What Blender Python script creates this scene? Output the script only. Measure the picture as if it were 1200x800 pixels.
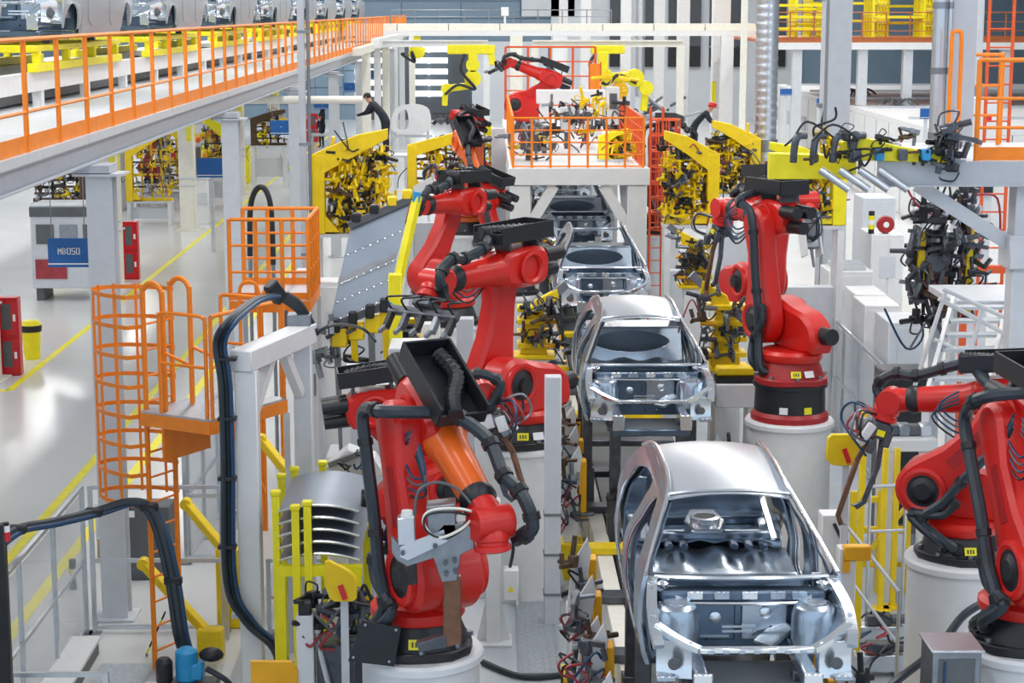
import bpy, bmesh, math, random
from math import sin, cos, pi, radians as R, sqrt
from mathutils import Vector as V, Matrix as MX
from mathutils.geometry import tessellate_polygon

scene = bpy.context.scene
for _o in list(bpy.data.objects):
    bpy.data.objects.remove(_o, do_unlink=True)
C = scene.collection

# ------------------------------------------------------------------ camera
# focal length in pixels of the 1200x800 frame, horizon and vanishing point of the line
FPX, VPX, VPY, EYE = 2200.0, 570.0, 12.0, 7.4
PITCH = math.atan((400 - VPY) / FPX)
YAW = math.atan((600 - VPX) / FPX * cos(PITCH))
FWD = V((sin(YAW) * cos(PITCH), cos(YAW) * cos(PITCH), -sin(PITCH)))
RGT = V((cos(YAW), -sin(YAW), 0))
UPV = RGT.cross(FWD)
cam_d = bpy.data.cameras.new('camera')
cam_d.sensor_width = 36.0
cam_d.lens = 36.0 * FPX / 1200.0
cam_d.clip_start, cam_d.clip_end = 0.1, 600
cam = bpy.data.objects.new('camera', cam_d)
C.objects.link(cam)
cam.matrix_world = MX(((RGT.x, UPV.x, -FWD.x, 0), (RGT.y, UPV.y, -FWD.y, 0),
                       (RGT.z, UPV.z, -FWD.z, EYE), (0, 0, 0, 1)))
scene.camera = cam


def ray(px, py):
    return FWD * FPX + RGT * (px - 600) + UPV * (400 - py)


def P(px, py, y):
    """point on the pixel's ray at distance y along the hall"""
    d = ray(px, py)
    return V((0, 0, EYE)) + d * (y / d.y)


def G(px, py, z):
    """point on the pixel's ray at height z"""
    d = ray(px, py)
    return V((0, 0, EYE)) + d * ((z - EYE) / d.z)


# ------------------------------------------------------------------ light
world = bpy.data.worlds.new('hall_daylight')
scene.world = world
world.use_nodes = True
_nt = world.node_tree
_bg = _nt.nodes['Background']
_bg.inputs['Color'].default_value = (0.66, 0.82, 1.0, 1)
_bg.inputs['Strength'].default_value = 1.15


def area(name, loc, sx, sy, power, col=(1, 1, 1), rot=(0, 0, 0)):
    d = bpy.data.lights.new(name, 'AREA')
    d.shape = 'RECTANGLE'
    d.size, d.size_y = sx, sy
    d.energy = power
    d.color = col
    o = bpy.data.objects.new(name, d)
    C.objects.link(o)
    o.location = loc
    o.rotation_euler = rot
    return o


# high-bay strip lamps under the hall roof; nearest row added as front fill
for _k, _x in enumerate((-22.0, -12.0, -2.5, 7.0, 16.5)):
    for _j in range(-1, 6):  # first row is added, weaker, to brighten camera-facing sides
        area('strip_lamp', (_x, 24 + _j * 18.0, 14.0), 1.1, 14.0, (1250, 1150, 850, 850, 1200)[_k] * (0.65 if _j < 0 else 1.0), (1.0, 0.985, 0.96))
# lamps hung under the mezzanine deck and in the bay behind it
for _x in (-8.0, -17.0):
    for _j in range(5):
        area('bay_lamp', (_x, 30 + _j * 17.0, 5.3), 0.4, 9.0, 90, (1.0, 0.97, 0.92))

scene.view_settings.view_transform = 'Standard'
scene.view_settings.look = 'None'
scene.view_settings.gamma = 1.0
scene.view_settings.use_curve_mapping = False
scene.view_settings.exposure = -0.08

# ------------------------------------------------------------------ materials
MATS = {}


def mat(name, col, rough=0.5, metal=0.0, var=0.06, scale=6.0, bump=0.0, bscale=None, alpha=1.0,
        trans=0.0, emit=0.0, coat=0.0, detail=3.0):
    m = bpy.data.materials.new(name)
    m.use_nodes = True
    nt = m.node_tree
    b = nt.nodes['Principled BSDF']
    c = col
    tc = nt.nodes.new('ShaderNodeTexCoord')
    nz = nt.nodes.new('ShaderNodeTexNoise')
    nz.inputs['Scale'].default_value = scale
    nz.inputs['Detail'].default_value = detail
    nt.links.new(tc.outputs['Object'], nz.inputs['Vector'])
    rp = nt.nodes.new('ShaderNodeValToRGB')
    rp.color_ramp.elements[0].position = 0.3
    rp.color_ramp.elements[1].position = 0.7
    rp.color_ramp.elements[0].color = tuple(max(0, x * (1 - var)) for x in c) + (1,)
    rp.color_ramp.elements[1].color = tuple(min(1, x * (1 + var)) for x in c) + (1,)
    nt.links.new(nz.outputs['Fac'], rp.inputs['Fac'])
    nt.links.new(rp.outputs['Color'], b.inputs['Base Color'])
    b.inputs['Roughness'].default_value = rough
    b.inputs['Metallic'].default_value = metal
    if coat:
        b.inputs['Coat Weight'].default_value = coat
        b.inputs['Coat Roughness'].default_value = 0.15
    if alpha < 1:
        b.inputs['Alpha'].default_value = alpha
    if trans:
        b.inputs['Transmission Weight'].default_value = trans
    if emit:
        nt.links.new(rp.outputs['Color'], b.inputs['Emission Color'])
        b.inputs['Emission Strength'].default_value = emit
    if bump:
        n2 = nt.nodes.new('ShaderNodeTexNoise')
        n2.inputs['Scale'].default_value = bscale or scale * 4
        nt.links.new(tc.outputs['Object'], n2.inputs['Vector'])
        bp = nt.nodes.new('ShaderNodeBump')
        bp.inputs['Strength'].default_value = bump
        bp.inputs['Distance'].default_value = 0.02
        nt.links.new(n2.outputs['Fac'], bp.inputs['Height'])
        nt.links.new(bp.outputs['Normal'], b.inputs['Normal'])
    MATS[name] = m
    return m


mat('epoxy', (0.66, 0.67, 0.67), 0.20, var=0.05, scale=0.4, detail=6)
mat('cell_floor', (0.40, 0.44, 0.48), 0.35, var=0.10, scale=1.2, detail=6)
mat('ceiling_grey', (0.42, 0.45, 0.50), 0.7, var=0.05, scale=0.5)
mat('line_yellow', (0.90, 0.80, 0.02), 0.4, var=0.08)
mat('white_paint', (0.74, 0.75, 0.76), 0.4, var=0.03)
mat('cream', (0.78, 0.76, 0.68), 0.45, var=0.04)
mat('grey_paint', (0.47, 0.50, 0.55), 0.45, var=0.04)
mat('pale_grey', (0.60, 0.63, 0.67), 0.42, var=0.04)
mat('dark_grey', (0.10, 0.11, 0.12), 0.5, var=0.1)
mat('black', (0.012, 0.014, 0.018), 0.42, var=0.2)
mat('hose', (0.02, 0.03, 0.042), 0.38, var=0.2)
mat('red', (0.62, 0.014, 0.009), 0.36, var=0.06, scale=3, coat=0.12)
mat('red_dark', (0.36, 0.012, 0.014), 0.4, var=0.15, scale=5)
mat('robot_orange', (0.80, 0.13, 0.012), 0.33, var=0.1, scale=3, coat=0.3)
mat('rail_orange', (0.95, 0.25, 0.010), 0.42, var=0.08)
mat('rail_rust', (0.42, 0.12, 0.03), 0.5, var=0.1)
mat('rail_red', (0.72, 0.10, 0.02), 0.45, var=0.08)
mat('yellow', (0.88, 0.62, 0.004), 0.40, var=0.06)
mat('lemon', (0.88, 0.78, 0.01), 0.40, var=0.06)
mat('amber', (0.86, 0.42, 0.005), 0.40, var=0.06)
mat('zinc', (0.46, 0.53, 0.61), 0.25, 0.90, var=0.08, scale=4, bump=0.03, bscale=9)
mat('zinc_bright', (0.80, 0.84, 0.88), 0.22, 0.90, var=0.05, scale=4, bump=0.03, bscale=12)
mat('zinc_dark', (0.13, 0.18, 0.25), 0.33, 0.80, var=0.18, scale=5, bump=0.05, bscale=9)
mat('roof_steel', (0.66, 0.69, 0.74), 0.30, 0.80, var=0.02, scale=2)
mat('body_grey', (0.40, 0.44, 0.49), 0.42, 0.55, var=0.04, scale=2)
mat('alu', (0.62, 0.65, 0.69), 0.30, 0.85, var=0.05)
mat('steel', (0.27, 0.29, 0.32), 0.38, 0.80, var=0.12, scale=9)
mat('gun_metal', (0.10, 0.11, 0.13), 0.35, 0.6, var=0.25, scale=9)
mat('bronze', (0.20, 0.10, 0.06), 0.45, 0.55, var=0.25, scale=9)
mat('copper_red', (0.35, 0.04, 0.05), 0.45, 0.1, var=0.2)
mat('sheet_grey', (0.27, 0.32, 0.39), 0.40, 0.45, var=0.04, scale=2)
mat('blue', (0.01, 0.11, 0.38), 0.4, var=0.04)
mat('cable_blue', (0.012, 0.055, 0.13), 0.4, var=0.1)
mat('sky_blue', (0.02, 0.30, 0.62), 0.4, var=0.1)
mat('fire_red', (0.55, 0.004, 0.012), 0.35, var=0.05)
mat('white_print', (0.85, 0.86, 0.87), 0.5, var=0.02)
mat('black_print', (0.02, 0.02, 0.02), 0.5, var=0.02)
mat('acrylic', (0.52, 0.58, 0.64), 0.10, var=0.01, alpha=0.30)
mat('wall_blue', (0.20, 0.29, 0.38), 0.55, var=0.05, scale=0.6)
mat('wall_dark', (0.07, 0.085, 0.10), 0.5, var=0.1, scale=0.6)
mat('wall_white', (0.66, 0.70, 0.74), 0.5, var=0.04, scale=0.5)
mat('plate_steel', (0.50, 0.55, 0.60), 0.35, 0.7, var=0.15, scale=30, bump=0.5, bscale=60)
mat('denim', (0.012, 0.018, 0.030), 0.8, var=0.15)
mat('skin', (0.55, 0.30, 0.20), 0.55, var=0.05)
mat('hair', (0.02, 0.015, 0.012), 0.6, var=0.2)
mat('helmet', (0.60, 0.02, 0.02), 0.3, var=0.05)
mat('wood', (0.50, 0.36, 0.20), 0.6, var=0.15)
mat('brown', (0.10, 0.06, 0.035), 0.5, 0.2, var=0.3, scale=9)
mat('lamp_red', (0.70, 0.02, 0.03), 0.3, var=0.02)
mat('lamp_white', (0.85, 0.92, 1.0), 0.4, var=0.02, emit=2.0)
mat('window_light', (0.9, 0.95, 1.0), 0.4, var=0.02, emit=2.2)


# ------------------------------------------------------------------ mesh builder
def basis(d, up=None):
    d = d.normalized()
    up = up or (V((0, 0, 1)) if abs(d.z) < 0.95 else V((0, 1, 0)))
    s = d.cross(up)
    if s.length < 1e-6:
        s = d.cross(V((1, 0, 0)))
    s.normalize()
    return d, s, s.cross(d)


def smooth_path(pts, k=5, closed=False):
    pts = [V(p) for p in pts]
    n = len(pts)
    if n < 3:
        return pts
    out = []
    rng = n if closed else n - 1
    for i in range(rng):
        p0 = pts[(i - 1) % n] if (closed or i > 0) else pts[0]
        p1, p2 = pts[i], pts[(i + 1) % n]
        p3 = pts[(i + 2) % n] if (closed or i + 2 < n) else pts[n - 1]
        for j in range(k):
            t = j / k
            out.append(0.5 * ((2 * p1) + (p2 - p0) * t + (2 * p0 - 5 * p1 + 4 * p2 - p3) * t * t
                              + (3 * p1 - p0 - 3 * p2 + p3) * t ** 3))
    if not closed:
        out.append(pts[-1])
    return out


def chaikin(poly, it=2, q=0.25):
    for _ in range(it):
        o = []
        n = len(poly)
        for i in range(n):
            a, b = poly[i], poly[(i + 1) % n]
            o.append(tuple(a[k] * (1 - q) + b[k] * q for k in range(2)))
            o.append(tuple(a[k] * q + b[k] * (1 - q) for k in range(2)))
        poly = o
    return poly


class MB:
    def __init__(self, M=None):
        self.v, self.f, self.M = [], [], M

    def add(self, vs, fs):
        o = len(self.v)
        if self.M is not None:
            vs = [self.M @ V(p) for p in vs]
        self.v.extend([tuple(p) for p in vs])
        self.f.extend([tuple(i + o for i in f) for f in fs])
        return self

    def box(self, c, s, rot=None, ch=0.0):
        x, y, z = s[0] / 2, s[1] / 2, s[2] / 2
        c = V(c)
        if ch <= 0:
            vs = [V((a * x, b * y, d * z)) for d in (-1, 1) for b in (-1, 1) for a in (-1, 1)]
            fs = [(0, 2, 3, 1), (4, 5, 7, 6), (0, 1, 5, 4), (2, 6, 7, 3), (0, 4, 6, 2), (1, 3, 7, 5)]
        else:
            ch = min(ch, x * .9, y * .9, z * .9)
            vs, idx = [], {}
            for a in (-1, 1):
                for b in (-1, 1):
                    for d in (-1, 1):
                        for k in range(3):
                            q = [a * (x - ch), b * (y - ch), d * (z - ch)]
                            q[k] = (a * x, b * y, d * z)[k]
                            idx[(a, b, d, k)] = len(vs)
                            vs.append(V(q))
            fs = []
            for s_ in (-1, 1):
                for k in range(3):
                    i, j = (k + 1) % 3, (k + 2) % 3
                    q = []
                    for (u, w) in ((-1, -1), (1, -1), (1, 1), (-1, 1)):
                        t = [0, 0, 0]
                        t[k], t[i], t[j] = s_, u, w
                        q.append(idx[(t[0], t[1], t[2], k)])
                    fs.append(tuple(q if s_ > 0 else q[::-1]))
            for k in range(3):
                i, j = (k + 1) % 3, (k + 2) % 3
                for a in (-1, 1):
                    for b in (-1, 1):
                        t0 = [0, 0, 0]
                        t1 = [0, 0, 0]
                        t0[i], t0[j], t0[k] = a, b, -1
                        t1[i], t1[j], t1[k] = a, b, 1
                        q = (idx[tuple(t0) + (i,)], idx[tuple(t1) + (i,)], idx[tuple(t1) + (j,)], idx[tuple(t0) + (j,)])
                        fs.append(q[::-1] if a * b > 0 else q)
            for a in (-1, 1):
                for b in (-1, 1):
                    for d in (-1, 1):
                        q = tuple(idx[(a, b, d, k)] for k in range(3))
                        fs.append(q if a * b * d > 0 else q[::-1])
        if rot is not None:
            vs = [rot @ p for p in vs]
        return self.add([p + c for p in vs], fs)

    def bb(self, x0, x1, y0, y1, z0, z1, ch=0.0):
        return self.box(((x0 + x1) / 2, (y0 + y1) / 2, (z0 + z1) / 2), (abs(x1 - x0), abs(y1 - y0), abs(z1 - z0)), None, ch)

    def bar(self, p0, p1, w, h=None, up=None, ch=0.0):
        p0, p1 = V(p0), V(p1)
        h = w if h is None else h
        d, s, u = basis(p1 - p0, up)
        rot = MX((s, d, u)).transposed()
        return self.box((p0 + p1) / 2, (w, (p1 - p0).length, h), rot, ch)

    def cyl(self, p0, p1, r0, r1=None, n=12, cap=True):
        p0, p1 = V(p0), V(p1)
        r1 = r0 if r1 is None else r1
        d, s, u = basis(p1 - p0)
        vs = []
        for p, r in ((p0, r0), (p1, r1)):
            for i in range(n):
                a = 2 * pi * i / n
                vs.append(p + s * (cos(a) * r) + u * (sin(a) * r))
        fs = [(i, (i + 1) % n, n + (i + 1) % n, n + i) for i in range(n)]
        if cap:
            fs += [tuple(range(n))[::-1], tuple(range(n, 2 * n))]
        return self.add(vs, fs)

    def tube(self, pts, r, n=6, k=4, closed=False):
        p = smooth_path(pts, k, closed) if k > 1 else [V(q) for q in pts]
        m = len(p)
        vs, fs = [], []
        prev = None
        for i in range(m):
            a = p[(i - 1) % m] if (closed or i) else p[0]
            b = p[(i + 1) % m] if (closed or i < m - 1) else p[m - 1]
            t = (b - a)
            t = t.normalized() if t.length > 1e-9 else V((0, 0, 1))
            if prev is None:
                _, s, u = basis(t)
            else:
                s = prev - t * prev.dot(t)
                s = s.normalized() if s.length > 1e-6 else basis(t)[1]
                u = s.cross(t)
            prev = s
            rr = r[i * len(r) // m] if isinstance(r, (list, tuple)) else r
            for j in range(n):
                an = 2 * pi * j / n
                vs.append(p[i] + s * (cos(an) * rr) + u * (sin(an) * rr))
        for i in range(m if closed else m - 1):
            i2 = (i + 1) % m
            for j in range(n):
                fs.append((i * n + j, i * n + (j + 1) % n, i2 * n + (j + 1) % n, i2 * n + j))
        if not closed:
            fs += [tuple(range(n))[::-1], tuple(range((m - 1) * n, m * n))]
        return self.add(vs, fs)

    def prism(self, poly, o, u, v, w, t, bev=0.0):
        """poly (a,b) in the frame o,u,v extruded +-t/2 along w, rounded rims of width bev"""
        o, u, v, w = V(o), V(u), V(v), V(w)
        n = len(poly)
        ar = sum(poly[i][0] * poly[(i + 1) % n][1] - poly[(i + 1) % n][0] * poly[i][1] for i in range(n))
        if (ar < 0) != (u.cross(v).dot(w) < 0):
            poly = poly[::-1]
        sg = 1 if u.cross(v).dot(w) > 0 else -1

        def ins(b):
            if b == 0:
                return poly
            out = []
            for i in range(n):
                a, c_, d = poly[i - 1], poly[i], poly[(i + 1) % n]
                tx, ty = d[0] - a[0], d[1] - a[1]
                L = sqrt(tx * tx + ty * ty) or 1
                out.append((c_[0] - ty / L * b * sg, c_[1] + tx / L * b * sg))
            return out
        rings = []
        if bev > 0:
            pi_ = ins(bev)
            for pl, h in ((pi_, -t / 2), (poly, -t / 2 + bev), (poly, t / 2 - bev), (pi_, t / 2)):
                rings.append([o + u * a + v * b + w * h for a, b in pl])
        else:
            for h in (-t / 2, t / 2):
                rings.append([o + u * a + v * b + w * h for a, b in poly])
        vs = [p for rg in rings for p in rg]
        fs = []
        for q in range(len(rings) - 1):
            for i in range(n):
                j = (i + 1) % n
                fs.append((q * n + i, q * n + j, (q + 1) * n + j, (q + 1) * n + i))
        fs.append(tuple(range(n))[::-1])
        fs.append(tuple(range((len(rings) - 1) * n, len(rings) * n)))
        return self.add(vs, fs)

    def lathe(self, prof, n=20, o=(0, 0, 0), ax=None):
        o = V(o)
        if ax is None:
            d, s, u = V((0, 0, 1)), V((1, 0, 0)), V((0, 1, 0))
        else:
            d, s, u = basis(V(ax))
        vs, fs = [], []
        for r, z in prof:
            for i in range(n):
                a = 2 * pi * i / n
                vs.append(o + d * z + s * (cos(a) * r) + u * (sin(a) * r))
        m = len(prof)
        for q in range(m - 1):
            for i in range(n):
                j = (i + 1) % n
                fs.append((q * n + i, q * n + j, (q + 1) * n + j, (q + 1) * n + i))
        fs.append(tuple(range(n))[::-1])
        fs.append(tuple(range((m - 1) * n, m * n)))
        return self.add(vs, fs)

    def ball(self, c, r, n=10, m=6, sc=(1, 1, 1)):
        c = V(c)
        vs, fs = [], []
        for i in range(1, m):
            th = pi * i / m
            for j in range(n):
                ph = 2 * pi * j / n
                vs.append(c + V((sin(th) * cos(ph) * r * sc[0], sin(th) * sin(ph) * r * sc[1], cos(th) * r * sc[2])))
        for i in range(m - 2):
            for j in range(n):
                fs.append((i * n + j, (i + 1) * n + j, (i + 1) * n + (j + 1) % n, i * n + (j + 1) % n))
        t = len(vs)
        vs += [c + V((0, 0, r * sc[2])), c - V((0, 0, r * sc[2]))]
        for j in range(n):
            fs.append((t, j, (j + 1) % n))
            fs.append((t + 1, (m - 2) * n + (j + 1) % n, (m - 2) * n + j))
        return self.add(vs, fs)

    def grid(self, fn, nu, nv, thick=0.0):
        vs = [V(fn(i / nu, j / nv)) for i in range(nu + 1) for j in range(nv + 1)]
        fs = [(i * (nv + 1) + j, (i + 1) * (nv + 1) + j, (i + 1) * (nv + 1) + j + 1, i * (nv + 1) + j + 1)
              for i in range(nu) for j in range(nv)]
        if thick:
            n = len(vs)
            nr = [V((0, 0, 0)) for _ in vs]
            for f in fs:
                q = (vs[f[2]] - vs[f[0]]).cross(vs[f[3]] - vs[f[1]])
                if q.length > 0:
                    q.normalize()
                for i in f:
                    nr[i] += q
            vs += [vs[i] - (nr[i].normalized() if nr[i].length else V((0, 0, 1))) * thick for i in range(n)]
            fs += [tuple(i + n for i in f[::-1]) for f in fs]
            ed = [i * (nv + 1) for i in range(nu + 1)] + [nu * (nv + 1) + j for j in range(1, nv + 1)] + \
                 [i * (nv + 1) + nv for i in range(nu - 1, -1, -1)] + [j for j in range(nv - 1, 0, -1)]
            m = len(ed)
            fs += [(ed[i], ed[i] + n, ed[(i + 1) % m] + n, ed[(i + 1) % m]) for i in range(m)]
        return self.add(vs, fs)

    def holed(self, outer, holes, fn, t):
        """flat outline with holes, mapped by fn(a,b,depth) and thickened by t"""
        polys = [outer] + holes
        flat = [p for pl in polys for p in pl]
        tri = tessellate_polygon([[V((a, b, 0)) for a, b in pl] for pl in polys])
        n = len(flat)
        vs = [fn(a, b, 0) for a, b in flat] + [fn(a, b, t) for a, b in flat]
        fs = [tuple(f) for f in tri] + [tuple(i + n for i in f[::-1]) for f in tri]
        o = 0
        for pl in polys:
            m = len(pl)
            for i in range(m):
                j = (i + 1) % m
                fs.append((o + i, o + j, o + j + n, o + i + n))
            o += m
        return self.add(vs, fs)

    def mesh(self, name):
        me = bpy.data.meshes.new(name)
        me.from_pydata(self.v, [], self.f)
        me.polygons.foreach_set('use_smooth', [True] * len(me.polygons))
        bm = bmesh.new()
        bm.from_mesh(me)
        bmesh.ops.recalc_face_normals(bm, faces=bm.faces)
        bm.to_mesh(me)
        bm.free()
        me.set_sharp_from_angle(angle=0.62)
        return me

    def build(self, name, m, parent=None, label=None):
        me = self.mesh(name)
        me.materials.append(MATS[m])
        return link(name, me, parent, label)


def link(name, me, parent=None, label=None):
    o = bpy.data.objects.new(name, me)
    C.objects.link(o)
    if parent is not None:
        o.parent = parent
    if label:
        o['label'] = label
    return o


def tag(o, label, cat, group=None, kind=None):
    o['label'] = label
    o['category'] = cat
    if group:
        o['group'] = group
    if kind:
        o['kind'] = kind
    return o


def struct(o, label=None):
    o['kind'] = 'structure'
    if label:
        o['label'] = label
    return o


def thing(name, label, cat, loc=(0, 0, 0), rz=0.0, group=None):
    o = bpy.data.objects.new(name, None)
    o.empty_display_size = 0.2
    C.objects.link(o)
    o.location = loc
    o.rotation_euler = (0, 0, rz)
    return tag(o, label, cat, group)


def WB(root):
    """builder that takes world coordinates for a thing at root (unrotated)"""
    return MB(MX.Translation(-V(root.location)))


def dup(o, parent=None, label=None, loc=None, rz=None, skip=()):
    kids = list(o.children)
    c = o.copy()
    C.objects.link(c)
    if parent is not None:
        c.parent = parent
    if label:
        c['label'] = label
    if loc is not None:
        c.location = loc
    if rz is not None:
        c.rotation_euler = (0, 0, rz)
    for ch in kids:
        if ch.name.split('.')[0] not in skip:
            dup(ch, c, skip=skip)
    return c


# flat lettering built from strokes on a 3 x 5 grid
GLYPH = {'M': ('00', '04', '12', '24', '20'), 'B': ('00', '04', '14', '23', '12', '21', '10', '00'),
         '0': ('00', '04', '24', '20', '00'), '5': ('24', '04', '02', '22', '20', '00'),
         '6': ('24', '04', '00', '20', '22', '02'), '7': ('04', '24', '10'), '8': ('00', '04', '24', '20', '00', '02', '22'),
         '1': ('10', '14'), '2': ('04', '24', '22', '02', '00', '20'), '3': ('04', '24', '22', '02', '22', '20', '00'),
         '4': ('04', '02', '22', '24', '20'), '9': ('22', '02', '04', '24', '20', '00'), '-': ('02', '22'),
         'K': ('00', '04', '02', '24', '02', '20'), 'U': ('04', '00', '20', '24'), 'A': ('00', '03', '14', '23', '20', '22', '02'),
         'R': ('00', '04', '24', '22', '02', '20'), 'L': ('04', '00', '20'), 'X': ('00', '24', '12', '04', '20'),
         'N': ('00', '04', '20', '24'), 'S': ('24', '04', '02', '22', '20', '00')}


def letters(mb, text, o, u, v, h, st=None):
    """strokes of height h starting at o along u, up v"""
    o, u, v = V(o), V(u).normalized(), V(v).normalized()
    st = st or h * 0.14
    w = u.cross(v)
    x = 0.0
    for ch in text:
        g = GLYPH.get(ch)
        if g:
            pts = [o + u * (x + int(a[0]) * h * 0.25) + v * (int(a[1]) * h / 4) for a in g]
            for a, b in zip(pts, pts[1:]):
                e = (b - a).normalized() * st * 0.45
                mb.bar(a - e, b + e, st, st * 0.2, up=w)
        x += h * 0.78
    return x

# ================================================================== the hall
rnd = random.Random(7)
b = MB().bb(-60, 60, -6, 135, -0.2, 0.0)
struct(b.build('floor', 'epoxy'), 'pale grey glossy epoxy factory floor')


def floor_line(p, q, w=0.14):
    p, q = V(p), V(q)
    p.z = q.z = 0.004
    o = MB().bar(p, q, w, 0.008).build('floor_marking', 'line_yellow')
    return o


gA0, gA1 = G(20, 447, 0), G(267, 255, 0)
gB0, gB1 = G(57, 600, 0), G(232, 400, 0)
gC0 = G(110, 615, 0)
XA, XB, XC = (gA0.x + gA1.x) / 2, (gB0.x + gB1.x) / 2, gC0.x
tag(floor_line((XA, 36.5, 0), (XA, 120, 0)), 'yellow painted aisle line beside the red fire cabinets', 'floor line')
tag(floor_line((XB, 12, 0), (XB, 120, 0)), 'yellow painted aisle line running behind the orange caged ladder', 'floor line')
tag(floor_line((XC, 12, 0), (XC, 120, 0), 0.16), 'yellow painted line just outside the clear guard fence', 'floor line')
tag(floor_line((XA, 36.5, 0), (XA - 5, 36.5, 0)), 'short yellow floor line turning the corner by the near fire cabinet', 'floor line')
tag(floor_line((XA - .6, 38.6, 0), (XA - 5, 38.6, 0), 0.1), 'thin yellow floor line boxing in the yellow bin', 'floor line')

struct(MB().bb(-60, 60, -6, 135, 16.0, 16.3).build('ceiling', 'ceiling_grey'), 'pale grey hall roof high above the line')

# ---- back wall: blue cladding boards over pale panels and dark openings
wb = MB().bb(-60, 60, 130, 130.4, 0, 20).build('wall_back', 'wall_blue')
struct(wb, 'blue grey clad end wall of the hall')
pm = MB().bb(-2.0, 2.0, -0.06, 0, 0.02, 1.13, 0.02).mesh('cladding_board')
pm.materials.append(MATS['wall_blue'])
for i in range(9):
    for k in range(16):
        o = link('cladding_board', pm, wb)
        o.location = (-30 + i * 4.05 + 6, 129.98, 1.0 + k * 1.17)
for (x0, x1, z0, z1, m, n) in ((-8.0, -1.2, 0, 5.2, 'wall_dark', 'dark_panel'), (-1.0, 4.2, 0, 5.3, 'wall_white', 'pale_panel'),
                               (4.4, 21.5, 0, 14.0, 'wall_white', 'pale_panel'), (2.4, 6.0, 7.0, 14.0, 'wall_white', 'pale_panel')):
    MB().bb(x0, x1, 129.6, 129.9, z0, z1).build(n, m, wb)
for i in range(4):
    for k in range(5):
        x = (-7.6, -5.2, -4.0, -9.0)[i]
        w = MB().bb(x, x + 1.35, 129.4, 129.6, 1.6 + k * .75, 1.95 + k * .75).build('slot_window', 'window_light', wb)
for i, (x0, x1) in enumerate(((8.4, 9.6), (10.6, 11.6), (12.4, 14.6), (15.2, 17.4), (18.6, 20.4))):
    MB().bb(x0, x1, 129.3, 129.6, 5.0, 11.5).build('dark_panel', 'wall_dark', wb)
    MB().bb(x0, x1, 129.3, 129.6, 3.6, 5.0 if i < 3 else 4.9).build('dark_panel', 'black', wb)
wl = struct(MB().bb(-60.4, -60, -6, 135, 0, 20).build('wall_left', 'wall_white'), 'pale side wall of the hall')
wr = struct(MB().bb(60, 60.4, -6, 135, 0, 20).build('wall_right', 'wall_white'), 'pale side wall of the hall')


# ------------------------------------------------------------------ generic builders
def railing(name, label, cat, pts, h=1.1, step=1.5, m='rail_orange', r=0.022, mids=(0.55,), toe=0.0, group=None,
            rm=None, square=False):
    pts = [V(p) for p in pts]
    root = thing(name, label, cat, pts[0], 0, group)
    rm = rm or m
    pm_ = MB().cyl((0, 0, 0), (0, 0, h), r * 1.2, n=6).mesh('post')
    pm_.materials.append(MATS[m])
    for a, c in zip(pts, pts[1:]):
        n = max(1, round((c - a).length / step))
        for i in range(n + 1):
            if i == 0 and a != pts[0]:
                continue
            o = link('post', pm_, root)
            o.location = a + (c - a) * (i / n) - pts[0]
    up = V((0, 0, h))
    WB(root).tube([p + up for p in pts], r * 1.15, 6, 1).build('top_rail', rm, root)
    for f in mids:
        WB(root).tube([p + up * f for p in pts], r * 0.8, 6, 1).build('mid_rail', rm, root)
    if toe:
        w = WB(root)
        for a, c in zip(pts, pts[1:]):
            w.bar(a + V((0, 0, toe / 2 + .005)), c + V((0, 0, toe / 2 + .005)), 0.012, toe)
        w.build('toe_board', m, root)
    return root


def column(name, label, x, y, h, w=0.32, m='pale_grey', group=None, cap=True, shape='H', z0=0.0, cat='column'):
    root = thing(name, label, cat, (x, y, z0), 0, group)
    q = MB()
    if shape == 'H':
        t = w * .09
        q.bb(-w / 2, w / 2, -w / 2, -w / 2 + t, 0, h).bb(-w / 2, w / 2, w / 2 - t, w / 2, 0, h).bb(-t / 2, t / 2, -w / 2 + t, w / 2 - t, 0, h)
    elif shape == 'B':
        q.bb(-w / 2, w / 2, -w / 2, w / 2, 0, h, w * .06)
    else:
        q.cyl((0, 0, 0), (0, 0, h), w / 2, n=14)
    q.build('shaft', m, root)
    MB().bb(-w * .8, w * .8, -w * .8, w * .8, 0.005, .03).build('base_plate', m, root)
    if cap:
        MB().bb(-w * .95, w * .95, -w * .75, w * .75, h - .03, h).build('cap_plate', m, root)
    return root


# ---- left mezzanine carrying the overhead body conveyor
XM, ZM = -4.66, 5.97
mz = thing('mezzanine', 'grey steel mezzanine with pale deck carrying bodies on yellow skids', 'mezzanine', (XM, 18, 5.6))
for k in range(18):
    y0 = 4 + k * 6.0
    WB(mz).bb(-13.5, XM + .02, y0 + .01, y0 + 5.99, ZM - .10, ZM).build('deck_plate', 'pale_grey', mz)
e = WB(mz)
e.bb(XM - .20, XM, 4, 112, ZM - .12, ZM - .10).bb(XM - .20, XM, 4, 112, ZM - .36, ZM - .34).bb(XM - .11, XM - .09, 4, 112, ZM - .34, ZM - .12)
e.build('edge_beam', 'grey_paint', mz)
for k in range(9):
    y = 10.9 + k * 11.5
    WB(mz).bb(-13.4, XM - .21, y - .1, y + .1, ZM - .45, ZM - .11).build('cross_beam', 'grey_paint', mz)
WB(mz).bb(-13.4, -13.2, 4, 112, ZM - .45, ZM - .11).build('rear_beam', 'grey_paint', mz)
railing('mezzanine_railing', 'long orange guard rail along the mezzanine edge', 'railing',
        [(XM - .03, 5.95 + .02, ZM), (XM - .03, 111, ZM)], 1.14, 1.48, 'rail_orange', 0.024, (0.36,), 0.17)
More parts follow.
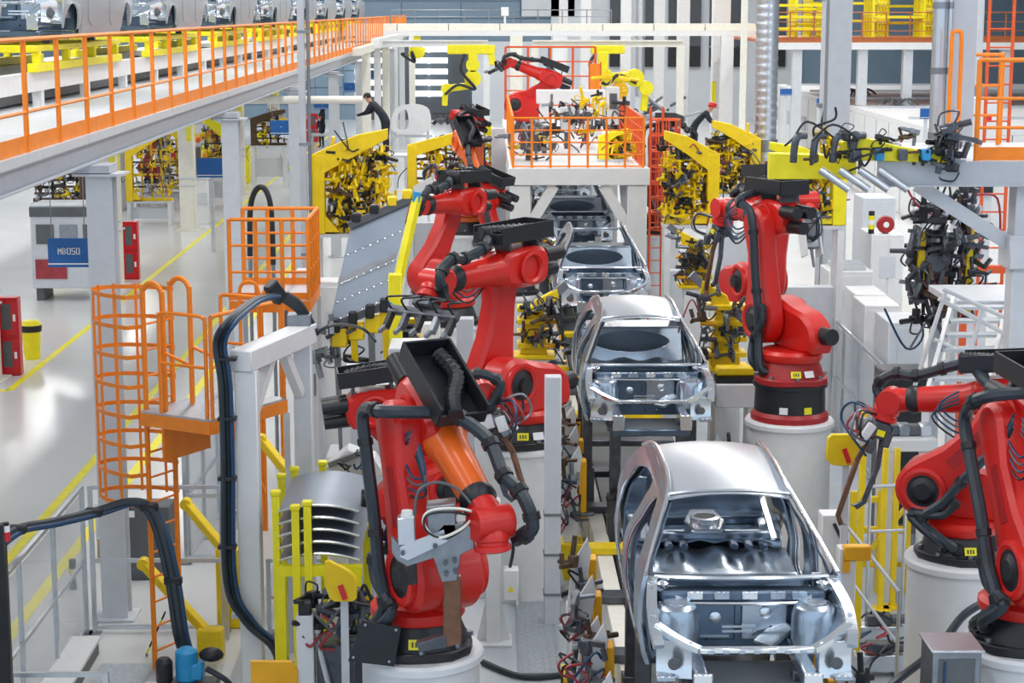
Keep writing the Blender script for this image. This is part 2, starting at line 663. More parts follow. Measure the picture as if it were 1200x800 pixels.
for k in range(1, 9):
    y = 10.9 + k * 11.5
    column('mezzanine_column', 'pale steel column holding up the mezzanine edge', XM + .07, y, ZM - .47, 0.30 if k > 1 else .31,
           'pale_grey', 'columns under the mezzanine edge', True, 'H')
    WB(mz).bb(XM - .30, XM + .22, y - .24, y + .24, ZM - .46, ZM - .37).build('bearing_block', 'grey_paint', mz)
# second row of cream columns with yellow number strips
for k in range(6):
    y = 37.6 + k * 13.2
    x = G(12, 435, 0).x - 0.25
    c = column('hall_column', 'thick cream hall column marked K 9 beside the near fire cabinet' if k == 0 else 'thick cream hall column with a blank yellow strip', x, y, ZM - .47, 0.52, 'cream',
               'cream hall columns beside the aisle' if k else None, False, 'B')
    MB().bb(.262, .275, -.10, .10, 3.05, 4.15).build('number_strip', 'lemon', c)
    s_ = MB().bb(.05, .20, -.275, -.262, 3.05, 4.15).build('number_strip', 'lemon', c)
    q = MB()
    letters(q, 'K', (.09, -.279, 3.75), (1, 0, 0), (0, 0, 1), .14)
    letters(q, '-', (.09, -.279, 3.50), (1, 0, 0), (0, 0, 1), .14)
    letters(q, '9876543'[k], (.09, -.279, 3.20), (1, 0, 0), (0, 0, 1), .14)
    if k == 0:
        q.build('number', 'black_print', s_)
    for z in (1.55, 1.8):
        MB().tube([(-.3, -.3, z), (.3, -.3, z), (.3, .3, z), (-.3, .3, z)], .02, 5, 1, True).build('guard_hoop', 'pale_grey', c)

# conveyor on the mezzanine
cv = thing('body_conveyor', 'white steel roller conveyor along the mezzanine', 'conveyor', (-7.4, 20, ZM))
for sx in (-.62, .62):
    WB(cv).bb(-7.4 + sx - .08, -7.4 + sx + .08, 8, 112, ZM + .24, ZM + .52).build('side_beam', 'white_paint', cv)
for k in range(31):
    y = 8.6 + k * 3.35
    for sx in (-.62, .62):
        WB(cv).bb(-7.4 + sx - .07, -7.4 + sx + .07, y - .09, y + .09, ZM, ZM + .24).build('leg', 'white_paint', cv)
    WB(cv).bb(-7.95, -6.85, y + .8, y + 1.0, ZM + .28, ZM + .42).build('cross_member', 'dark_grey', cv)
WB(cv).bb(-7.7, -7.1, 8, 112, ZM + .03, ZM + .2).build('drive_channel', 'dark_grey', cv)

# ---- fire cabinets, bin, blue boards
def fire_cabinet(loc, label, h=1.62, w=0.68):
    r = thing('fire_cabinet', label, 'cabinet', loc)
    MB().bb(-w / 2, w / 2, -.13, .13, 0, h, .015).build('body', 'fire_red', r)
    for (z0, z1, n) in ((h * .52, h * .96, 'upper_door'), (h * .04, h * .48, 'lower_door')):
        d = MB().bb(-w / 2 + .03, w / 2 - .03, -.15, -.13, z0, z1, .004).build(n, 'fire_red', r)
        MB().bb(.0, w * .28, -.156, -.15, z0 + .12, z1 - .06).build('window', 'dark_grey', d)
        MB().bb(-w * .42, -w * .12, -.156, -.15, z1 - .13, z1 - .06).build('print', 'white_print', d)
        MB().bb(w * .34, w * .42, -.156, -.15, (z0 + z1) / 2 - .06, (z0 + z1) / 2 + .08).build('notice', 'white_print', d)
    return r


p = G(12, 435, 0)
fire_cabinet((p.x, p.y - .35, 0), 'red fire cabinet standing beside the yellow bin')
p = G(152, 325, 0)
fire_cabinet((p.x, p.y - .3, 0), 'red fire cabinet against a cream column behind the ladder cage')
p = G(366, 166, 0)
fire_cabinet((p.x, p.y, 0), 'red fire cabinet next to a standing worker', 1.6, .7)
p = G(38, 420, 0)
r = thing('waste_bin', 'yellow waste bin with a black liner by the fire cabinet', 'bin', p)
MB().lathe([(.17, 0), (.20, .5), (.21, .72)], 14).build('bucket', 'lemon', r)
MB().lathe([(.225, .60), (.24, .74), (.15, .80)], 14).build('liner', 'black', r)
MB().lathe([(.24, .742), (.17, .83), (.02, .85)], 14).build('lid', 'lemon', r)


def board(px0, py0, px1, py1, y, text, label, hang=True, ty='MB'):
    a, c = P(px0, py1, y), P(px1, py0, y)
    w, h = c.x - a.x, c.z - a.z
    r = thing('station_board', label, 'sign', ((a.x + c.x) / 2, y, a.z), 0, None)
    MB().bb(-w / 2, w / 2, -.03, .03, 0, h, .008).build('panel', 'blue', r)
    MB().bb(-w / 2, w / 2, -.036, -.03, h * .10, h * .14).build('white_line', 'white_print', r)
    if text:
        q = MB()
        th = h * .20
        letters(q, text, (-th * .78 * len(text) / 2 + .03, -.034, h * .46), (1, 0, 0), (0, 0, 1), th)
        q.build('lettering', 'white_print', r)
    if hang:
        for s in (-.4, .4):
            MB().cyl((w * s, .02, h), (w * s, .02, ZM - .11 - a.z), .012, n=5).build('hanger_rod', 'steel', r)
    else:
        MB().bb(-.06, .06, .03, .10, -a.z, h * .8).build('post', 'pale_grey', r)
    return r


board(57, 279, 104, 313, 43, 'MB050', 'blue hanging station board lettered MB050', True)
board(231, 185, 264, 208, 58, '', 'plain blue station board on a low white stand', False)
board(317, 141, 341, 158, 66, '-', 'blue station board hung beside a cream column', True)
board(368, 118, 387, 128, 72, '-', 'small blue station board above a standing worker', True)
board(403, 97, 419, 108, 84, '-', 'small blue station board hung near the far mezzanine columns', True)
board(427, 82, 441, 93, 92, '-', 'smallest blue station board hung at the far end of the aisle', True)

# ---- cross gallery and hanging frames at the far end
cg = thing('cross_gallery', 'pale steel gallery spanning the far end of the line', 'gallery', (2, 86, 6.2))
yg = 86.0
a, c = P(405, 28, yg), P(886, 42, yg)
for k in range(8):
    x0 = a.x + (c.x - a.x) * k / 8
    x1 = a.x + (c.x - a.x) * (k + 1) / 8
    WB(cg).bb(x0 + .02, x1 - .02, yg, yg + 2.5, a.z - .3, a.z).build('deck_panel', 'cream', cg)
WB(cg).bb(a.x, c.x, yg - .15, yg, c.z, a.z - .31).build('front_beam', 'white_paint', cg)
WB(cg).bb(a.x, c.x, yg + 2.3, yg + 2.5, c.z, a.z - .31).build('rear_beam', 'white_paint', cg)
for px in (605, 655, 852):
    q = P(px, 60, yg)
    WB(cg).bb(q.x - .28, q.x + .28, yg - .14, yg + .3, 0, c.z).build('post', 'white_paint' if px > 610 else 'cream', cg)
railing('gallery_railing', 'thin grey guard rail on the far gallery', 'railing',
        [(P(455, 27, yg).x, yg + 2.2, a.z), (P(720, 27, yg).x, yg + 2.2, a.z)], .62, 1.2, 'steel', .022, (.5,))
p0, p1 = P(588, 8, yg), P(596, 17, yg)
r = thing('junction_box', 'small white box on a post on the far gallery', 'box', ((p0.x + p1.x) / 2, yg + 1, a.z))
MB().bb(-.17, .17, -.1, .1, .35, .75, .02).build('case', 'white_paint', r)
MB().bb(-.05, .05, -.04, .04, 0, .35).build('post', 'pale_grey', r)
for nm, (px0, px1, py0, py1, yy, m, lab) in enumerate((
        (440, 572, 47, 55, 72, 'white_paint', 'white overhead beam carrying a yellow arm'),
        (624, 800, 47, 55, 64, 'cream', 'cream overhead beam carrying a yellow balancer arm'),)):
    a, c = P(px0, py0, yy), P(px1, py1, yy)
    r = thing('overhead_beam', lab, 'beam', ((a.x + c.x) / 2, yy, c.z))
    w = (c.x - a.x) / 2
    MB().bb(-w, w, -.12, .12, 0, .05).bb(-w, w, -.12, .12, a.z - c.z - .05, a.z - c.z).bb(-w, w, -.02, .02, .05, a.z - c.z - .05).build('girder', m, r)
    for s in (-.97, .97):
        MB().bb(w * s - .12, w * s + .12, -.12, .12, -c.z, 0).build('leg', m, r)
a, c = P(430, 75, 75), P(600, 37, 75)
r = thing('overhead_frame', 'white steel frame joining the mezzanine to the far gallery', 'beam', (a.x, 75, 0))
WB(r).bar((-4.1, 70, P(432, 50, 72).z), (-3.9, 85.6, P(470, 44, 86).z), .3, .35).build('diagonal_beam', 'white_paint', r)
WB(r).bar((-4.25, 62, P(427, 58, 66).z), (-4.25, 85.6, P(427, 58, 66).z), .25, .25).build('side_beam', 'cream', r)
for px, yy in ((427, 67), (447, 80)):
    WB(r).bb(-4.4, -4.1, yy - .16, yy + .16, 0, P(427, 58, 66).z - .13).build('leg', 'cream', r)
# far columns in front of the end wall
for i, (px, w, m, h, yy, lab) in enumerate((
        (463, 7, 'pale_grey', 6.0, 116, 'a'), (483, 7, 'cream', 6.0, 116, 'a'), (686, 12, 'white_paint', 13.5, 100, 'b'),
        (733, 12, 'white_paint', 13.5, 100, 'b'), (772, 12, 'white_paint', 13.5, 100, 'b'), (800, 14, 'white_paint', 13.5, 96, 'b'),
        (844, 20, 'white_paint', 13.5, 92, 'b'), (871, 7, 'cream', 13.5, 78.5, 'b'), (660, 10, 'white_paint', 13.5, 108, 'b'))):
    q = P(px, 80, yy)
    ww = w * yy / FPX
    cc = column('far_column', 'pale steel column before the end wall' if lab == 'a' else 'tall white column behind the far gallery', q.x, yy, h, ww,
                m, 'short columns before the dark end wall' if lab == 'a' else 'tall white columns behind the far gallery', False, 'B')
    if px in (800, 844):
        MB().bb(-ww / 2 - .02, -ww / 2 + .18, -ww / 2 - .02, -ww / 2 + .2, 2.9, 4.0).build('number_strip', 'lemon', cc)
for px, yy in ((750, 98), (896, 44)):
    pass
q = P(750, 80, 98)
r = thing('vent_pipe', 'slim grey vent pipe among the far white columns', 'pipe', (q.x, 98, 3.0))
MB().lathe([(.24, 0), (.24, 10)], 12).build('pipe', 'alu', r)
for z in (0.3, 3, 6):
    MB().lathe([(.27, z), (.27, z + .1)], 12).build('collar', 'alu', r)
MB().bb(-.2, .2, -.2, .2, -3, 0).build('base_box', 'pale_grey', r)

zp_ = 5.72
# ---- corrugated duct and big columns on the right
q = P(898, 100, 46)
r = thing('air_duct', 'silver spiral air duct with close ribs', 'duct', (q.x, 46, 3.0))
prof = []
for i in range(60):
    z = i * .2
    prof += [(.27, z), (.285, z + .05), (.27, z + .1)]
MB().lathe(prof, 20).build('pipe', 'alu', r)
MB().lathe([(.31, 1.0), (.31, 1.3)], 20).build('collar', 'steel', r)
MB().bb(-.29, .29, -.29, .29, -3.0, 0.02).build('intake_box', 'pale_grey', r)
q = P(981, 100, 37)
column('roof_column', 'broad grey steel column in front of the yellow skids', q.x, 37, 13, .44, 'grey_paint', None, False, 'H')
q = P(968, 100, 39.5)
r = thing('cable_riser', 'pale pipe riser strapped beside the broad grey column', 'pipe', (q.x, 39.5, 0))
MB().cyl((0, 0, 0), (0, 0, 13), .13, n=12).build('pipe', 'pale_grey', r)
MB().cyl((.24, 0, 0), (.24, 0, 13), .05, n=8).build('conduit', 'pale_grey', r)
for z in (1, 3.2, 5.4, 7.6):
    MB().bb(-.16, .32, -.1, .1, z, z + .08).build('strap', 'steel', r)
MB().tube([(0, -.14, 5.5), (-.1, -.2, 5.0), (.1, -.25, 4.6), (-.1, -.3, 4.5), (.15, -.3, 4.2)], .03, 6).build('loose_cable', 'black', r)
yq = 23.6
q = P(1127, 100, yq)
column('roof_column', 'bluish grey steel column behind the orange railed platform', q.x, yq + .1, 13 - zp_, .30, 'grey_paint', None, False, 'H', zp_)
for px, w, rr in ((1096, 'ribbed silver pipe beside the bluish grey column', .09), (1108, 'thin grey conduit between a ribbed pipe and a column', .035)):
    q = P(px, 100, yq)
    r = thing('service_pipe', w, 'pipe', (q.x, yq - .12, zp_))
    MB().cyl((0, 0, 0), (0, 0, 13 - zp_), rr, n=12).build('pipe', 'alu', r)
    for z in (.1, .9, 1.7, 2.5):
        MB().lathe([(rr * 1.12, z), (rr * 1.12, z + .08)], 12).build('collar', 'steel', r)
q = P(1148, 30, 40)
r = thing('service_pipe', 'grey pipe dropping beside the far orange rail', 'pipe', (q.x, 40, 0))
MB().cyl((0, 0, 0), (0, 0, 13), .09, n=10).build('pipe', 'pale_grey', r)
MB().bb(-.12, .12, -.12, .12, 5.6, 5.8).build('collar', 'steel', r)

# ---- far right gallery with yellow skids
yr = 80.0
a, c = P(898, 47, yr), P(1290, 58, yr)
fg = thing('far_gallery', 'white edged far gallery stacked with yellow skids', 'gallery', (a.x, yr, 0))
WB(fg).bb(a.x, c.x, yr, yr + 14, a.z - .12, a.z).build('deck', 'rail_rust', fg)
WB(fg).bb(a.x, c.x, yr - .12, yr, c.z, a.z - .1).build('edge_beam', 'white_paint', fg)
for px in (935, 1012, 1065, 1120, 1180):
    q = P(px, 70, yr)
    WB(fg).bb(q.x - .2, q.x + .2, yr + .1, yr + .5, 3.41 if px > 1000 else 0, a.z - .12).build('post', 'pale_grey', fg)
railing('gallery_railing', 'orange guard rail on the far gallery before yellow skids', 'railing',
        [(a.x, yr + .1, a.z), (c.x, yr + .1, a.z)], 1.15, 1.0, 'rail_rust', .025, (.33, .66), .12)
ga_z = a.z


SKM = {}


def skid(x, y, z, w, d, h, label, group=None, tiers=2, m='lemon'):
    r = thing('body_skid', label, 'skid', (x, y, z), 0, group)
    def piece(n, x0, x1, y0, y1, z0, z1):
        key = (n, round(x1 - x0, 3), round(y1 - y0, 3), round(z1 - z0, 3), m)
        if key not in SKM:
            me = MB().box((0, 0, 0), (x1 - x0, y1 - y0, z1 - z0), None, .008).mesh(n)
            me.materials.append(MATS[m])
            SKM[key] = me
        o = link(n, SKM[key], r)
        o.location = ((x0 + x1) / 2, (y0 + y1) / 2, (z0 + z1) / 2)
    for k in range(tiers):
        z0, z1 = k * h / tiers, (k + 1) * h / tiers
        for sx in (-1, 1):
            x_ = sx * w / 2
            piece('runner', x_ - .07, x_ + .07, -d / 2, d / 2, z0, z0 + .13)
            piece('upper_rail', x_ - .05, x_ + .05, -d / 2, d / 2, z1 - .1, z1 - .01)
            for sy in (-.9, -.3, .3, .9):
                piece('upright', x_ - .06, x_ + .06, sy * d / 2 - .06, sy * d / 2 + .06, z0 + .13, z1 - .1)
        for sy in (-.9, -.45, 0, .45, .9):
            piece('cross_bar', -w / 2 + .05, w / 2 - .05, sy * d / 2 - .07, sy * d / 2 + .07, z1 - .12, z1 - .01)
    return r


for i, (px, py, w, h) in enumerate(((925, 47, 2.6, 1.5), (958, 47, 1.6, 2.0), (1010, 45, 3.4, 2.4), (1045, 44, 2.2, 3.0), (1085, 46, 3.0, 2.2), (1140, 46, 2.0, 1.8))):
    q = P(px, py, yr + 3)
    skid(q.x, yr + 2.6 + (i % 3) * 2.3, ga_z + .01, w, 2.0, h, 'yellow tubular skid parked on the far gallery', 'yellow skids on the far gallery', 3)

# ---- white test cells on the right
cx0, cy0 = P(905, 105, 100), P(1095, 148, 66)
cell = thing('white_cell', 'long white walled test cell with a flat white roof', 'booth', (14, 72, 0))
zr = 3.3
x0 = P(915, 120, 100).x
pts = [(P(908, 98, 104).x, 104), (P(1094, 148, 64).x, 64), (26, 64), (30, 104)]
q = WB(cell)
q.prism([(x, y) for x, y in pts], (0, 0, zr), (1, 0, 0), (0, 1, 0), (0, 0, 1), .2)
q.build('roof', 'white_paint', cell)
A_, B_ = V((pts[0][0], pts[0][1], 0)), V((pts[1][0], pts[1][1], 0))
for k in range(16):
    a = A_.lerp(B_, k / 16 + .002)
    c = A_.lerp(B_, (k + 1) / 16 - .002)
    WB(cell).bar(a + V((0, 0, 1.6)), c + V((0, 0, 1.6)), .1, 3.18).build('wall_panel', 'white_paint', cell)
    if k % 2 == 0:
        m_ = a.lerp(c, .5)
        WB(cell).bar(a.lerp(c, .25) + V((-.08, 0, 1.9)), a.lerp(c, .75) + V((-.08, 0, 1.9)), .05, .7).build('wall_window', 'grey_paint', cell)
for k in range(8):
    a = V((pts[1][0] + (26 - pts[1][0]) * k / 8 + .02, 64, 0))
    c = V((pts[1][0] + (26 - pts[1][0]) * (k + 1) / 8 - .02, 64, 0))
    WB(cell).bar(a + V((0, 0, 1.6)), c + V((0, 0, 1.6)), .1, 3.18).build('wall_panel', 'white_paint', cell)
for k in range(5):
    y_ = 70 + k * 8
    WB(cell).bb(A_.lerp(B_, (104 - y_) / 40).x + .4, 27, y_, y_ + .1, zr + .1, zr + .2).build('roof_rib', 'alu', cell)
for i, (px, py, yy) in enumerate(((1005, 98, 90), (1052, 108, 80))):
    q = P(px, py, yy)
    r = thing('roof_clamp', 'dark wire bracket cluster lying on the white cell roof', 'bracket', (q.x, yy, zr + .1), 0, 'bracket clusters on the white cell roof')
    for j in range(6):
        an = j * 1.05
        MB().tube([(0, 0, .1), (cos(an) * .5, sin(an) * .4, .3), (cos(an) * .9, sin(an) * .8, .05)], .05, 5, 3).build('wire', 'dark_grey', r)
    MB().bb(-.15, .15, -.15, .15, 0, .2, .02).build('block', 'dark_grey', r)
for px0, py0, px1, py1, yy, lab in ((1078, 127, 1093, 139, 62, 'blue station board before the white cell wall'), (914, 104, 928, 112, 80, 'small blue station board on the white cell corner'),
                                    (957, 115, 963, 124, 60, 'tiny blue tag board by the pipe riser')):
    board(px0, py0, px1, py1, yy, '', lab, False)

# ---- right platform with orange rail
zp = 5.72
pl = thing('service_platform', 'grey steel service platform with deep edge beam and knee braces', 'platform', (6, 22, 0))
a = G(1026, 186, zp)
fy = 21.2
xa, xb = P(1028, 190, fy).x, 12.0
xd = P(1108, 178, fy).x
for k in range(3):
    WB(pl).bb(xd + .02 + (xb - xd) * k / 3, xd + (xb - xd) * (k + 1) / 3, fy, fy + 3.0, zp - .04, zp).build('deck_plate', 'pale_grey', pl)
WB(pl).bb(xa, xb, fy - .06, fy, zp - .26, zp - .0).bb(xa, xb, fy - .12, fy + .06, zp - .28, zp - .26).build('front_beam', 'grey_paint', pl)
WB(pl).bb(xd, xd + .1, fy + .01, fy + 3, zp - .26, zp - .05).build('side_beam', 'grey_paint', pl)
xcol = P(1193, 400, fy + .2).x
for k, yy in enumerate((fy + .25, fy + 2.8)):
    xo = 1.3 * k
    WB(pl).bb(xcol + xo - .13, xcol + xo + .17, yy - .15, yy + .15, 0, zp - .27, .01).build('post', 'pale_grey', pl)
    if k == 0:
        WB(pl).bar((xcol - 1.25, yy, zp - .28), (xcol - .1, yy, zp - 1.0), .10, .16).build('knee_brace', 'pale_grey', pl)
WB(pl).bb(xcol - .2, xcol + .25, fy + .02, fy + .5, zp - 1.25, zp - .85, .02).build('gusset_box', 'pale_grey', pl)
xr = P(1145, 178, fy).x
railing('platform_railing', 'orange guard rail on the right service platform', 'railing',
        [(xr, fy + .04, zp), (xb, fy + .04, zp)], 1.13, 1.6, 'rail_orange', .026, (.33, .62), .15)
railing('platform_railing', 'orange side rail with hooped gate post on the service platform', 'railing',
        [(P(1117, 150, fy + 2.6).x, fy + 2.6, zp), (P(1170, 150, fy + 2.6).x, fy + 2.6, zp), (P(1170, 150, fy + 2.6).x + .1, fy + 2.9, zp)], 1.13, .55, 'rail_orange', .024, (.33, .66), .0)
r = thing('hooped_post', 'orange inverted U safety hoop on the service platform', 'railing', (P(1117, 150, fy + 1.9).x, fy + 1.9, zp))
MB().tube([(-.06, 0, 0), (-.06, 0, 1.3), (-.03, 0, 1.42), (.03, 0, 1.42), (.06, 0, 1.3), (.06, 0, 0)], .026, 8, 3).build('hoop', 'rail_orange', r)
r = thing('caged_ladder', 'orange ladder rising behind the right service platform', 'ladder', (P(1168, 150, 31).x, 31, 3.6))
for s in (-.2, .2):
    MB().cyl((s, 0, -3.6), (s, 0, 4.0), .03, n=6).build('stile', 'rail_red', r)
for k in range(24):
    MB().cyl((-.2, 0, -3.4 + k * .3), (.2, 0, -3.4 + k * .3), .015, n=5).build('rung', 'rail_red', r)
r = thing('control_cabinet', 'white control cabinet with dark base behind the platform rail', 'cabinet', (P(1143, 130, 33).x, 33, 0))
MB().bb(-.3, .3, -.2, .2, 0, 4.2).build('stand', 'pale_grey', r)
MB().bb(-.33, .33, -.25, .25, 4.2, 5.9, .02).build('case', 'white_paint', r)
MB().bb(-.3, .3, -.27, -.25, 4.25, 4.5).build('base_strip', 'black', r)
MB().bb(.12, .22, -.27, -.25, 5.5, 5.6).build('red_mark', 'lamp_red', r)
MB().bb(-.3, .3, -.26, -.25, 4.55, 5.85).build('door', 'white_paint', r)

# ================================================================== bare steel car bodies
def lerp_tab(tab, x):
    if x <= tab[0][0]:
        return tab[0][1]
    for (a, u), (c, v) in zip(tab, tab[1:]):
        if x <= c:
            t = (x - a) / (c - a)
            t = t * t * (3 - 2 * t) * .5 + t * .5
            return u + (v - u) * t
    return tab[-1][1]


WZ = [(.15, .79), (.35, .85), (.6, .885), (.85, .87), (.98, .83), (1.2, .70), (1.42, .565), (1.52, .52)]
TY = [(-1.1, .92), (-.4, .97), (.3, 1.0), (2.2, 1.0), (3.0, .96), (3.6, .88)]


def hw(y, z):
    return lerp_tab(WZ, z) * lerp_tab(TY, y)


def sidemap(s, inset=0.0):
    def fn(y, z, d):
        return V((s * (hw(y, z) - inset - d), y, z))
    return fn


def dense(poly, step=.09):
    out = []
    n = len(poly)
    for i in range(n):
        a, c = poly[i], poly[(i + 1) % n]
        L = sqrt((a[0] - c[0]) ** 2 + (a[1] - c[1]) ** 2)
        k = max(1, int(L / step))
        for j in range(k):
            t = j / k
            out.append((a[0] + (c[0] - a[0]) * t, a[1] + (c[1] - a[1]) * t))
    return out


arch = [(2.73 + .36 * cos(t), .32 + .36 * sin(t)) for t in [pi - i * pi / 10 for i in range(11)]]
OUT = [(-.10, .20), (1.2, .17), (2.33, .20)] + arch + [(3.42, .36), (3.52, .62), (3.54, .92), (3.46, 1.04), (3.28, 1.18), (3.02, 1.33),
                                                     (2.7, 1.43), (2.2, 1.50), (1.5, 1.525), (1.1, 1.50), (.78, 1.445), (.45, 1.29), (.1, 1.09), (-.12, .97), (-.17, .80), (-.14, .5)]
HF = chaikin([(.12, .36), (1.12, .36), (1.17, .75), (1.19, 1.0), (1.12, 1.355), (.90, 1.33), (.56, 1.15), (.15, .92)], 2, .2)
HR = chaikin([(1.42, .36), (2.12, .36), (2.30, .62), (2.56, .86), (2.72, 1.08), (2.58, 1.26), (2.1, 1.36), (1.43, 1.375), (1.45, 1.0)], 2, .2)


def scaled(poly, s):
    cx = sum(p[0] for p in poly) / len(poly)
    cz = sum(p[1] for p in poly) / len(poly)
    return [(cx + (p[0] - cx) * s, cz + (p[1] - cz) * s) for p in poly]


def make_car(label, group, loc, doors=False, hatch=False):
    r = thing('car_body', label, 'car body', loc, 0, group)
    for s in (-1, 1):
        q = MB()
        q.holed(dense(OUT), [dense(HF, .12), dense(HR, .12)], sidemap(s), .035)
        so = q.build('side_panel', 'body_grey' if doors else 'zinc', r)
        q = MB()
        inner = [(-.06, .24), (1.2, .22), (2.3, .24), (2.36, .6), (2.7, .75), (3.05, .72), (3.3, .9), (3.2, 1.08), (2.98, 1.24), (2.66, 1.36), (2.2, 1.44), (1.5, 1.465),
                 (1.1, 1.43), (.8, 1.39), (.48, 1.24), (.1, 1.02), (-.08, .92)]
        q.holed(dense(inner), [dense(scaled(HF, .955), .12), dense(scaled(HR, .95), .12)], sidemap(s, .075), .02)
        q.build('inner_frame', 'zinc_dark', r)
        # bright weld flanges around the door openings
        for H in (HF, HR):
            pts = [sidemap(s, .018)(y, z, 0) for y, z in dense(scaled(H, .992), .1)]
            MB().tube(pts, .010, 4, 1, True).build('weld_flange', 'zinc_bright', so)
        # drip channel along the roof edge and A pillar
        ch = [V((s * (hw(y, z) - .02), y, z + .012)) for y, z in ((-.12, .985), (.1, 1.10), (.45, 1.30), (.78, 1.452), (1.1, 1.51), (1.5, 1.537), (2.2, 1.512), (2.7, 1.442), (3.02, 1.342))]
        MB().tube(ch, .019, 6, 3).build('roof_channel', 'zinc_bright', so)
        if doors:
            for H, n in ((HF, 'front_door'), (HR, 'rear_door')):
                lo = [p for p in scaled(H, 1.03) if p[1] < .97]
                MB().holed(dense(lo, .12), [], sidemap(s, -.012), .03).build(n, 'body_grey', r)
            fen = [(-.12, .94), (-.16, .62), (-.22, .30), (-.30, .30)] + [(-.62 + .33 * cos(t), .32 + .33 * sin(t)) for t in [i * pi / 8 for i in range(9)]] + \
                  [(-1.02, .5), (-1.0, .72), (-.8, .84), (-.4, .92)]
            MB().holed(dense(fen, .1), [], sidemap(s, -.005), .025).build('front_fender', 'body_grey', r)
    # roof skin

    def roof(u, v):
        y = .76 + 2.2 * v
        w = (.535 - .02 * abs(v - .4)) * (2 * u - 1)
        z = 1.437 + .105 * (1 - (2 * (v - .48)) ** 2) - .050 * (2 * u - 1) ** 2 - .10 * max(0, v - .75) * 4 * max(0, v - .75) * 4 * .5
        return (w, y, z)
    MB().grid(roof, 14, 14, .012).build('roof', 'roof_steel', r)
    MB().tube([(-.53, .755, 1.438), (-.3, .735, 1.468), (0, .728, 1.478), (.3, .735, 1.468), (.53, .755, 1.438)], .017, 5, 3).build('windscreen_header', 'zinc_bright', r)
    MB().bb(-.5, .5, 2.86, 2.96, 1.30, 1.34, .01).build('rear_header', 'zinc', r)
    # floor pan, sills, tunnel
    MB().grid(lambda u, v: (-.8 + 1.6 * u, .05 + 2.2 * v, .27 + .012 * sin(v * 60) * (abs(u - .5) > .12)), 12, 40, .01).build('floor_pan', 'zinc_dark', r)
    MB().prism([(-.19, .27), (-.13, .46), (.13, .46), (.19, .27)], (0, 1.05, 0), (1, 0, 0), (0, 0, 1), (0, 1, 0), 2.1, .01).build('tunnel', 'zinc', r)
    for y in (.75, 1.35):
        MB().box((0, y, .36), (1.5, .14, .13), None, .02).build('seat_crossmember', 'zinc', r)
    t = MB().box((0, .62, .52), (.34, .46, .06), None, .02).build('shifter_plate', 'zinc_bright', r)
    MB().lathe([(.115, .55), (.115, .585), (.075, .59), (.075, .56)], 18, (0, .58, 0)).build('shifter_ring', 'zinc', t)
    MB().lathe([(.072, .552), (.072, .588)], 18, (0, .58, 0)).build('shifter_hole', 'black', t)
    if hatch:
        MB().grid(lambda u, v: (-.76 + 1.52 * u, 1.62 + .75 * v, .44 + .05 * v + .02 * sin(u * 25) * (v > .2)), 20, 8, .015).build('rear_seat_pan', 'zinc', r)
        kb = MB().box((0, 1.56, .38), (1.5, .10, .17), None, .02).build('kickup_beam', 'zinc_dark', r)
        for k in range(7):
            MB().lathe([(.022, 0), (.022, .006)], 10, (-.54 + .18 * k, 1.508, .40), (0, -1, 0)).build('kickup_hole', 'black', kb)
        rf = MB().grid(lambda u, v: (-.72 + 1.44 * u, 2.36 + 1.08 * v, .56 + .03 * sin(v * 9) + .015 * sin(u * 31)), 22, 14, .015).build('rear_floor', 'zinc', r)
        for y in (2.42, 2.95):
            MB().box((0, y, .60), (1.42, .09, .09), None, .02).build('rear_crossmember', 'zinc_dark' if y > 2.5 else 'zinc', r)
        t2 = MB().prism([(-.13, 0), (.13, 0), (.20, .24), (.12, .52), (-.12, .52), (-.20, .24)], (0, 2.30, .66), (1, 0, 0), (0, 1, .12), (0, 0, 1), .05, .012).build('mount_bracket', 'zinc_bright', r)
        MB().lathe([(.15, -.01), (.15, .04), (.105, .045), (.105, .01)], 20, (0, 2.54, .71)).build('mount_ring', 'zinc_bright', t2)
        MB().lathe([(.10, .0), (.10, .042)], 18, (0, 2.54, .71)).build('mount_hole', 'black', t2)
        for sx in (-1, 1):
            MB().lathe([(.30, 0), (.30, .10), (.24, .20), (.10, .24)], 18, (sx * .74, 2.73, .42), (-sx, 0, 0)).build('wheel_house', 'zinc', r)
            for k in range(3):
                MB().box((sx * (.24 + .14 * k), 2.2, .56), (.08, .16, .06), None, .015).build('seat_anchor', 'zinc_dark', r)
            MB().bar((sx * .62, 2.2, .62), (sx * .50, 2.9, 1.15), .05, .04).build('pillar_brace', 'zinc_bright', r)
        MB().bb(-.55, .55, 3.30, 3.36, .95, 1.06, .015).build('rear_shelf_beam', 'zinc_dark', r)
    else:
        MB().grid(lambda u, v: (-.76 + 1.52 * u, 1.75 + .6 * v, .40 + .18 * v + .03 * sin(u * 18.8)), 16, 6, .015).build('rear_seat_pan', 'zinc', r)
        for sx in (-.45, -.15, .15, .45):
            MB().box((sx, 1.62, .42), (.16, .10, .12), None, .02).build('seat_bracket', 'zinc_bright', r)
        # rear bulkhead with wide oval opening, parcel shelf
        ov = [(.50 * cos(t) * (1 + .12 * abs(cos(t))), .82 + .15 * sin(t)) for t in [i * pi / 14 for i in range(28)]]
        MB().holed(dense([(-.74, .5), (.74, .5), (.72, 1.0), (-.72, 1.0)], .15), [ov], lambda a, c_, d: V((a, 2.36 + d + (c_ - .5) * .3, c_)), .02).build('rear_bulkhead', 'zinc', r)
        MB().bb(-.70, .70, 2.5, 3.1, 1.0, 1.03, .01).build('parcel_shelf', 'zinc', r)
    MB().bb(-.75, .75, 2.4, 3.45, .35, .38).build('boot_floor', 'zinc_dark', r)
    MB().bb(-.70, .70, 3.42, 3.47, .4, .92, .01).build('rear_panel', 'zinc', r)
    # dash panel and cowl box
    fw = MB()
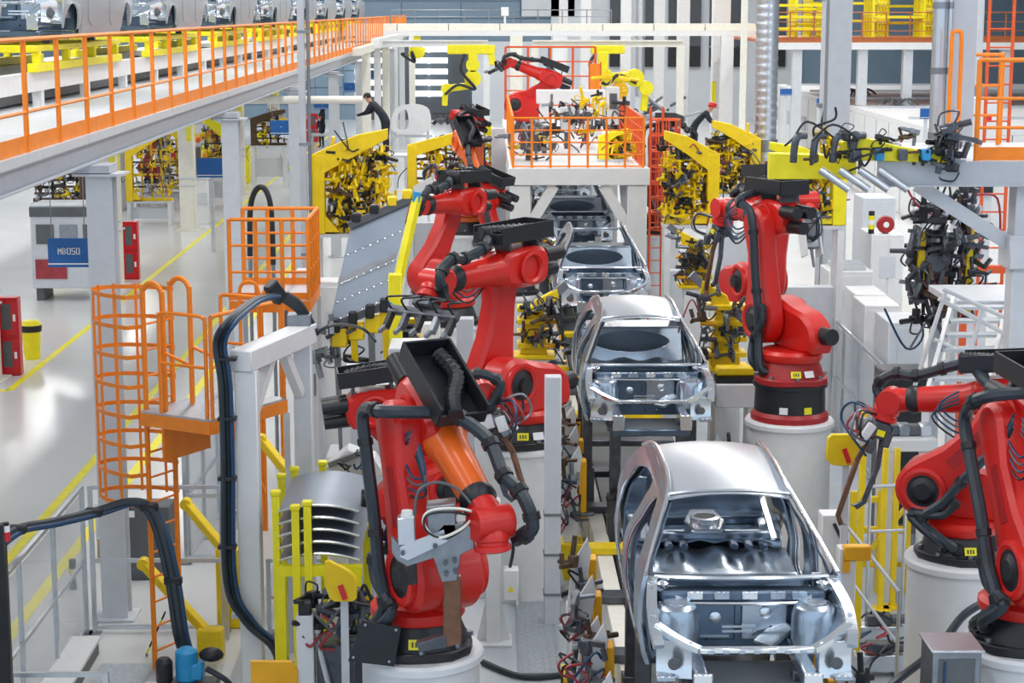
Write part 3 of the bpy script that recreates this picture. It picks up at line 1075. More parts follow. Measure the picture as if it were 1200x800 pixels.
    fw.bb(-.72, .72, -.10, -.07, .28, .80)
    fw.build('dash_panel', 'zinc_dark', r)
    for (x0, x1, z0, z1, m) in ((-.38, -.05, .42, .76, 'zinc_dark'), (.0, .36, .42, .76, 'zinc'), (-.6, -.42, .5, .74, 'zinc'), (.4, .6, .5, .74, 'zinc_dark')):
        MB().bb(x0, x1, -.125, -.10, z0, z1, .012).build('dash_pressing', m, r)
    for x, z in ((-.22, .62), (.2, .66), (.28, .5), (-.5, .64), (.48, .60)):
        MB().lathe([(.045, 0), (.05, .02), (.03, .03)], 12, (x, -.125, z), (0, -1, 0)).build('grommet', 'zinc_bright', r)
    rq = random.Random(9)
    for k in range(16):
        x, z = rq.uniform(-.62, .62), rq.uniform(.34, .76)
        MB().lathe([(rq.uniform(.008, .02), 0), (.012, .006)], 8, (x, -.127, z), (0, -1, 0)).build('dash_hole', 'black' if k % 3 else 'zinc_bright', r)
    for x0, z0, x1, z1 in ((-.34, .46, -.10, .46), (.04, .44, .30, .70), (.36, .44, .36, .74), (-.40, .44, -.40, .76), (-.6, .80, .6, .80)):
        MB().bar((x0, -.132, z0), (x1, -.132, z1), .022, .02).build('dash_rib', 'zinc', r)
    MB().bb(-.16, .12, -.14, -.12, .53, .55).bb(-.16, .12, -.14, -.12, .49, .51).build('stiffening_bead', 'zinc_bright', r)['kind'] = 'stuff'
    MB().box((0, -.17, .83), (1.36, .16, .10), None, .02).build('cowl_box', 'zinc_dark', r)
    for x in (-.40, -.18, .05, .28, .46):
        MB().box((x, -.255, .845), (.13, .02, .07), None, .006).build('cowl_bracket', 'zinc_bright' if x in (.05, -.40) else 'zinc', r)
    MB().tube([(-.72, -.08, .955), (-.35, -.165, .965), (0, -.185, .968), (.35, -.165, .965), (.72, -.08, .955)], .022, 6, 4).build('cowl_edge', 'zinc_bright', r)
    MB().grid(lambda u, v: (-.70 + 1.4 * u, -.16 + .12 * (2 * u - 1) ** 2 + .17 * v, .955 - .12 * v), 12, 3, .012).build('cowl_top', 'zinc', r)
    MB().tube([(-.70, -.27, .79), (0, -.30, .79), (.70, -.27, .79)], .014, 5, 3).build('cowl_lip', 'zinc_bright', r)
    MB().box((0, -.02, .70), (1.30, .10, .10), None, .03).build('dash_beam', 'zinc_dark', r)
    # front aprons, strut towers, rails, lamp brackets
    for s in (-1, 1):
        rail = [(s * .735, -.08, .94), (s * .765, -.35, .90), (s * .785, -.62, .84), (s * .78, -.86, .74), (s * .76, -.98, .66)]
        q = MB()
        pr = smooth_path(rail, 4)
        for a, c in zip(pr, pr[1:]):
            q.bar(a, c, .085, .05)
        u = q.build('upper_rail', 'zinc_bright', r)
        MB().grid(lambda a, c: (s * (.755 - .20 * c + .03 * sin(a * 5)), -.10 - .78 * a, .90 - .20 * a - (.36 - .05 * a) * c), 10, 6, .015).build('apron', 'zinc', r)
        tw = MB().lathe([(.19, .45), (.185, .72), (.165, .79), (.12, .815), (.055, .81), (.05, .79)], 18, (s * .565, -.36, 0))
        tw = tw.build('strut_tower', 'zinc', r)
        MB().lathe([(.10, .817), (.10, .83), (.085, .83)], 16, (s * .565, -.36, 0)).build('strut_ring', 'zinc_bright', tw)
        MB().lathe([(.045, .812), (.045, .826)], 12, (s * .565, -.36, 0)).build('strut_hole', 'black', tw)
        MB().box((s * .43, -.62, .40), (.11, 1.05, .14), None, .02).build('front_rail', 'zinc', r)
        MB().box((s * .43, -1.15, .40), (.15, .04, .20), None, .01).build('crush_plate', 'zinc_bright', r)
        lp = MB()
        lp.grid(lambda a, c: (s * (.50 + .27 * a), -.90 - .10 * (1 - a) + .04 * sin(c * 3), .70 - .02 * a - .30 * c), 5, 5, .012)
        lp.build('lamp_bracket', 'zinc_bright', r)
        MB().box((s * .70, -.93, .40), (.16, .14, .05), None, .01).build('lamp_shelf', 'zinc', r)
        MB().lathe([(.05, 0), (.05, .02), (.03, .022)], 10, (s * .64, -.97, .52), (0, -1, 0)).build('lamp_hole', 'dark_grey', r)
        cr = [(s * .765, -.80, .775), (s * .60, -.93, .70), (s * .46, -1.02, .655), (s * .44, -1.03, .65)]
        q = MB()
        pr = smooth_path(cr, 3)
        for a, c in zip(pr, pr[1:]):
            q.bar(a, c, .075, .045)
        q.build('corner_arm', 'zinc_bright', r)
        MB().lathe([(.05, 0), (.055, .015), (.025, .03)], 12, (s * .66, -.17, .915)).build('hinge_boss', 'zinc_bright', r)
        MB().bar((s * .70, -.13, .89), (s * .44, -.26, .80), .09, .03).build('cowl_gusset', 'zinc_bright', r)
        for k in range(5):
            MB().box((s * (.752 + .008 * k), -.2 - .13 * k, .945 - .03 * k), (.035, .04, .03), None, .006).build('fender_tab', 'zinc', u)
        MB().bb(s * .60, s * .73, .02, .16, .27, .92, .02).build('hinge_pillar', 'zinc', r)
    MB().box((0, -1.035, .652), (.90, .07, .045), None, .01).build('upper_crossmember', 'zinc_bright', r)
    for k in range(7):
        MB().box((-.36 + .12 * k, -1.072, .645), (.05, .015, .03), None, .004).build('crossmember_clip', 'zinc', r)
    MB().box((0, -1.0, .24), (1.0, .08, .09), None, .015).build('lower_crossmember', 'zinc_dark', r)
    MB().bar((.38, -.13, .56), (.16, -.30, .44), .20, .03).build('steering_plate', 'zinc_bright', r)
    MB().bb(-.55, .55, -.75, -.12, .20, .24, .01).build('subframe', 'dark_grey', r)
    return r


CZ = 1.83
CX = 2.10
CY = (15.03, 24.47, 33.97, 43.55, 53.1)
car1 = make_car('silver bare car body with roof directly beside the standing near robot pedestals', None, (CX, CY[0], CZ), False, True)
car1['label'] = 'silver bare car body with roof, front of the queue on the line'
car2 = make_car('silver bare car body with roof, waiting behind the front car', None, (CX, CY[1], CZ))
car3 = dup(car2, None, 'roofless silver car body between two yellow jig stations', (CX, CY[2], CZ), None, ('roof', 'windscreen_header'))
car4 = dup(car2, None, 'roofless silver car body entering the white gate', (CX, CY[3], CZ), None, ('roof', 'windscreen_header'))
car5 = dup(car2, None, 'shaded roofless car body deep under the white gate', (CX, CY[4], CZ), None, ('roof', 'windscreen_header'))
carm = make_car('silver car body with doors riding a yellow skid on the mezzanine', 'bodies on the mezzanine conveyor', (-7.25, 20.6, ZM + .80), True)
carm.scale = (1.14, 1.28, 1.14)
for k in range(1, 9):
    dup(carm, None, None, (-7.25, 20.6 + 9.3 * k, ZM + .80))
for k in range(9):
    sk = skid(-7.4, 20.6 + 1.4 + 9.3 * k, ZM + .525, 1.42, 6.6, .40, 'yellow skid carrying a silver body along the mezzanine', 'yellow skids on the mezzanine conveyor', 1)
    for sx in (-.62, .62):
        for y in (-1.9, 1.4):
            MB().bb(sx - .06, sx + .06, y - .06, y + .06, .40, .465).build('locating_post', 'dark_grey', sk)

# ================================================================== six axis robots
def arm_outline(L, r0, r1, w0, w1, bow=0.0):
    """rounded link outline along +b from (0,0) to (0,L)"""
    pts = []
    for i in range(13):
        a = pi + pi * i / 12
        pts.append((r0 * cos(a), r0 * sin(a)))
    pts += [(r0 * .97, r0 * .35), (w0 + bow, L * .38), (w1 + bow, L * .70)]
    for i in range(11):
        a = pi * i / 10
        pts.append((r1 * cos(a), L + r1 * sin(a)))
    pts += [(-w1 + bow, L * .70), (-w0 + bow, L * .38), (-r0 * .97, r0 * .35)]
    return pts


def hose_rings(root, name, pts, r, m='hose', every=7, k=6, ring=1.28):
    o = MB().tube(pts, r, 8, k).build(name, m, root)
    sp = smooth_path(pts, k)
    q = []
    for i in range(every // 2, len(sp) - 1, every):
        d = (sp[i + 1] - sp[i]).normalized()
        MB().cyl(sp[i] - d * r * .55, sp[i] + d * r * .55, r * ring, n=8).build('hose_clamp', 'black', o)
    return o


def robot(name, label, base, yaw, a2, a3, s=1.0, riser=0.0, riser_m='black', col='red', fcol=None, side=1, ped=True, ped_r=.50, tool=None,
          tray=True, detail=2, td=None, base_m='black', group=None, ped_label=None, ph=None):
    base = V(base)
    fcol = fcol or col
    if ped:
        hgt = ph or base.z
        pr_ = thing('robot_pedestal', ped_label or 'white round pedestal', 'pedestal', (base.x, base.y, base.z - hgt))
        MB().lathe([(ped_r, 0), (ped_r, hgt - .09), (ped_r * 1.0, hgt - .085)], 32).build('drum', 'white_paint', pr_)
        MB().lathe([(ped_r * 1.07, hgt - .085), (ped_r * 1.07, hgt - .03), (ped_r * 1.03, hgt - .002)], 32).build('rim', 'white_paint', pr_)
        for k in range(6):
            an = k * pi / 3 + .4
            MB().prism([(0, 0), (.16, 0), (0, .5)], (cos(an) * ped_r * .98, sin(an) * ped_r * .98, 0.0), (cos(an), sin(an), 0), (0, 0, 1), (-sin(an), cos(an), 0), .02).build('foot_rib', 'white_paint', pr_)
    r = thing(name, label, 'robot', base, yaw, group)
    S = s
    zb = riser
    if riser:
        MB().lathe([(.47 * S, .0), (.47 * S, .07), (.43 * S, .12)], 26).build('foot_flange', 'red_dark' if riser_m == 'black' else 'black', r)
        MB().lathe([(.43 * S, .12), (.42 * S, riser - .06), (.45 * S, riser - .05), (.45 * S, riser)], 26).build('riser', riser_m, r)
        for an in (-1.9, -1.2):
            MB().box((cos(an - yaw) * .425 * S, sin(an - yaw) * .425 * S, riser * .36), (.11, .012, .09),
                     MX.Rotation(an - yaw + pi / 2, 3, 'Z'), .0).build('label_plate', 'lemon' if an > -1.5 else 'white_print', r)
    # base casting with feet
    q = MB()
    pol = []
    for k in range(8):
        an = k * pi / 4 + pi / 8
        rr = .47 if k % 2 == 0 else .44
        pol += [(S * rr * cos(an - .22), S * rr * sin(an - .22)), (S * rr * cos(an + .22), S * rr * sin(an + .22))]
    q.prism(pol, (0, 0, zb + .04 * S), (1, 0, 0), (0, 1, 0), (0, 0, 1), .08 * S, .012)
    q.lathe([(.41 * S, zb + .07 * S), (.36 * S, zb + .20 * S), (.33 * S, zb + .27 * S)], 24)
    bo = q.build('base', base_m, r)
    for k in range(8):
        an = k * pi / 4 + pi / 8
        MB().cyl((.415 * S * cos(an), .415 * S * sin(an), zb + .08 * S), (.415 * S * cos(an), .415 * S * sin(an), zb + .115 * S), .028 * S, n=6).build('bolt', 'steel', bo)
    if detail > 1:
        for an, m in ((-1.57, 'lemon'), (-1.15, 'white_print')):
            a_ = an - yaw
            tl = MX.Rotation(a_ + pi / 2, 3, 'Z') @ MX.Rotation(-.4, 3, 'X')
            MB().box((cos(a_) * .40 * S, sin(a_) * .40 * S, zb + .15 * S), (.12 * S, .012, .08 * S), tl).build('label_plate', m, bo)
            if m == 'lemon':
                c_ = V((cos(a_) * .408 * S, sin(a_) * .408 * S, zb + .152 * S))
                qq = MB()
                for dx in (-.028, 0, .028):
                    qq.box(c_ + tl @ V((dx * S, -.003, 0)), (.012 * S, .006, .04 * S), tl)
                o_ = qq.build('label_marks', 'black_print', bo)
                o_['kind'] = 'stuff'
    z2 = zb + .72 * S
    J2 = V((.35 * S, 0, z2))
    d1, n1 = V((sin(a2), 0, cos(a2))), V((cos(a2), 0, -sin(a2)))
    J3 = J2 + d1 * 1.15 * S
    d2, n2 = V((cos(a3), 0, sin(a3))), V((-sin(a3), 0, cos(a3)))
    A3 = J3 + V((0, 0, .08 * S))
    W = A3 + d2 * 1.2 * S
    ya = .17 * S * side
    Y = V((0, 1, 0))
    # turret
    MB().lathe([(.36 * S, zb + .27 * S), (.38 * S, zb + .30 * S), (.38 * S, zb + .36 * S), (.34 * S, zb + .40 * S)], 26).build('slew_ring', col, r)
    prof = [(-.42, .36), (.30, .36), (.52, .46), (.64, .60), (.65, .76), (.58, .92), (.42, 1.0), (.22, .97), (.02, .90), (-.25, .86), (-.45, .72), (-.50, .52)]
    prof = [(a * S, zb + c * S) for a, c in chaikin(prof, 1, .22)]
    MB().prism(prof, (0, -ya * .75, 0), (1, 0, 0), (0, 0, 1), (0, 1, 0), .34 * S, .05 * S).build('turret', col, r)
    # shoulder joint: raised ring, black drive cover
    hb = MB().cyl(J2 - Y * .30 * S, J2 + Y * .30 * S, .235 * S, n=24).build('shoulder_hub', col, r)
    for sg in (-1, 1):
        o_ = J2 + Y * sg * .30 * S
        MB().lathe([(.235 * S, 0), (.235 * S, .035 * S), (.20 * S, .045 * S), (.165 * S, .03 * S), (.165 * S, .0)], 24, o_, Y * sg).build('hub_ring', col, hb)
        MB().lathe([(.16 * S, .0), (.16 * S, .02 * S), (.09 * S, .05 * S), (.085 * S, .10 * S if sg == -side else .055 * S)], 20, o_, Y * sg).build('drive_cover', 'black', hb)
    MB().cyl(V((-.30 * S, -ya * .9, zb + .60 * S)), V((-.62 * S, -ya * .9, zb + .62 * S)), .12 * S, .10 * S, 16).build('axis_motor', 'black', r)
    # lower arm
    ol = arm_outline(1.15 * S, .295 * S, .215 * S, .205 * S, .17 * S, -.03 * S)
    la = MB().prism(ol, J2 + Y * ya, n1, d1, Y, .24 * S, .04 * S).build('lower_arm', col, r)
    MB().cyl(J2 + Y * (ya + .12 * S * side), J2 + Y * (ya + .16 * S * side), .17 * S, n=20).build('bearing_cap', 'black', la)
    MB().prism([(-.07 * S, .38 * S), (.05 * S, .38 * S), (.04 * S, .85 * S), (-.06 * S, .85 * S)], J2 + Y * (ya + .121 * S * side), n1, d1, Y, .012 * S).build('recess_panel', 'red_dark' if col == 'red' else col, la)
    # elbow housing with round lips
    ho = [(-.30, -.17), (-.10, -.21), (.12, -.20), (.30, -.165), (.36, -.10), (.36, .13), (.28, .19), (.05, .22), (-.20, .21), (-.33, .12)]
    ho = [(a * S, c * S) for a, c in chaikin(ho, 1, .22)]
    el = MB().prism(ho, A3 - Y * ya * .55, d2, n2, Y, .36 * S, .045 * S).build('elbow_housing', col, r)
    for sg in (-1, 1):
        o_ = A3 - Y * ya * .55 + Y * sg * .17 * S
        MB().lathe([(.175 * S, 0), (.175 * S, .05 * S), (.145 * S, .06 * S), (.12 * S, .035 * S), (.12 * S, .0)], 22, o_, Y * sg).build('elbow_ring', col, el)
    for k, (u_, v_) in enumerate(((.10, .09), (-.10, .09), (0, -.09))):
        o_ = A3 - Y * ya * .55 + Y * u_ * S + n2 * v_ * S
        MB().cyl(o_ - d2 * .28 * S, o_ - d2 * .56 * S, .085 * S, .075 * S, 14).build('wrist_motor', 'black', r)
    # forearm
    FA = A3 - Y * ya * .55
    W = FA + d2 * 1.2 * S
    fo = MB().lathe([(.185 * S, .30 * S), (.175 * S, .36 * S), (.155 * S, .42 * S), (.135 * S, .80 * S), (.128 * S, .92 * S)], 22, FA, d2).build('forearm', fcol, r)
    MB().lathe([(.134 * S, .90 * S), (.145 * S, .93 * S), (.145 * S, .98 * S), (.12 * S, 1.02 * S)], 22, FA, d2).build('forearm_collar', 'black', fo)
    wr = MB().lathe([(.115 * S, 1.0 * S), (.125 * S, 1.08 * S), (.12 * S, 1.16 * S), (.07 * S, 1.22 * S)], 18, FA, d2)
    wr = wr.build('wrist', col, r)
    MB().cyl(W - Y * .15 * S, W + Y * .15 * S, .125 * S, n=20).build('wrist_knuckle', col, wr)
    t_ = V(td).normalized() if td else (d2 - V((0, 0, .7))).normalized()
    fl = MB().lathe([(.10 * S, 0), (.115 * S, .06 * S), (.135 * S, .09 * S), (.135 * S, .13 * S), (.12 * S, .14 * S), (.12 * S, .165 * S), (.14 * S, .17 * S), (.14 * S, .21 * S), (.10 * S, .225 * S)], 22, W, t_)
    fl.build('tool_flange', col, r)
    # dress pack
    hp = J2 + Y * (ya + .22 * S * side)
    he = J3 + Y * (ya + .22 * S * side)
    hr = .052 * S
    if detail > 0:
        hose_rings(r, 'arm_hose', [V((-.05 * S, ya * 1.9, zb + .14 * S)), V((.02 * S, ya * 2.5, zb + .20 * S)), hp - n1 * .20 * S - d1 * .22 * S, hp - n1 * .22 * S + d1 * .1 * S,
                                   hp - n1 * .19 * S + d1 * .5 * S, he - n1 * .19 * S - d1 * .15 * S, he - n1 * .14 * S + d1 * .16 * S, he + d2 * .12 * S + n2 * .30 * S,
                                   FA + d2 * .32 * S + n2 * .30 * S], hr, 'hose', 9)
    if detail > 1:
        hose_rings(r, 'arm_hose', [V((.06 * S, ya * 1.6, zb + .12 * S)), V((.16 * S, ya * 2.6, zb + .24 * S)), hp - n1 * .08 * S - d1 * .25 * S, hp - n1 * .30 * S - d1 * .02 * S,
                                   hp - n1 * .30 * S + d1 * .2 * S], hr * .9, 'hose', 9)
    if tray:
        T0 = FA + n2 * .30 * S + d2 * .02 * S
        q = MB()
        q.bar(T0 - d2 * .36 * S, T0 + d2 * .42 * S, .40 * S, .02 * S, n2)
        for sg in (-1, 1):
            q.bar(T0 - d2 * .36 * S + Y * sg * .20 * S + n2 * .08 * S, T0 + d2 * .42 * S + Y * sg * .20 * S + n2 * .08 * S, .02 * S, .17 * S, n2)
        q.bar(T0 - d2 * .36 * S - Y * .2 * S + n2 * .08 * S, T0 - d2 * .36 * S + Y * .2 * S + n2 * .08 * S, .02 * S, .17 * S, n2)
        q.bar(T0 + d2 * .42 * S - Y * .2 * S + n2 * .05 * S, T0 + d2 * .42 * S + Y * .2 * S + n2 * .05 * S, .02 * S, .10 * S, n2)
        tr = q.build('cable_tray', 'black', r)
        for sg in (-.3, .3):
            MB().bar(FA + n2 * .19 * S + d2 * sg * S * .7, T0 + d2 * sg * S * .7, .22 * S, .03 * S, d2).build('tray_bracket', 'dark_grey', tr)
        pts = [T0 - d2 * .28 * S + Y * .10 * S + n2 * .07 * S, T0 + Y * .12 * S + n2 * .10 * S, T0 + d2 * .25 * S - Y * .02 * S + n2 * .10 * S, T0 + d2 * .44 * S - Y * .08 * S + n2 * .10 * S]
        q = MB()
        sp = smooth_path(pts, 10)
        q.tube(sp, [.055 * S if i % 2 else .07 * S for i in range(len(sp))], 8, 1)
        q.build('ribbed_hose', 'black', tr)
    if detail > 0:
        Fh = [FA + d2 * .35 * S + n2 * .36 * S - Y * .08 * S, FA + d2 * .62 * S + n2 * .30 * S - Y * .14 * side * S, FA + d2 * .95 * S + n2 * .22 * S - Y * .16 * side * S,
              FA + d2 * 1.18 * S + n2 * .24 * S - Y * .2 * side * S, W + d2 * .18 * S + n2 * .10 * S - Y * .24 * side * S, W + t_ * .16 * S - Y * .20 * side * S]
        hose_rings(r, 'wrist_hose', Fh, .055 * S, 'hose', 5)
    if detail > 1:
        lo = FA + d2 * .34 * S - n2 * .02 * S
        for k in range(4):
            c_ = lo + Y * side * .31 * S - n2 * .04 * k * S
            MB().tube([c_ + d2 * .1 * S + n2 * .15 * S, c_ + d2 * (.30 + .03 * k) * S + n2 * .02 * S, c_ + d2 * .12 * S - n2 * (.16 + .02 * k) * S, c_ - d2 * .14 * S - n2 * .06 * S, c_ - d2 * .05 * S + n2 * .14 * S],
                      .011 * S, 5, 5).build('loose_cable', ('cable_blue', 'dark_grey', 'cable_blue', 'black')[k], r)
    F = W + t_ * .225 * S
    if tool:
        tool(r, F, t_, S)
    return r, F


def frame_of(t_, hint=V((0, 0, 1))):
    s_ = t_.cross(hint)
    s_ = s_.normalized() if s_.length > .05 else V((1, 0, 0))
    return s_, s_.cross(t_)


def tool_gun(r, F, t_, S, rev=1):
    """spot welding gun hanging from the flange"""
    s_, u_ = frame_of(t_)
    b_ = MB().bar(F, F + t_ * .18, .24, .18, u_, .02).build('gun_body', 'gun_metal', r)
    for k, m in enumerate(('steel', 'black', 'white_paint')):
        MB().bar(F + t_ * .05 + s_ * (.10 - .1 * k) + u_ * .10, F + t_ * .28 + s_ * (.10 - .1 * k) + u_ * .16, .08, .09, u_, .01).build('gun_cylinder', m, b_)
    for sg in (-1, 1):
        c0 = F + t_ * .16 + u_ * sg * .05
        L_ = .92 if sg > 0 else .70
        pts = [c0, c0 + t_ * .30 + u_ * sg * .06, c0 + t_ * L_ + u_ * sg * .05, c0 + t_ * (L_ + .07) + u_ * sg * .0]
        q = MB()
        for a, c in zip(pts, pts[1:]):
            q.bar(a, c + (c - a).normalized() * .02, .05, .06, s_, .008)
        q.build('gun_arm', 'bronze' if sg > 0 else 'gun_metal', r)
        MB().cyl(pts[-1], pts[-1] - u_ * sg * .06, .02, .010, 8).build('electrode', 'steel', r)
    for k in range(9):
        rr = random.Random(k + 33)
        c_ = F + t_ * rr.uniform(-.05, .3) + s_ * rr.uniform(-.2, .2) + u_ * rr.uniform(-.14, .18)
        MB().bar(c_, c_ + t_ * rr.uniform(.06, .16), rr.uniform(.04, .1), rr.uniform(.04, .09), u_, .008).build('gun_block', ('gun_metal', 'steel', 'black', 'white_paint', 'gun_metal', 'bronze', 'black', 'steel', 'gun_metal')[k], b_)
    for k, m in enumerate(('copper_red', 'black', 'cable_blue', 'black', 'steel', 'copper_red')):
        rr = random.Random(k + 3)
        a = F + s_ * rr.uniform(-.15, .15) - t_ * .05 + u_ * .1
        MB().tube([a, a + s_ * rr.uniform(-.25, .25) + u_ * rr.uniform(.08, .28), a + t_ * .22 + s_ * rr.uniform(-.28, .28) + u_ * rr.uniform(.1, .3), F + t_ * rr.uniform(.15, .4) + s_ * rr.uniform(-.12, .12) + u_ * .06],
                  .014, 5, 5).build('gun_cable', m, r)
    MB().bar(F + t_ * .02 + s_ * .14, F + t_ * .16 + s_ * .14, .02, .14, u_).build('valve_block', 'white_paint', b_)
    MB().bar(F + t_ * .08 - s_ * .13, F + t_ * .14 - s_ * .13, .03, .08, u_).build('valve_plate', 'lemon', b_)


def tool_plate(r, F, t_, S):
    """aluminium gripper plates with cylinders"""
    s_, u_ = frame_of(t_)
    g = MB().bar(F, F + t_ * .06, .30, .30, u_, .01).build('tool_plate', 'alu', r)
    for sg in (-1, 1):
        MB().bar(F + t_ * .06 + s_ * sg * .13, F + t_ * .62 + s_ * sg * .13, .03, .22, u_, .006).build('side_plate', 'white_paint', r)
    MB().bar(F + t_ * .1, F + t_ * .34, .2, .2, u_, .02).build('tool_motor', 'gun_metal', r)
    MB().bar(F + t_ * .36, F + t_ * .5, .22, .16, u_, .01).build('tool_block', 'steel', r)
    MB().cyl(F + t_ * .5, F + t_ * .8, .03, .02, 8).build('pin', 'steel', r)
    for k in range(4):
        rr = random.Random(k + 13)
        a = F + u_ * .12 + s_ * rr.uniform(-.1, .1)
        MB().tube([a, a + u_ * .22 + s_ * rr.uniform(-.2, .2), a + t_ * .3 + u_ * .18 + s_ * rr.uniform(-.2, .2), F + t_ * .4 + u_ * .1], .016, 5, 5).build('tool_cable', ('black', 'cable_blue', 'black', 'dark_grey')[k], r)


def tool_clamp(r, F, t_, S):
    """black gripper frame with rows of clamps"""
    s_, u_ = frame_of(t_)
    MB().bar(F, F + t_ * .12, .26, .26, u_, .02).build('tool_changer', 'gun_metal', r)
    MB().bar(F + t_ * .16 - s_ * .5, F + t_ * .16 + s_ * .5, .10, .10, u_, .01).build('gripper_beam', 'gun_metal', r)
    for k in range(5):
        c_ = F + t_ * .16 + s_ * (-.45 + .225 * k)
        MB().bar(c_, c_ + t_ * .25, .07, .09, u_, .01).build('clamp_body', ('black', 'steel', 'black', 'gun_metal', 'black')[k], r)
        MB().bar(c_ + t_ * .2, c_ + t_ * .34 + u_ * .08, .04, .05, u_).build('clamp_jaw', 'steel', r)
        MB().tube([c_ + u_ * .05, c_ + u_ * .2 - t_ * .05, c_ + u_ * .18 - s_ * .15 - t_ * .1, F + u_ * .12], .014, 5, 4).build('tool_cable', 'black', r)


D = R
# near left robot with the grey hook tool
rA, FA_ = robot('welding_robot', 'red robot with orange forearm and black cable tray beside the front car', G(490, 757, 2.0), D(-62), D(-15), D(-32), 1.075, fcol='robot_orange', side=-1,
                ped_label='white round pedestal under the red robot with an orange forearm', td=(.15, .0, -1), ped_r=.53)
# grey hook tool of the near robot, authored in world directions and turned into the robot's frame
iv = MX.Rotation(-D(-62), 4, 'Z') @ MX.Translation(-G(490, 757, 2.0))


def LW(px, py, y):
    return iv @ P(px, py, y)


yt = 14.55


def pxpoly(pts, y, t, name, m, parent, bev=0.0):
    o_ = iv @ P(*pts[0], y)
    ux = (iv.to_3x3() @ V((1, 0, 0)))
    vz = V((0, 0, 1))
    wy = (iv.to_3x3() @ V((0, 1, 0)))
    base_ = P(*pts[0], y)
    poly = [((P(a, c, y) - base_).x, (P(a, c, y) - base_).z) for a, c in pts]
    return MB().prism(poly, o_, ux, vz, wy, t, bev).build(name, m, parent)


hk = pxpoly([(459, 628), (472, 640), (503, 630), (520, 612), (548, 612), (556, 618), (556, 640), (540, 648), (536, 678), (518, 680), (508, 652), (478, 662), (466, 655), (459, 645)], yt, .10, 'tool_bracket', 'steel', rA, .008)
pxpoly([(469, 640), (520, 620), (524, 634), (478, 656), (469, 652)], yt - .055, .02, 'bracket_cheek', 'alu', hk)
pxpoly([(520, 676), (540, 674), (541, 752), (519, 757)], yt, .08, 'hook_bar', 'bronze', rA, .008)
pxpoly([(488, 752), (522, 742), (524, 756), (492, 762)], yt, .10, 'hook_foot', 'gun_metal', rA, .006)
pxpoly([(500, 590), (534, 586), (535, 622), (502, 626)], yt + .06, .22, 'tool_motor', 'steel', rA, .01)
pxpoly([(466, 605), (486, 602), (487, 634), (467, 636)], yt + .02, .16, 'tool_cylinder', 'alu', rA, .008)
MB().cyl(LW(477, 606, yt), LW(477, 598, yt), .055, .045, 14).build('cylinder_cap', 'white_paint', rA)
pxpoly([(476, 660), (488, 656), (489, 682), (478, 684)], yt + .02, .10, 'clevis', 'black', rA, .006)
for a, c in ((522, 660), (533, 657), (523, 673), (534, 670), (510, 640), (472, 648)):
    MB().cyl(LW(a, c, yt - .05), LW(a, c, yt - .09), .02, n=8).build('bolt', 'gun_metal', hk)
MB().tube([LW(570, 605, yt), LW(540, 596, yt - .1), LW(505, 598, yt - .12), LW(496, 612, yt - .12), LW(512, 630, yt - .12), LW(540, 620, yt - .1), LW(556, 604, yt)], .012, 6, 6).build('tool_cable', 'cream', rA)
MB().tube([LW(566, 608, yt), LW(530, 600, yt - .1), LW(500, 604, yt - .14), LW(500, 622, yt - .14), LW(525, 630, yt - .1), LW(560, 606, yt)], .010, 6, 6).build('tool_cable', 'black', rA)
MB().tube([LW(486, 604, yt), LW(490, 576, yt), LW(510, 565, yt + .05), LW(535, 572, yt + .1), LW(552, 590, yt)], .012, 6, 6).build('tool_cable', 'dark_grey', rA)

rB, _ = robot('welding_robot', 'red robot leaning back behind the orange armed robot, with weld gun', G(505, 650, 2.0) + V((-.15, .3, 0)), D(7), D(-45), D(7), .92, side=1, tool=tool_gun, td=(.30, -.15, -1),
              ped_label='white round pedestal behind the near robot pedestal', ped_r=.43)
rC, _ = robot('welding_robot', 'red robot reaching over the stacked grey panels, tall upright arm', G(612, 518, 2.0), D(226), D(-9), D(-2), 1.18, side=-1, tool=tool_clamp, td=(.6, .1, -.8),
              ped_label='white round pedestal between the weld gun and the middle car', ped_r=.48)
rD, _ = robot('welding_robot', 'red robot holding a shiny clamp frame above the grey panel rack', G(527, 378, 2.0), D(235), D(-34), D(2), 1.2, side=-1, tool=tool_clamp, td=(.3, -.6, -.5), detail=1,
              ped_label='white round pedestal behind the grey panel rack')
rE, _ = robot('welding_robot', 'red robot with raised ring elbow in front of the white gate', (.55, 36, 2.0), D(140), D(17), D(15), .98, side=1, tool=tool_plate, detail=1,
              ped_label='white round pedestal left of the roofless car')
rF, _ = robot('welding_robot', 'orange red robot carrying a big black cable tray beside the gate post', (-.5, 46, 2.0), D(-70), D(-12), D(-38), 1.15, col='robot_orange', side=1, tool=tool_clamp, detail=1,
              ped_label='white round pedestal far down the left of the line')
rF2, _ = robot('welding_robot', 'dark dressed red robot below the yellow overhead arm', (-.35, 54, 2.3), D(120), D(-15), D(10), 1.0, side=1, tool=tool_clamp, detail=1,
               ped_label='white round pedestal below the yellow overhead arm')
rG, _ = robot('welding_robot', 'red robot on top of the white gate with a long reaching arm', (1.15, 52, 4.12), D(177), D(-58), D(21), 1.02, side=-1, tool=tool_clamp, td=(1, 0, -.5), detail=1, ped=False)
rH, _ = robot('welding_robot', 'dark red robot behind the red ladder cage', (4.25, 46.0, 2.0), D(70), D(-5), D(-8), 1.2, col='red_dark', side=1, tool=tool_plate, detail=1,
              ped_label='white round pedestal behind the red ladder cage')
rI, _ = robot('welding_robot', 'large red robot on a black drum riser to the right of the middle car', G(925, 489, 2.0), D(115), D(7), D(0), 1.11, riser=.5, side=1, tool=tool_gun, td=(.3, 0, -1),
              ped_label='white round pedestal under the robot with a black drum riser', ped_r=.56, base_m='red_dark', tray=True, detail=2)
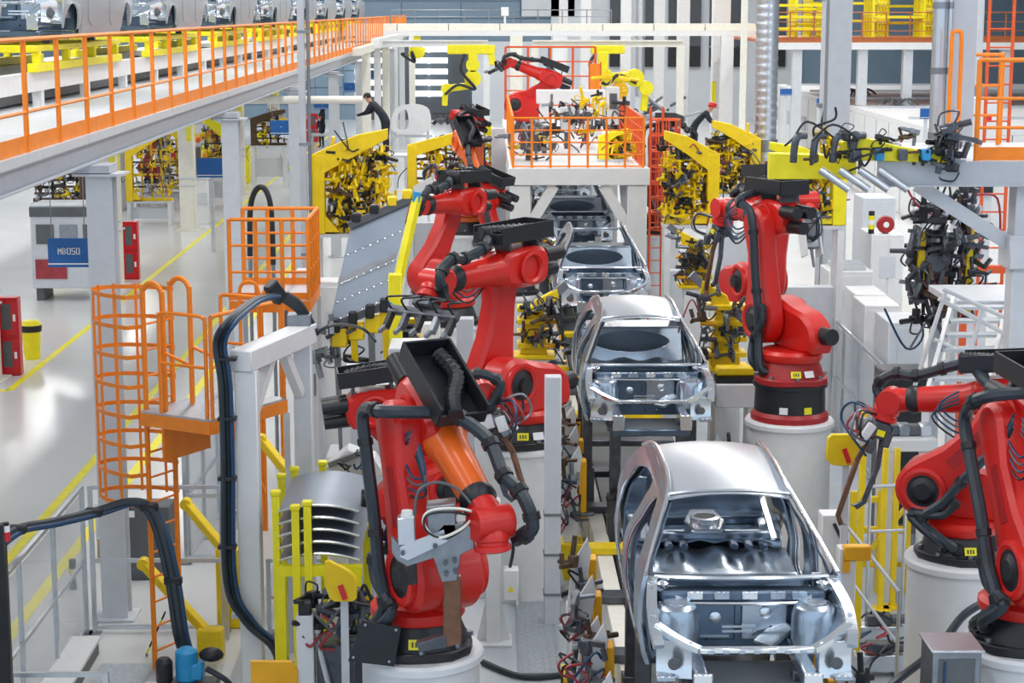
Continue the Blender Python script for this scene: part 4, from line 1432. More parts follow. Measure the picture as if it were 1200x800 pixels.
rM, _ = robot('welding_robot', 'red robot carrying a white plated gripper beside the white cabinets', (4.5, 32, 2.0), D(-73), D(18), D(4), 1.22, side=1, tool=tool_plate, td=(.35, 0, -1), detail=1,
              ped_label='white round pedestal beside the tall white cabinets', ped_r=.45)
rJ, _ = robot('welding_robot', 'red robot stretching left with a weld gun beside the yellow paddle', G(1125, 650, 2.0), D(157), D(-41), D(-6), .98, side=1, tool=tool_gun, td=(.30, .1, -1),
              ped_label='white round pedestal beside the sloping alloy handrail', ped_r=.52)
rK, _ = robot('welding_robot', 'red robot with tall arm and thick black hose by the steel junction box', G(1200, 752, 2.0), D(-80), D(-30), D(-4), 1.08, side=-1, tool=None,
              ped_label='white round pedestal beside the steel junction box', ped_r=.52)

# ================================================================== gate over the line
GY, GZ = 39.6, 4.10
gx0, gx1 = P(597, 205, GY).x, P(760, 205, GY).x
gt = thing('line_gate', 'white steel gate bridging the line with an orange railed deck', 'gate', ((gx0 + gx1) / 2, GY, 0))
for k in range(4):
    WB(gt).bb(gx0, gx1, GY + .16 + k * 4.6, GY + .14 + (k + 1) * 4.6, GZ - .12, GZ).build('deck_plate', 'white_paint', gt)
WB(gt).bb(gx0 - .03, gx1 + .03, GY, GY + .15, GZ - .34, GZ + .02, .01).build('front_beam', 'white_paint', gt)
for sx, x in ((1, gx0), (-1, gx1)):
    WB(gt).bb(x, x + sx * .14, GY + .16, GY + 18.4, GZ - .34, GZ - .13).build('side_beam', 'white_paint', gt)
    for yy in (GY + .05, GY + 9, GY + 18):
        WB(gt).bb(x + sx * .02, x + sx * .44, yy, yy + .4, 0, GZ - .35, .015).build('leg', 'white_paint', gt)
    WB(gt).bar((x + sx * .40, GY + .2, GZ - 1.25), (x + sx * .95, GY + .2, GZ - .36), .2, .22).build('knee_brace', 'white_paint', gt)
    WB(gt).bar((x + sx * .40, GY + .2, GZ - 1.6), (x + sx * .40, GY + 2.0, GZ - .36), .16, .16).build('long_brace', 'pale_grey', gt)
railing('gate_railing', 'orange grid railing across the front of the white gate', 'railing',
        [(gx0 + .08, GY + .1, GZ), (gx1 - .1, GY + .1, GZ)], 1.07, .40, 'rail_orange', .022, (.05, .28, .52, .76), 0)
railing('gate_railing', 'orange side railing on the gate deck beside the red ladder cage', 'railing',
        [(gx1 - .1, GY + .5, GZ), (gx1 - .1, GY + 11, GZ)], 1.07, .6, 'rail_red', .022, (.28, .52, .76), 0)
railing('gate_railing', 'orange side railing on the gate deck above the left robots', 'railing',
        [(gx0 + .08, GY + .5, GZ), (gx0 + .08, GY + 11, GZ)], 1.07, .6, 'rail_orange', .022, (.28, .52, .76), 0)
railing('gate_railing', 'red grid railing across the rear of the white gate deck', 'railing',
        [(gx0 + .1, GY + 18.2, GZ), (gx1 - .1, GY + 18.2, GZ)], 2.2, .7, 'rail_red', .03, (.2, .4, .6, .8), 0)
q = P(697, 110, 56)
r = thing('mesh_screen', 'bright orange mesh screen standing on the gate deck', 'screen', (q.x, 56, GZ))
MB().bb(-.16, .16, -.02, .02, .05, 1.75, .005).build('panel', 'rail_orange', r)
for s in (-.17, .17):
    MB().bb(s - .02, s + .02, -.03, .03, 0, 1.8).build('frame_post', 'rail_red', r)

# clamp library shared by every jig
CL = []


def clamp_lib():
    specs = []
    for v, m in enumerate(('gun_metal', 'brown', 'yellow', 'steel', 'black', 'brown', 'yellow', 'gun_metal')):
        rr = random.Random(40 + v)
        q = MB()
        q.box((0, 0, 0), (.10, .13, .16), None, .012)
        q.cyl((0, -.02, .05), (0, -.02, .26 + .04 * (v % 3)), .035, n=8)
        q.bar((0, -.04, -.05), (.02, -.26, -.02 - .04 * (v % 2)), .05, .06)
        q.bar((.02, -.24, -.02), (.02, -.27, .12), .045, .045)
        if v % 2:
            q.cyl((-.05, .0, -.02), (-.24, .0, -.05), .03, n=8)
        else:
            q.box((.09, -.02, .03), (.10, .09, .07), None, .008)
            q.tube([(-.03, 0, .08), (-.14, -.05, .16), (-.17, -.04, -.02), (-.05, -.02, -.09)], .012, 5, 4)
        me = q.mesh('clamp')
        me.materials.append(MATS[m])
        CL.append(me)


clamp_lib()


def clamps(root, c, w, h, d, n, seed, pal=None, smin=.55, smax=1.0):
    """n clamp units scattered over a w x d x h region centred on c (local)"""
    rr = random.Random(seed)
    pal = pal or (1, 2, 2, 6, 6, 5, 0, 3, 2, 4)
    pal = list(pal)
    nx = max(1, round(sqrt(n * w / max(h, .01))))
    nz = max(1, round(n / nx))
    for i in range(nx):
        for k in range(nz):
            o = link('clamp', CL[rr.choice(pal)], root)
            o.location = (c[0] + (i + .5 + rr.uniform(-.4, .4)) / nx * w - w / 2, c[1] + rr.uniform(-.5, .5) * d, c[2] + (k + .5 + rr.uniform(-.4, .4)) / nz * h - h / 2)
            o.rotation_euler = (rr.uniform(-.5, .5), rr.choice((0, pi / 2, pi, -pi / 2)) + rr.uniform(-.3, .3), rr.uniform(-.9, .9))
            sc = rr.uniform(smin, smax)
            o.scale = (sc, sc, sc)


def cable_mess(root, c, w, h, n, seed, r_=.014, mats=('black', 'dark_grey', 'copper_red', 'cable_blue')):
    rr = random.Random(seed)
    for k in range(n):
        p_ = V((c[0] + rr.uniform(-.5, .5) * w, c[1] + rr.uniform(-.12, .12), c[2] + rr.uniform(-.5, .5) * h))
        pts = [p_]
        for j in range(3):
            p_ = p_ + V((rr.uniform(-.35, .35) * w, rr.uniform(-.1, .1), rr.uniform(-.4, .4) * h))
            pts.append(p_)
        MB().tube(pts, r_, 5, 5).build('cable', mats[k % len(mats)], root)


def frame_jig(label, x, y, z0, w, h, post='r', m='yellow', n=36, seed=1, rz=0.0, base=0.0, group=None, foot=True):
    """tall C-shaped locating jig: post, slanted top arm, wedge foot, panel bars and clamps"""
    r = thing('locating_jig', label, 'jig', (x, y, base), rz, group)
    sg = 1 if post == 'r' else -1
    zb = z0 - base
    MB().bb(sg * (w / 2 - .24), sg * w / 2, -.34, .0, zb, zb + h * .80, .015).build('post', m, r)
    pts = [(sg * w / 2, zb + h * .80), (sg * (w / 2 - .24), zb + h * .62), (-sg * (w * .10), zb + h * .80), (-sg * w / 2, zb + h * .96), (-sg * w / 2, zb + h * 1.06), (-sg * w * .1, zb + h * 1.0)]
    MB().prism(pts, (0, -.2, 0), (1, 0, 0), (0, 0, 1), (0, 1, 0), .26, .01).build('top_arm', m, r)
    MB().prism([(sg * w / 2, zb + h * .02), (sg * w / 2, zb + h * .32), (sg * (w / 2 - .5 * min(w, 1)), zb + h * .02)], (0, -.22, 0), (1, 0, 0), (0, 0, 1), (0, 1, 0), .16).build('wedge_foot', m, r)
    MB().bb(-w / 2, w / 2, -.12, .12, zb - .0, zb + .1, .01).build('sill', m, r)
    for k in range(4):
        xx = -w / 2 + w * (k + .5) / 4.6
        MB().bb(xx - .035, xx + .035, .02, .09, zb + .1, zb + h * (.80 + .02 * k)).build('upright_bar', m, r)
    for k in range(4):
        zz = zb + h * (.18 + .17 * k)
        MB().bb(-w / 2 + .02, w / 2 - .17, -.03, .03, zz, zz + .06).build('cross_bar', m if k % 2 else 'brown', r)
    if foot:
        zt_ = max(.06, zb - .002)
        MB().bb(-w / 2, w / 2, -.35, .25, zt_ - .06, zt_).build('plinth_top', 'pale_grey', r)
        if zt_ > .3:
            for sx in (-1, 1):
                for y_ in (-.28, .18):
                    MB().bb(sx * (w / 2 - .08) - .06, sx * (w / 2 - .08) + .06, y_ - .06, y_ + .06, 0, zt_ - .06).build('plinth_leg', 'white_paint', r)
            MB().bb(-w / 2 + .15, w / 2 - .15, -.2, .1, zt_ * .25, zt_ * .7, .01).build('control_box', 'pale_grey', r)
    clamps(r, (-sg * .14, -.06, zb + h * .46), w * .8, h * .80, .3, int(n * 1.7), seed)
    cable_mess(r, (-sg * .05, -.15, zb + h * .5), w * .8, h * .7, 7, seed + 5)
    return r


def jig_px(label, px0, py0, px1, py1, y, post, n, seed, m='yellow', **kw):
    a, c = P(px0, py1, y), P(px1, py0, y)
    return frame_jig(label, (a.x + c.x) / 2, y, a.z, c.x - a.x, (c.z - a.z) / 1.06, post, m, n, seed, **kw)


jig_px('tall yellow jig full of brown clamps beside the orange platform rail', 368, 150, 455, 272, 35, 'l', 60, 1)
jig_px('yellow jig with a broad shoulder arm left of the gate', 478, 152, 560, 222, 48.6, 'l', 30, 2)
jig_px('yellow jig with a sloping arm and wedge foot by the red ladder cage', 776, 152, 842, 262, 38, 'r', 42, 3)
jig_px('yellow jig with a square shoulder behind the wedge footed jig', 832, 140, 890, 226, 45, 'r', 44, 4)
jig_px('yellow jig behind the red robot with the white gripper', 898, 165, 990, 262, 33, 'r', 40, 5, 'lemon')
jig_px('small yellow jig behind the orange red robot', 556, 140, 592, 210, 57, 'r', 14, 6, 'lemon')
jig_px('small yellow jig standing on the gate deck by the screen', 700, 150, 735, 186, 41.8, 'l', 10, 7, 'lemon', base=GZ, foot=True)


# short yellow jigs gripping the car sides
def side_jig(label, px0, py0, px1, py1, y, sg, seed):
    a, c = P(px0, py1, y), P(px1, py0, y)
    w, h = c.x - a.x, c.z - a.z
    r = thing('side_jig', label, 'jig', ((a.x + c.x) / 2, y, 0))
    z0 = a.z
    MB().bb(-w * .28, w * .28, -.2, .2, 0, z0, .02).build('stand', 'white_paint', r)
    MB().bb(-w * .42, w * .42, -.24, .24, z0, z0 + .06, .01).build('base_plate', 'yellow', r)
    MB().prism([(-w * .30, z0 + .06), (w * .26, z0 + .06), (w * .18, z0 + h * .62), (-w * .20, z0 + h * .62)], (0, 0, 0), (1, 0, 0), (0, 0, 1), (0, 1, 0), .24, .015).build('tower', 'yellow', r)
    for k in range(4):
        zz = z0 + h * (.14 + .16 * k)
        MB().bb(-w * .36, w * .36, -.20, .14, zz, zz + .08, .01).build('shelf_block', 'yellow', r)
        MB().cyl((sg * w * .2, -.22, zz + .04), (sg * w * .5, -.22, zz + .05), .035, n=8).build('cylinder', ('amber', 'gun_metal', 'amber', 'steel')[k], r)
    MB().prism([(-sg * w * .1, z0 + h * .60), (sg * w * .05, z0 + h * .56), (sg * w * .5, z0 + h * .80), (sg * w * .46, z0 + h * .92), (0, z0 + h * .76)], (0, -.05, 0), (1, 0, 0), (0, 0, 1), (0, 1, 0), .14, .01).build('swing_arm', 'yellow', r)
    MB().bar((sg * w * .40, -.05, z0 + h * .84), (sg * w * .66, -.05, z0 + h * .98), .10, .12).build('clamp_head', 'steel', r)
    clamps(r, (sg * w * .12, -.24, z0 + h * .5), w * .8, h * .7, .16, 12, seed, (0, 1, 3, 4, 7), .5, .95)
    cable_mess(r, (sg * w * .2, -.26, z0 + h * .5), w * .6, h * .6, 6, seed, .012)
    return r


side_jig('yellow stacked jig gripping the left side of the second car', 598, 330, 655, 418, 27.5, 1, 11)
side_jig('yellow stacked jig gripping the right side of the second car', 818, 318, 884, 432, 27.0, -1, 12)
side_jig('yellow jig gripping the left side of the roofless car', 596, 250, 640, 312, 38.3, 1, 13)
side_jig('yellow jig gripping the right side of the roofless car', 790, 262, 842, 336, 34.5, -1, 14)
side_jig('yellow jig behind the red robot reaching over the panels', 455, 352, 500, 418, 29.5, -1, 15)


# ================================================================== caged ladder and platform on the left
def tubepx(root, pts, z=None, y=None, r_=.02, m='rail_orange', n='rail', k=1):
    w = [G(a, c, z) if z is not None else P(a, c, y) for a, c in pts]
    return WB(root).tube(w, r_, 6, k).build(n, m, root)


s1, s2 = G(182, 785, 0), G(204, 775, 0)
dl = (s2 - s1).normalized()
nl = V((-dl.y, dl.x, 0))
if nl.x > 0:
    nl = -nl
s2 = s1 + dl * .46
ld = thing('caged_ladder', 'orange caged ladder climbing to the small orange platform', 'ladder', s1)
zpl = 3.05
for p_ in (s1, s2):
    inn = p_ - nl * .28
    WB(ld).tube([p_, p_ + V((0, 0, 3.0)), *[p_ - nl * (.14 - .14 * cos(t_)) + V((0, 0, 4.3 + .16 * sin(t_))) for t_ in [i * pi / 8 for i in range(9)]], inn + V((0, 0, 3.6)), inn + V((0, 0, zpl))], .03, 8, 2).build('stile', 'rail_orange', ld)
    WB(ld).tube([inn + V((0, 0, 3.7)), inn - nl * .35 + V((0, 0, 3.6))], .018, 6, 1).build('link_rail', 'rail_orange', ld)
for k in range(14):
    WB(ld).cyl(s1 + V((0, 0, .22 + .29 * k)), s2 + V((0, 0, .22 + .29 * k)), .013, n=6).build('rung', 'rail_orange', ld)
mid = (s1 + s2) / 2
for k in range(8):
    z = P(145, 338, mid.y).z - .335 * k - .06
    pts = []
    for j in range(17):
        an = -pi * .5 + pi * j / 16
        pts.append(mid + dl * (.40 * sin(an)) + nl * (.10 + .76 * cos(an)) + V((0, 0, z)))
    pts = [s1 + V((0, 0, z))] + pts + [s2 + V((0, 0, z))]
    q = WB(ld)
    for a, c in zip(pts, pts[1:]):
        q.bar(a, c + (c - a).normalized() * .004, .010, .045)
    q.build('cage_hoop', 'rail_orange', ld)
ztop, zbot = P(145, 338, mid.y).z - .02, P(145, 338, mid.y).z - .335 * 7 - .1
for j in range(7):
    an = -pi * .5 + pi * (j + .5) / 7
    b_ = mid + dl * (.39 * sin(an)) + nl * (.10 + .75 * cos(an))
    WB(ld).bar(b_ + V((0, 0, zbot)), b_ + V((0, 0, ztop)), .03, .012).build('cage_strip', 'rail_orange', ld)

pf = thing('access_platform', 'small orange access platform at the head of the caged ladder', 'platform', s1 - nl * .9 + dl * .2)
corner = [s1 - nl * .04 - dl * .12, s1 - nl * 1.0 - dl * .12, s1 - nl * 1.0 + dl * 1.25, s1 - nl * .04 + dl * 1.25]
corner = [V((c.x, c.y, zpl)) for c in corner]
WB(pf).prism([(c.x, c.y) for c in corner], (0, 0, zpl - .02), (1, 0, 0), (0, 1, 0), (0, 0, 1), .03).build('deck', 'plate_steel', pf)
for a, c in zip(corner, corner[1:] + corner[:1]):
    WB(pf).bar(a - V((0, 0, .1)), c - V((0, 0, .1)), .03, .14).build('edge_channel', 'rail_orange', pf)
WB(pf).bar(corner[0].lerp(corner[1], .3) - V((0, 0, .3)), corner[0].lerp(corner[1], .3) + dl * .8 - V((0, 0, .3)), .03, .5).build('bracket_plate', 'rail_orange', pf)
WB(pf).bar(corner[1] + dl * .4 - V((0, 0, .16)), corner[1] + dl * .4 + V((.3, 0, -.9)), .07, .07).build('strut', 'rail_orange', pf)
for c in corner[2:]:
    WB(pf).bar(V((c.x, c.y, 0)), c - V((0, 0, .17)), .06, .06).build('leg', 'alu', pf)
pr1 = thing('platform_guard', 'orange tubular guard frames around the small access platform', 'railing', corner[1])
for (a, c) in ((corner[1], corner[2]), (corner[2], corner[3]), (corner[0].lerp(corner[1], .25), corner[1])):
    d_ = (c - a).normalized()
    h = V((0, 0, 1.12))
    WB(pr1).tube([a + d_ * .04, a + d_ * .04 + h * .9, a + d_ * .06 + h * .98, a + d_ * .16 + h, c - d_ * .16 + h, c - d_ * .06 + h * .98, c - d_ * .04 + h * .9, c - d_ * .04], .022, 6, 2).build('guard_frame', 'rail_orange', pr1)
    WB(pr1).tube([a + d_ * .05 + h * .5, c - d_ * .05 + h * .5], .018, 6, 1).build('mid_rail', 'rail_orange', pr1)
# second orange platform further back
yb = 26.4
a, c = P(270, 352, yb), P(362, 352, yb)
pf2 = thing('access_platform', 'orange railed platform in front of the tall yellow jig', 'platform', (a.x, yb, 0))
zb2 = a.z
WB(pf2).bb(a.x, c.x, yb, yb + 1.6, zb2 - .04, zb2).build('deck', 'pale_grey', pf2)
for (x0, y0, x1, y1) in ((a.x, yb, c.x, yb), (a.x, yb + 1.6, c.x, yb + 1.6), (a.x, yb, a.x, yb + 1.6), (c.x, yb, c.x, yb + 1.6)):
    WB(pf2).bar((x0, y0, zb2 - .09), (x1, y1, zb2 - .09), .04, .16).build('edge_channel', 'rail_orange', pf2)
    for t_ in (0, 1):
        pass
for x0, y0 in ((a.x, yb), (c.x, yb), (a.x, yb + 1.6), (c.x, yb + 1.6)):
    WB(pf2).bar((x0, y0, 0), (x0, y0, zb2 - .17), .07, .07).build('leg', 'pale_grey', pf2)
railing('platform_guard', 'orange square guard rail on the platform by the tall yellow jig', 'railing',
        [(a.x, yb + .03, zb2), (c.x, yb + .03, zb2), (c.x, yb + 1.55, zb2), (a.x, yb + 1.55, zb2)], 1.15, .42, 'rail_orange', .026, (.35, .68), .1)
r = thing('hooped_post', 'pair of orange inverted U hand hoops before the rear orange platform', 'railing', (a.x + .3, yb - .12, 0))
for k in range(2):
    x0 = a.x + .28 + .30 * k
    z_ = zb2 + .16 - k * .12
    WB(r).tube([(x0 - .13, yb - .12, 0), (x0 - .13, yb - .12, z_ * .6)] + [(x0 - .13 * cos(t_), yb - .12, z_ + .13 * sin(t_)) for t_ in [i * pi / 8 for i in range(9)]] + [(x0 + .13, yb - .12, z_ * .6), (x0 + .13, yb - .12, 0)], .025, 6, 1).build('hoop', 'rail_orange', r)
r = thing('red_ladder_cage', 'red ladder cage at the right side of the white gate', 'ladder', (P(778, 250, 43).x, 43, 0))
c0 = P(778, 140, 43)
c1 = P(778, 268, 43)
for k in range(8):
    z = c1.z + (c0.z - c1.z) * k / 7
    MB().tube([(.34 * cos(t), .34 * sin(t), z) for t in [i * pi / 9 for i in range(18)]], .022, 5, 1, True).build('cage_hoop', 'rail_red', r)
for j in range(9):
    t = j * 2 * pi / 9
    MB().bar((.34 * cos(t), .34 * sin(t), c1.z), (.34 * cos(t), .34 * sin(t), c0.z), .03, .03).build('cage_strip', 'rail_red', r)
for s in (-.36, -.08):
    MB().cyl((s, -.30, 0), (s, -.30, c0.z + .3), .03, n=6).build('stile', 'rail_red', r)
for k in range(16):
    MB().cyl((-.36, -.30, .3 + .29 * k), (-.08, -.30, .3 + .29 * k), .014, n=5).build('rung', 'rail_red', r)

# ================================================================== white portal frame with cables
zt = 4.02
pa, pb = G(288, 408, zt), G(354, 380, zt)
pt = thing('portal_frame', 'white welded portal frame carrying thick black cables', 'frame', (pa.x, pa.y, 0))
WB(pt).bb(pa.x - .115, pa.x + .115, pa.y - .115, pa.y + .115, 0, zt - .22, .012).build('front_post', 'white_paint', pt)
WB(pt).bb(pb.x - .10, pb.x + .10, pb.y - .10, pb.y + .10, 0, zt - .22, .012).build('rear_post', 'pale_grey', pt)
dd = (pb - pa).normalized()
WB(pt).bar(pa - dd * .14 + V((0, 0, -.11)), pb + dd * .14 + V((0, 0, -.11)), .24, .22, None, .012).build('top_beam', 'white_paint', pt)
WB(pt).bar(pa + dd * .1 + V((0, 0, -.75)), pa + dd * .62 + V((0, 0, -.22)), .10, .10).build('corner_brace', 'white_paint', pt)
WB(pt).bar(pb - dd * .1 + V((0, 0, -.75)), pb - dd * .55 + V((0, 0, -.22)), .10, .10).build('corner_brace', 'white_paint', pt)
for p_ in (pa, pb):
    WB(pt).bb(p_.x - .2, p_.x + .2, p_.y - .2, p_.y + .2, .0, .03).build('base_plate', 'pale_grey', pt)
for z in (1.2, 2.3, 3.3):
    WB(pt).bb(pa.x - .2, pa.x - .116, pa.y - .13, pa.y - .05, z, z + .05).build('cable_clip', 'pale_grey', pt)
pcb = thing('power_cable', 'thick black and blue power cables draped down the white portal post', 'cable', (pa.x - .2, pa.y - .2, 0))
for k, (o_, m) in enumerate(((0, 'hose'), (.05, 'cable_blue'), (-.045, 'hose'))):
    yb_ = pa.y - .18 - .03 * k
    WB(pcb).tube([P(325, 343, pb.y) + V((o_, -.25, 0)), P(300, 356, (pa.y + pb.y) / 2) + V((o_, 0, .03)), P(272, 376, yb_) + V((o_, 0, 0)), P(258, 402, yb_) + V((o_, 0, 0)), P(264, 450, yb_) + V((o_, 0, 0)), P(267, 540, yb_) + V((o_, 0, 0)), P(270, 680, yb_) + V((o_, 0, 0)),
                  P(292, 728, yb_) + V((o_, 0, 0)), P(325, 760, yb_) + V((o_, 0, 0)), P(335, 800, yb_) + V((o_, 0, 0))], (.04, .024, .032)[k], 8, 6).build('strand', m, pcb)
for py in (420, 490, 560, 640):
    q = P(266, py, pa.y - .2)
    WB(pcb).bb(q.x - .09, q.x + .10, q.y - .06, q.y + .05, q.z - .02, q.z + .02, .006).build('cable_tie', 'black', pcb)
# black multi-plug on top of the frame
pc = P(325, 338, pb.y)
r = thing('cable_connector', 'black multi cable connector on top of the portal frame', 'connector', (pb.x, pb.y, zt))
WB(r).bar(P(316, 332, pb.y - .2), P(330, 352, pb.y - .1), .13, .16, None, .02).build('plug_head', 'black', r)
for k in range(5):
    WB(r).tube([P(328, 350, pb.y - .12) + V((.02 * k, 0, .015 * k)), P(345, 362, pb.y - .05) + V((.015 * k, 0, .02 * k)), P(362, 378, pb.y) + V((0, 0, .02 * k)), P(372, 392, pb.y + .1) + V((0, .03 * k, 0))], .022, 6, 4).build('cable_strand', 'hose', r)
WB(r).bb(pb.x - .15, pb.x + .1, pb.y - .12, pb.y + .12, zt, zt + .12).build('mount', 'steel', r)
MB().tube([P(372, 388, pb.y + .1), P(395, 380, pb.y + .4), P(425, 385, 23), P(440, 400, 23)], .02, 6, 5).build('loose_strand', 'hose', None)
o = bpy.data.objects['loose_strand']
o.name = 'trailing_cable'
tag(o, 'thin black cable trailing from the portal frame to the grey panel rack', 'cable')

# ================================================================== clear guard fences
def fence(label, p0, p1, h, n, m='acrylic', rails=(0.02, .49, 1.0), cat='fence', z0=0.0):
    p0, p1 = V(p0), V(p1)
    r = thing('guard_fence', label, cat, p0)
    for i in range(n + 1):
        p_ = p0.lerp(p1, i / n)
        WB(r).bar(p_ + V((0, 0, z0)), p_ + V((0, 0, h)), .05, .05).build('post', 'alu', r)
        WB(r).bb(p_.x - .07, p_.x + .07, p_.y - .07, p_.y + .07, z0, z0 + .015).build('foot', 'steel', r)
    for f in rails:
        zz = z0 + .04 + (h - z0 - .06) * f
        WB(r).bar(V((p0.x, p0.y, zz)), V((p1.x, p1.y, zz)), .045, .045).build('rail', 'alu', r)
    if m:
        for i in range(n):
            a_, c_ = p0.lerp(p1, (i + .03) / n), p0.lerp(p1, (i + .97) / n)
            zc = z0 + (h - z0) / 2
            WB(r).bar(V((a_.x, a_.y, zc)), V((c_.x, c_.y, zc)), .006, (h - z0) * .9).build('pane', m, r)
    return r


fc = G(95, 569, 1.83)
fence('clear panelled guard fence running along the yellow aisle line', (fc.x, fc.y, 0), (fc.x - .03, fc.y - 7.5, 0), 1.83, 5)
fence('open alloy rail fence behind the orange caged ladder', (fc.x + .1, fc.y, 0), (G(258, 569, 1.83).x, fc.y, 0), 1.83, 1, None)
fence('open alloy rail fence beside the stacked grey pressings', (G(312, 663, .92).x, fc.y - .1, 0), (G(408, 663, .92).x, fc.y - .1, 0), .95, 1, None)
f2 = G(214, 500, 1.9)
fence('tall clear guard fence under the orange access platform', (f2.x, f2.y, 0), (f2.x + .9, f2.y + .1, 0), 1.9, 1)
fence('clear guard fence side return under the orange access platform', (f2.x + .02, f2.y + .15, 0), (f2.x + .12, f2.y + 2.3, 0), 1.9, 2)
fn = G(0, 790, .95)
fence('low alloy hand rail at the front edge of the fenced corner', (G(-10, 790, 1.0).x, G(60, 790, 1.0).y, 0), (G(124, 790, 1.0).x, G(60, 790, 1.0).y, 0), 1.02, 1, None)

# ---- loose items inside the fenced corner
cb = [P(-8, 640, 18.9), P(20, 620, 19.2), P(60, 612, 19.6), P(110, 600, 20.0), P(150, 588, 20.1), P(175, 594, 20.1), P(190, 625, 20.0), P(203, 680, 19.9), P(212, 740, 19.8), P(222, 772, 19.8)]
cbt = thing('cable_bundle', 'thick black cable bundle arching from the fence to the blue pump', 'cable', V((cb[-1].x, cb[-1].y, 0)))
for k, (dx, r_, m) in enumerate(((0, .05, 'hose'), (.06, .03, 'cable_blue'), (-.055, .035, 'hose'))):
    WB(cbt).tube([p_ + V((dx, 0, -abs(dx) * .4)) for p_ in cb], r_, 8, 6).build('strand', m, cbt)
for p_ in (cb[1], cb[3], cb[5], cb[7]):
    WB(cbt).box(p_, (.2, .1, .1), None, .02).build('cable_tie', 'black', cbt)
q = G(222, 806, .35)
r = thing('pump_unit', 'bright blue pump unit fed by an arching black cable', 'pump', (q.x, q.y, .2))
MB().bb(-.2, .3, -.2, .2, -.18, .22, .02).build('base', 'dark_grey', r)
MB().lathe([(.08, 0), (.12, .04), (.12, .34), (.06, .38)], 16, (-.02, 0, .22)).build('motor', 'sky_blue', r)
MB().bb(-.1, .16, -.1, .1, .26, .44, .02).build('valve_body', 'sky_blue', r)
MB().ball((.24, 0, .52), .11, 12, 8, (1.2, .8, .7)).build('cable_boot', 'black', r)
MB().lathe([(.07, .22), (.09, .26), (.09, .46), (.06, .5)], 14, (-.25, -.05, 0)).build('filter_pot', 'black', r)
MB().tube([(.2, -.1, .4), (.4, -.15, .3), (.55, -.1, .12), (.8, 0, .05)], .03, 6).build('pump_hose', 'hose', r)
q = G(184, 815, .3)
r = thing('terminal_box', 'small white terminal box next to the blue pump', 'box', (q.x, q.y, 0))
MB().bb(-.14, .12, -.12, .12, 0, .42, .012).build('case', 'white_paint', r)
MB().bb(-.12, .10, -.125, -.12, .05, .38).build('lid', 'pale_grey', r)
q = G(190, 790, .01)
tag(MB().bb(q.x - .75, q.x + .65, q.y - .9, q.y + .35, 0, .02).build('tread_plate', 'plate_steel'), 'shiny steel tread plate under the orange ladder foot', 'floor plate')
a, c = G(70, 790, .25), G(100, 742, .25)
r = thing('cable_duct', 'white sloping cable duct lid on the floor by the fence', 'duct', ((a.x + c.x) / 2, (a.y + c.y) / 2, 0))
WB(r).bar(V((a.x, a.y - .5, .2)), V((c.x, c.y, .2)), .35, .04).build('lid', 'white_paint', r)
WB(r).bar(V((a.x, a.y - .5, .09)), V((c.x, c.y, .09)), .3, .18).build('channel', 'dark_grey', r)
q = G(170, 682, 0)
r = thing('switch_cabinet', 'dark grey switch cabinet behind the ladder foot', 'cabinet', (q.x, q.y + .3, 0))
MB().bb(-.34, .34, -.22, .22, 0, 1.0, .015).build('case', 'dark_grey', r)
MB().bb(-.32, .32, -.23, -.22, .05, .96).build('door', 'dark_grey', r)
MB().bb(-.3, -.12, -.235, -.23, .86, .95).build('label_plate', 'white_print', r)
MB().bb(.05, .2, -.235, -.23, .86, .95).build('label_plate', 'white_print', r)
q = G(122, 665, 0)
r = thing('notice_stand', 'wooden stand holding a pale blue notice sheet', 'notice', (q.x, q.y + .4, 0))
MB().bb(-.17, .17, 0, .06, 0, .28, .01).build('board_foot', 'wood', r)
MB().bb(-.18, .16, -.01, .02, .28, .78).build('sheet', 'white_paint', r)
MB().bb(-.15, .13, -.014, -.01, .33, .74).build('print', 'pale_grey', r)
MB().bb(.17, .20, -.02, .05, 0, 1.0).build('red_post', 'fire_red', r)
q = G(86, 690, 0)
r = thing('beacon_post', 'blue capped beacon on a short post by the yellow line', 'lamp', (q.x, q.y, 0))
MB().cyl((0, 0, 0), (0, 0, .18), .05, .03, 10).build('foot', 'steel', r)
MB().cyl((0, 0, .18), (0, 0, .28), .05, n=12).build('yellow_band', 'lemon', r)
MB().cyl((0, 0, .28), (0, 0, .40), .045, n=12).build('cap', 'denim', r)
p_ = P(4, 655, 17.2)
r = thing('signal_tower', 'black signal post with a red and white lamp at the fence end', 'lamp', (p_.x - .02, 17.2, 0))
MB().bb(-.06, .05, -.05, .05, 0, p_.z + .35, .01).build('post', 'black', r)
MB().cyl((.06, 0, p_.z + .18), (.06, 0, p_.z + .27), .035, n=12).build('red_lamp', 'lamp_red', r)
MB().cyl((.06, 0, p_.z + .27), (.06, 0, p_.z + .33), .035, n=12).build('white_lamp', 'white_print', r)
MB().cyl((.06, 0, p_.z + .33), (.06, 0, p_.z + .36), .03, n=12).build('lamp_cap', 'black', r)


def prop(label, a, c, foot=True, m='yellow'):
    a, c = V(a), V(c)
    r = thing('yellow_prop', label, 'prop', (c.x, c.y, 0))
    WB(r).bar(a, c, .11, .11, None, .012).build('beam', m, r)
    if foot:
        WB(r).bb(c.x - .15, c.x + .15, c.y - .1, c.y + .1, 0, max(.12, c.z + .1), .02).build('foot', m, r)
    WB(r).cyl(a - V((0, .07, 0)), a + V((0, .07, 0)), .07, n=12).build('pivot', m, r)
    return r


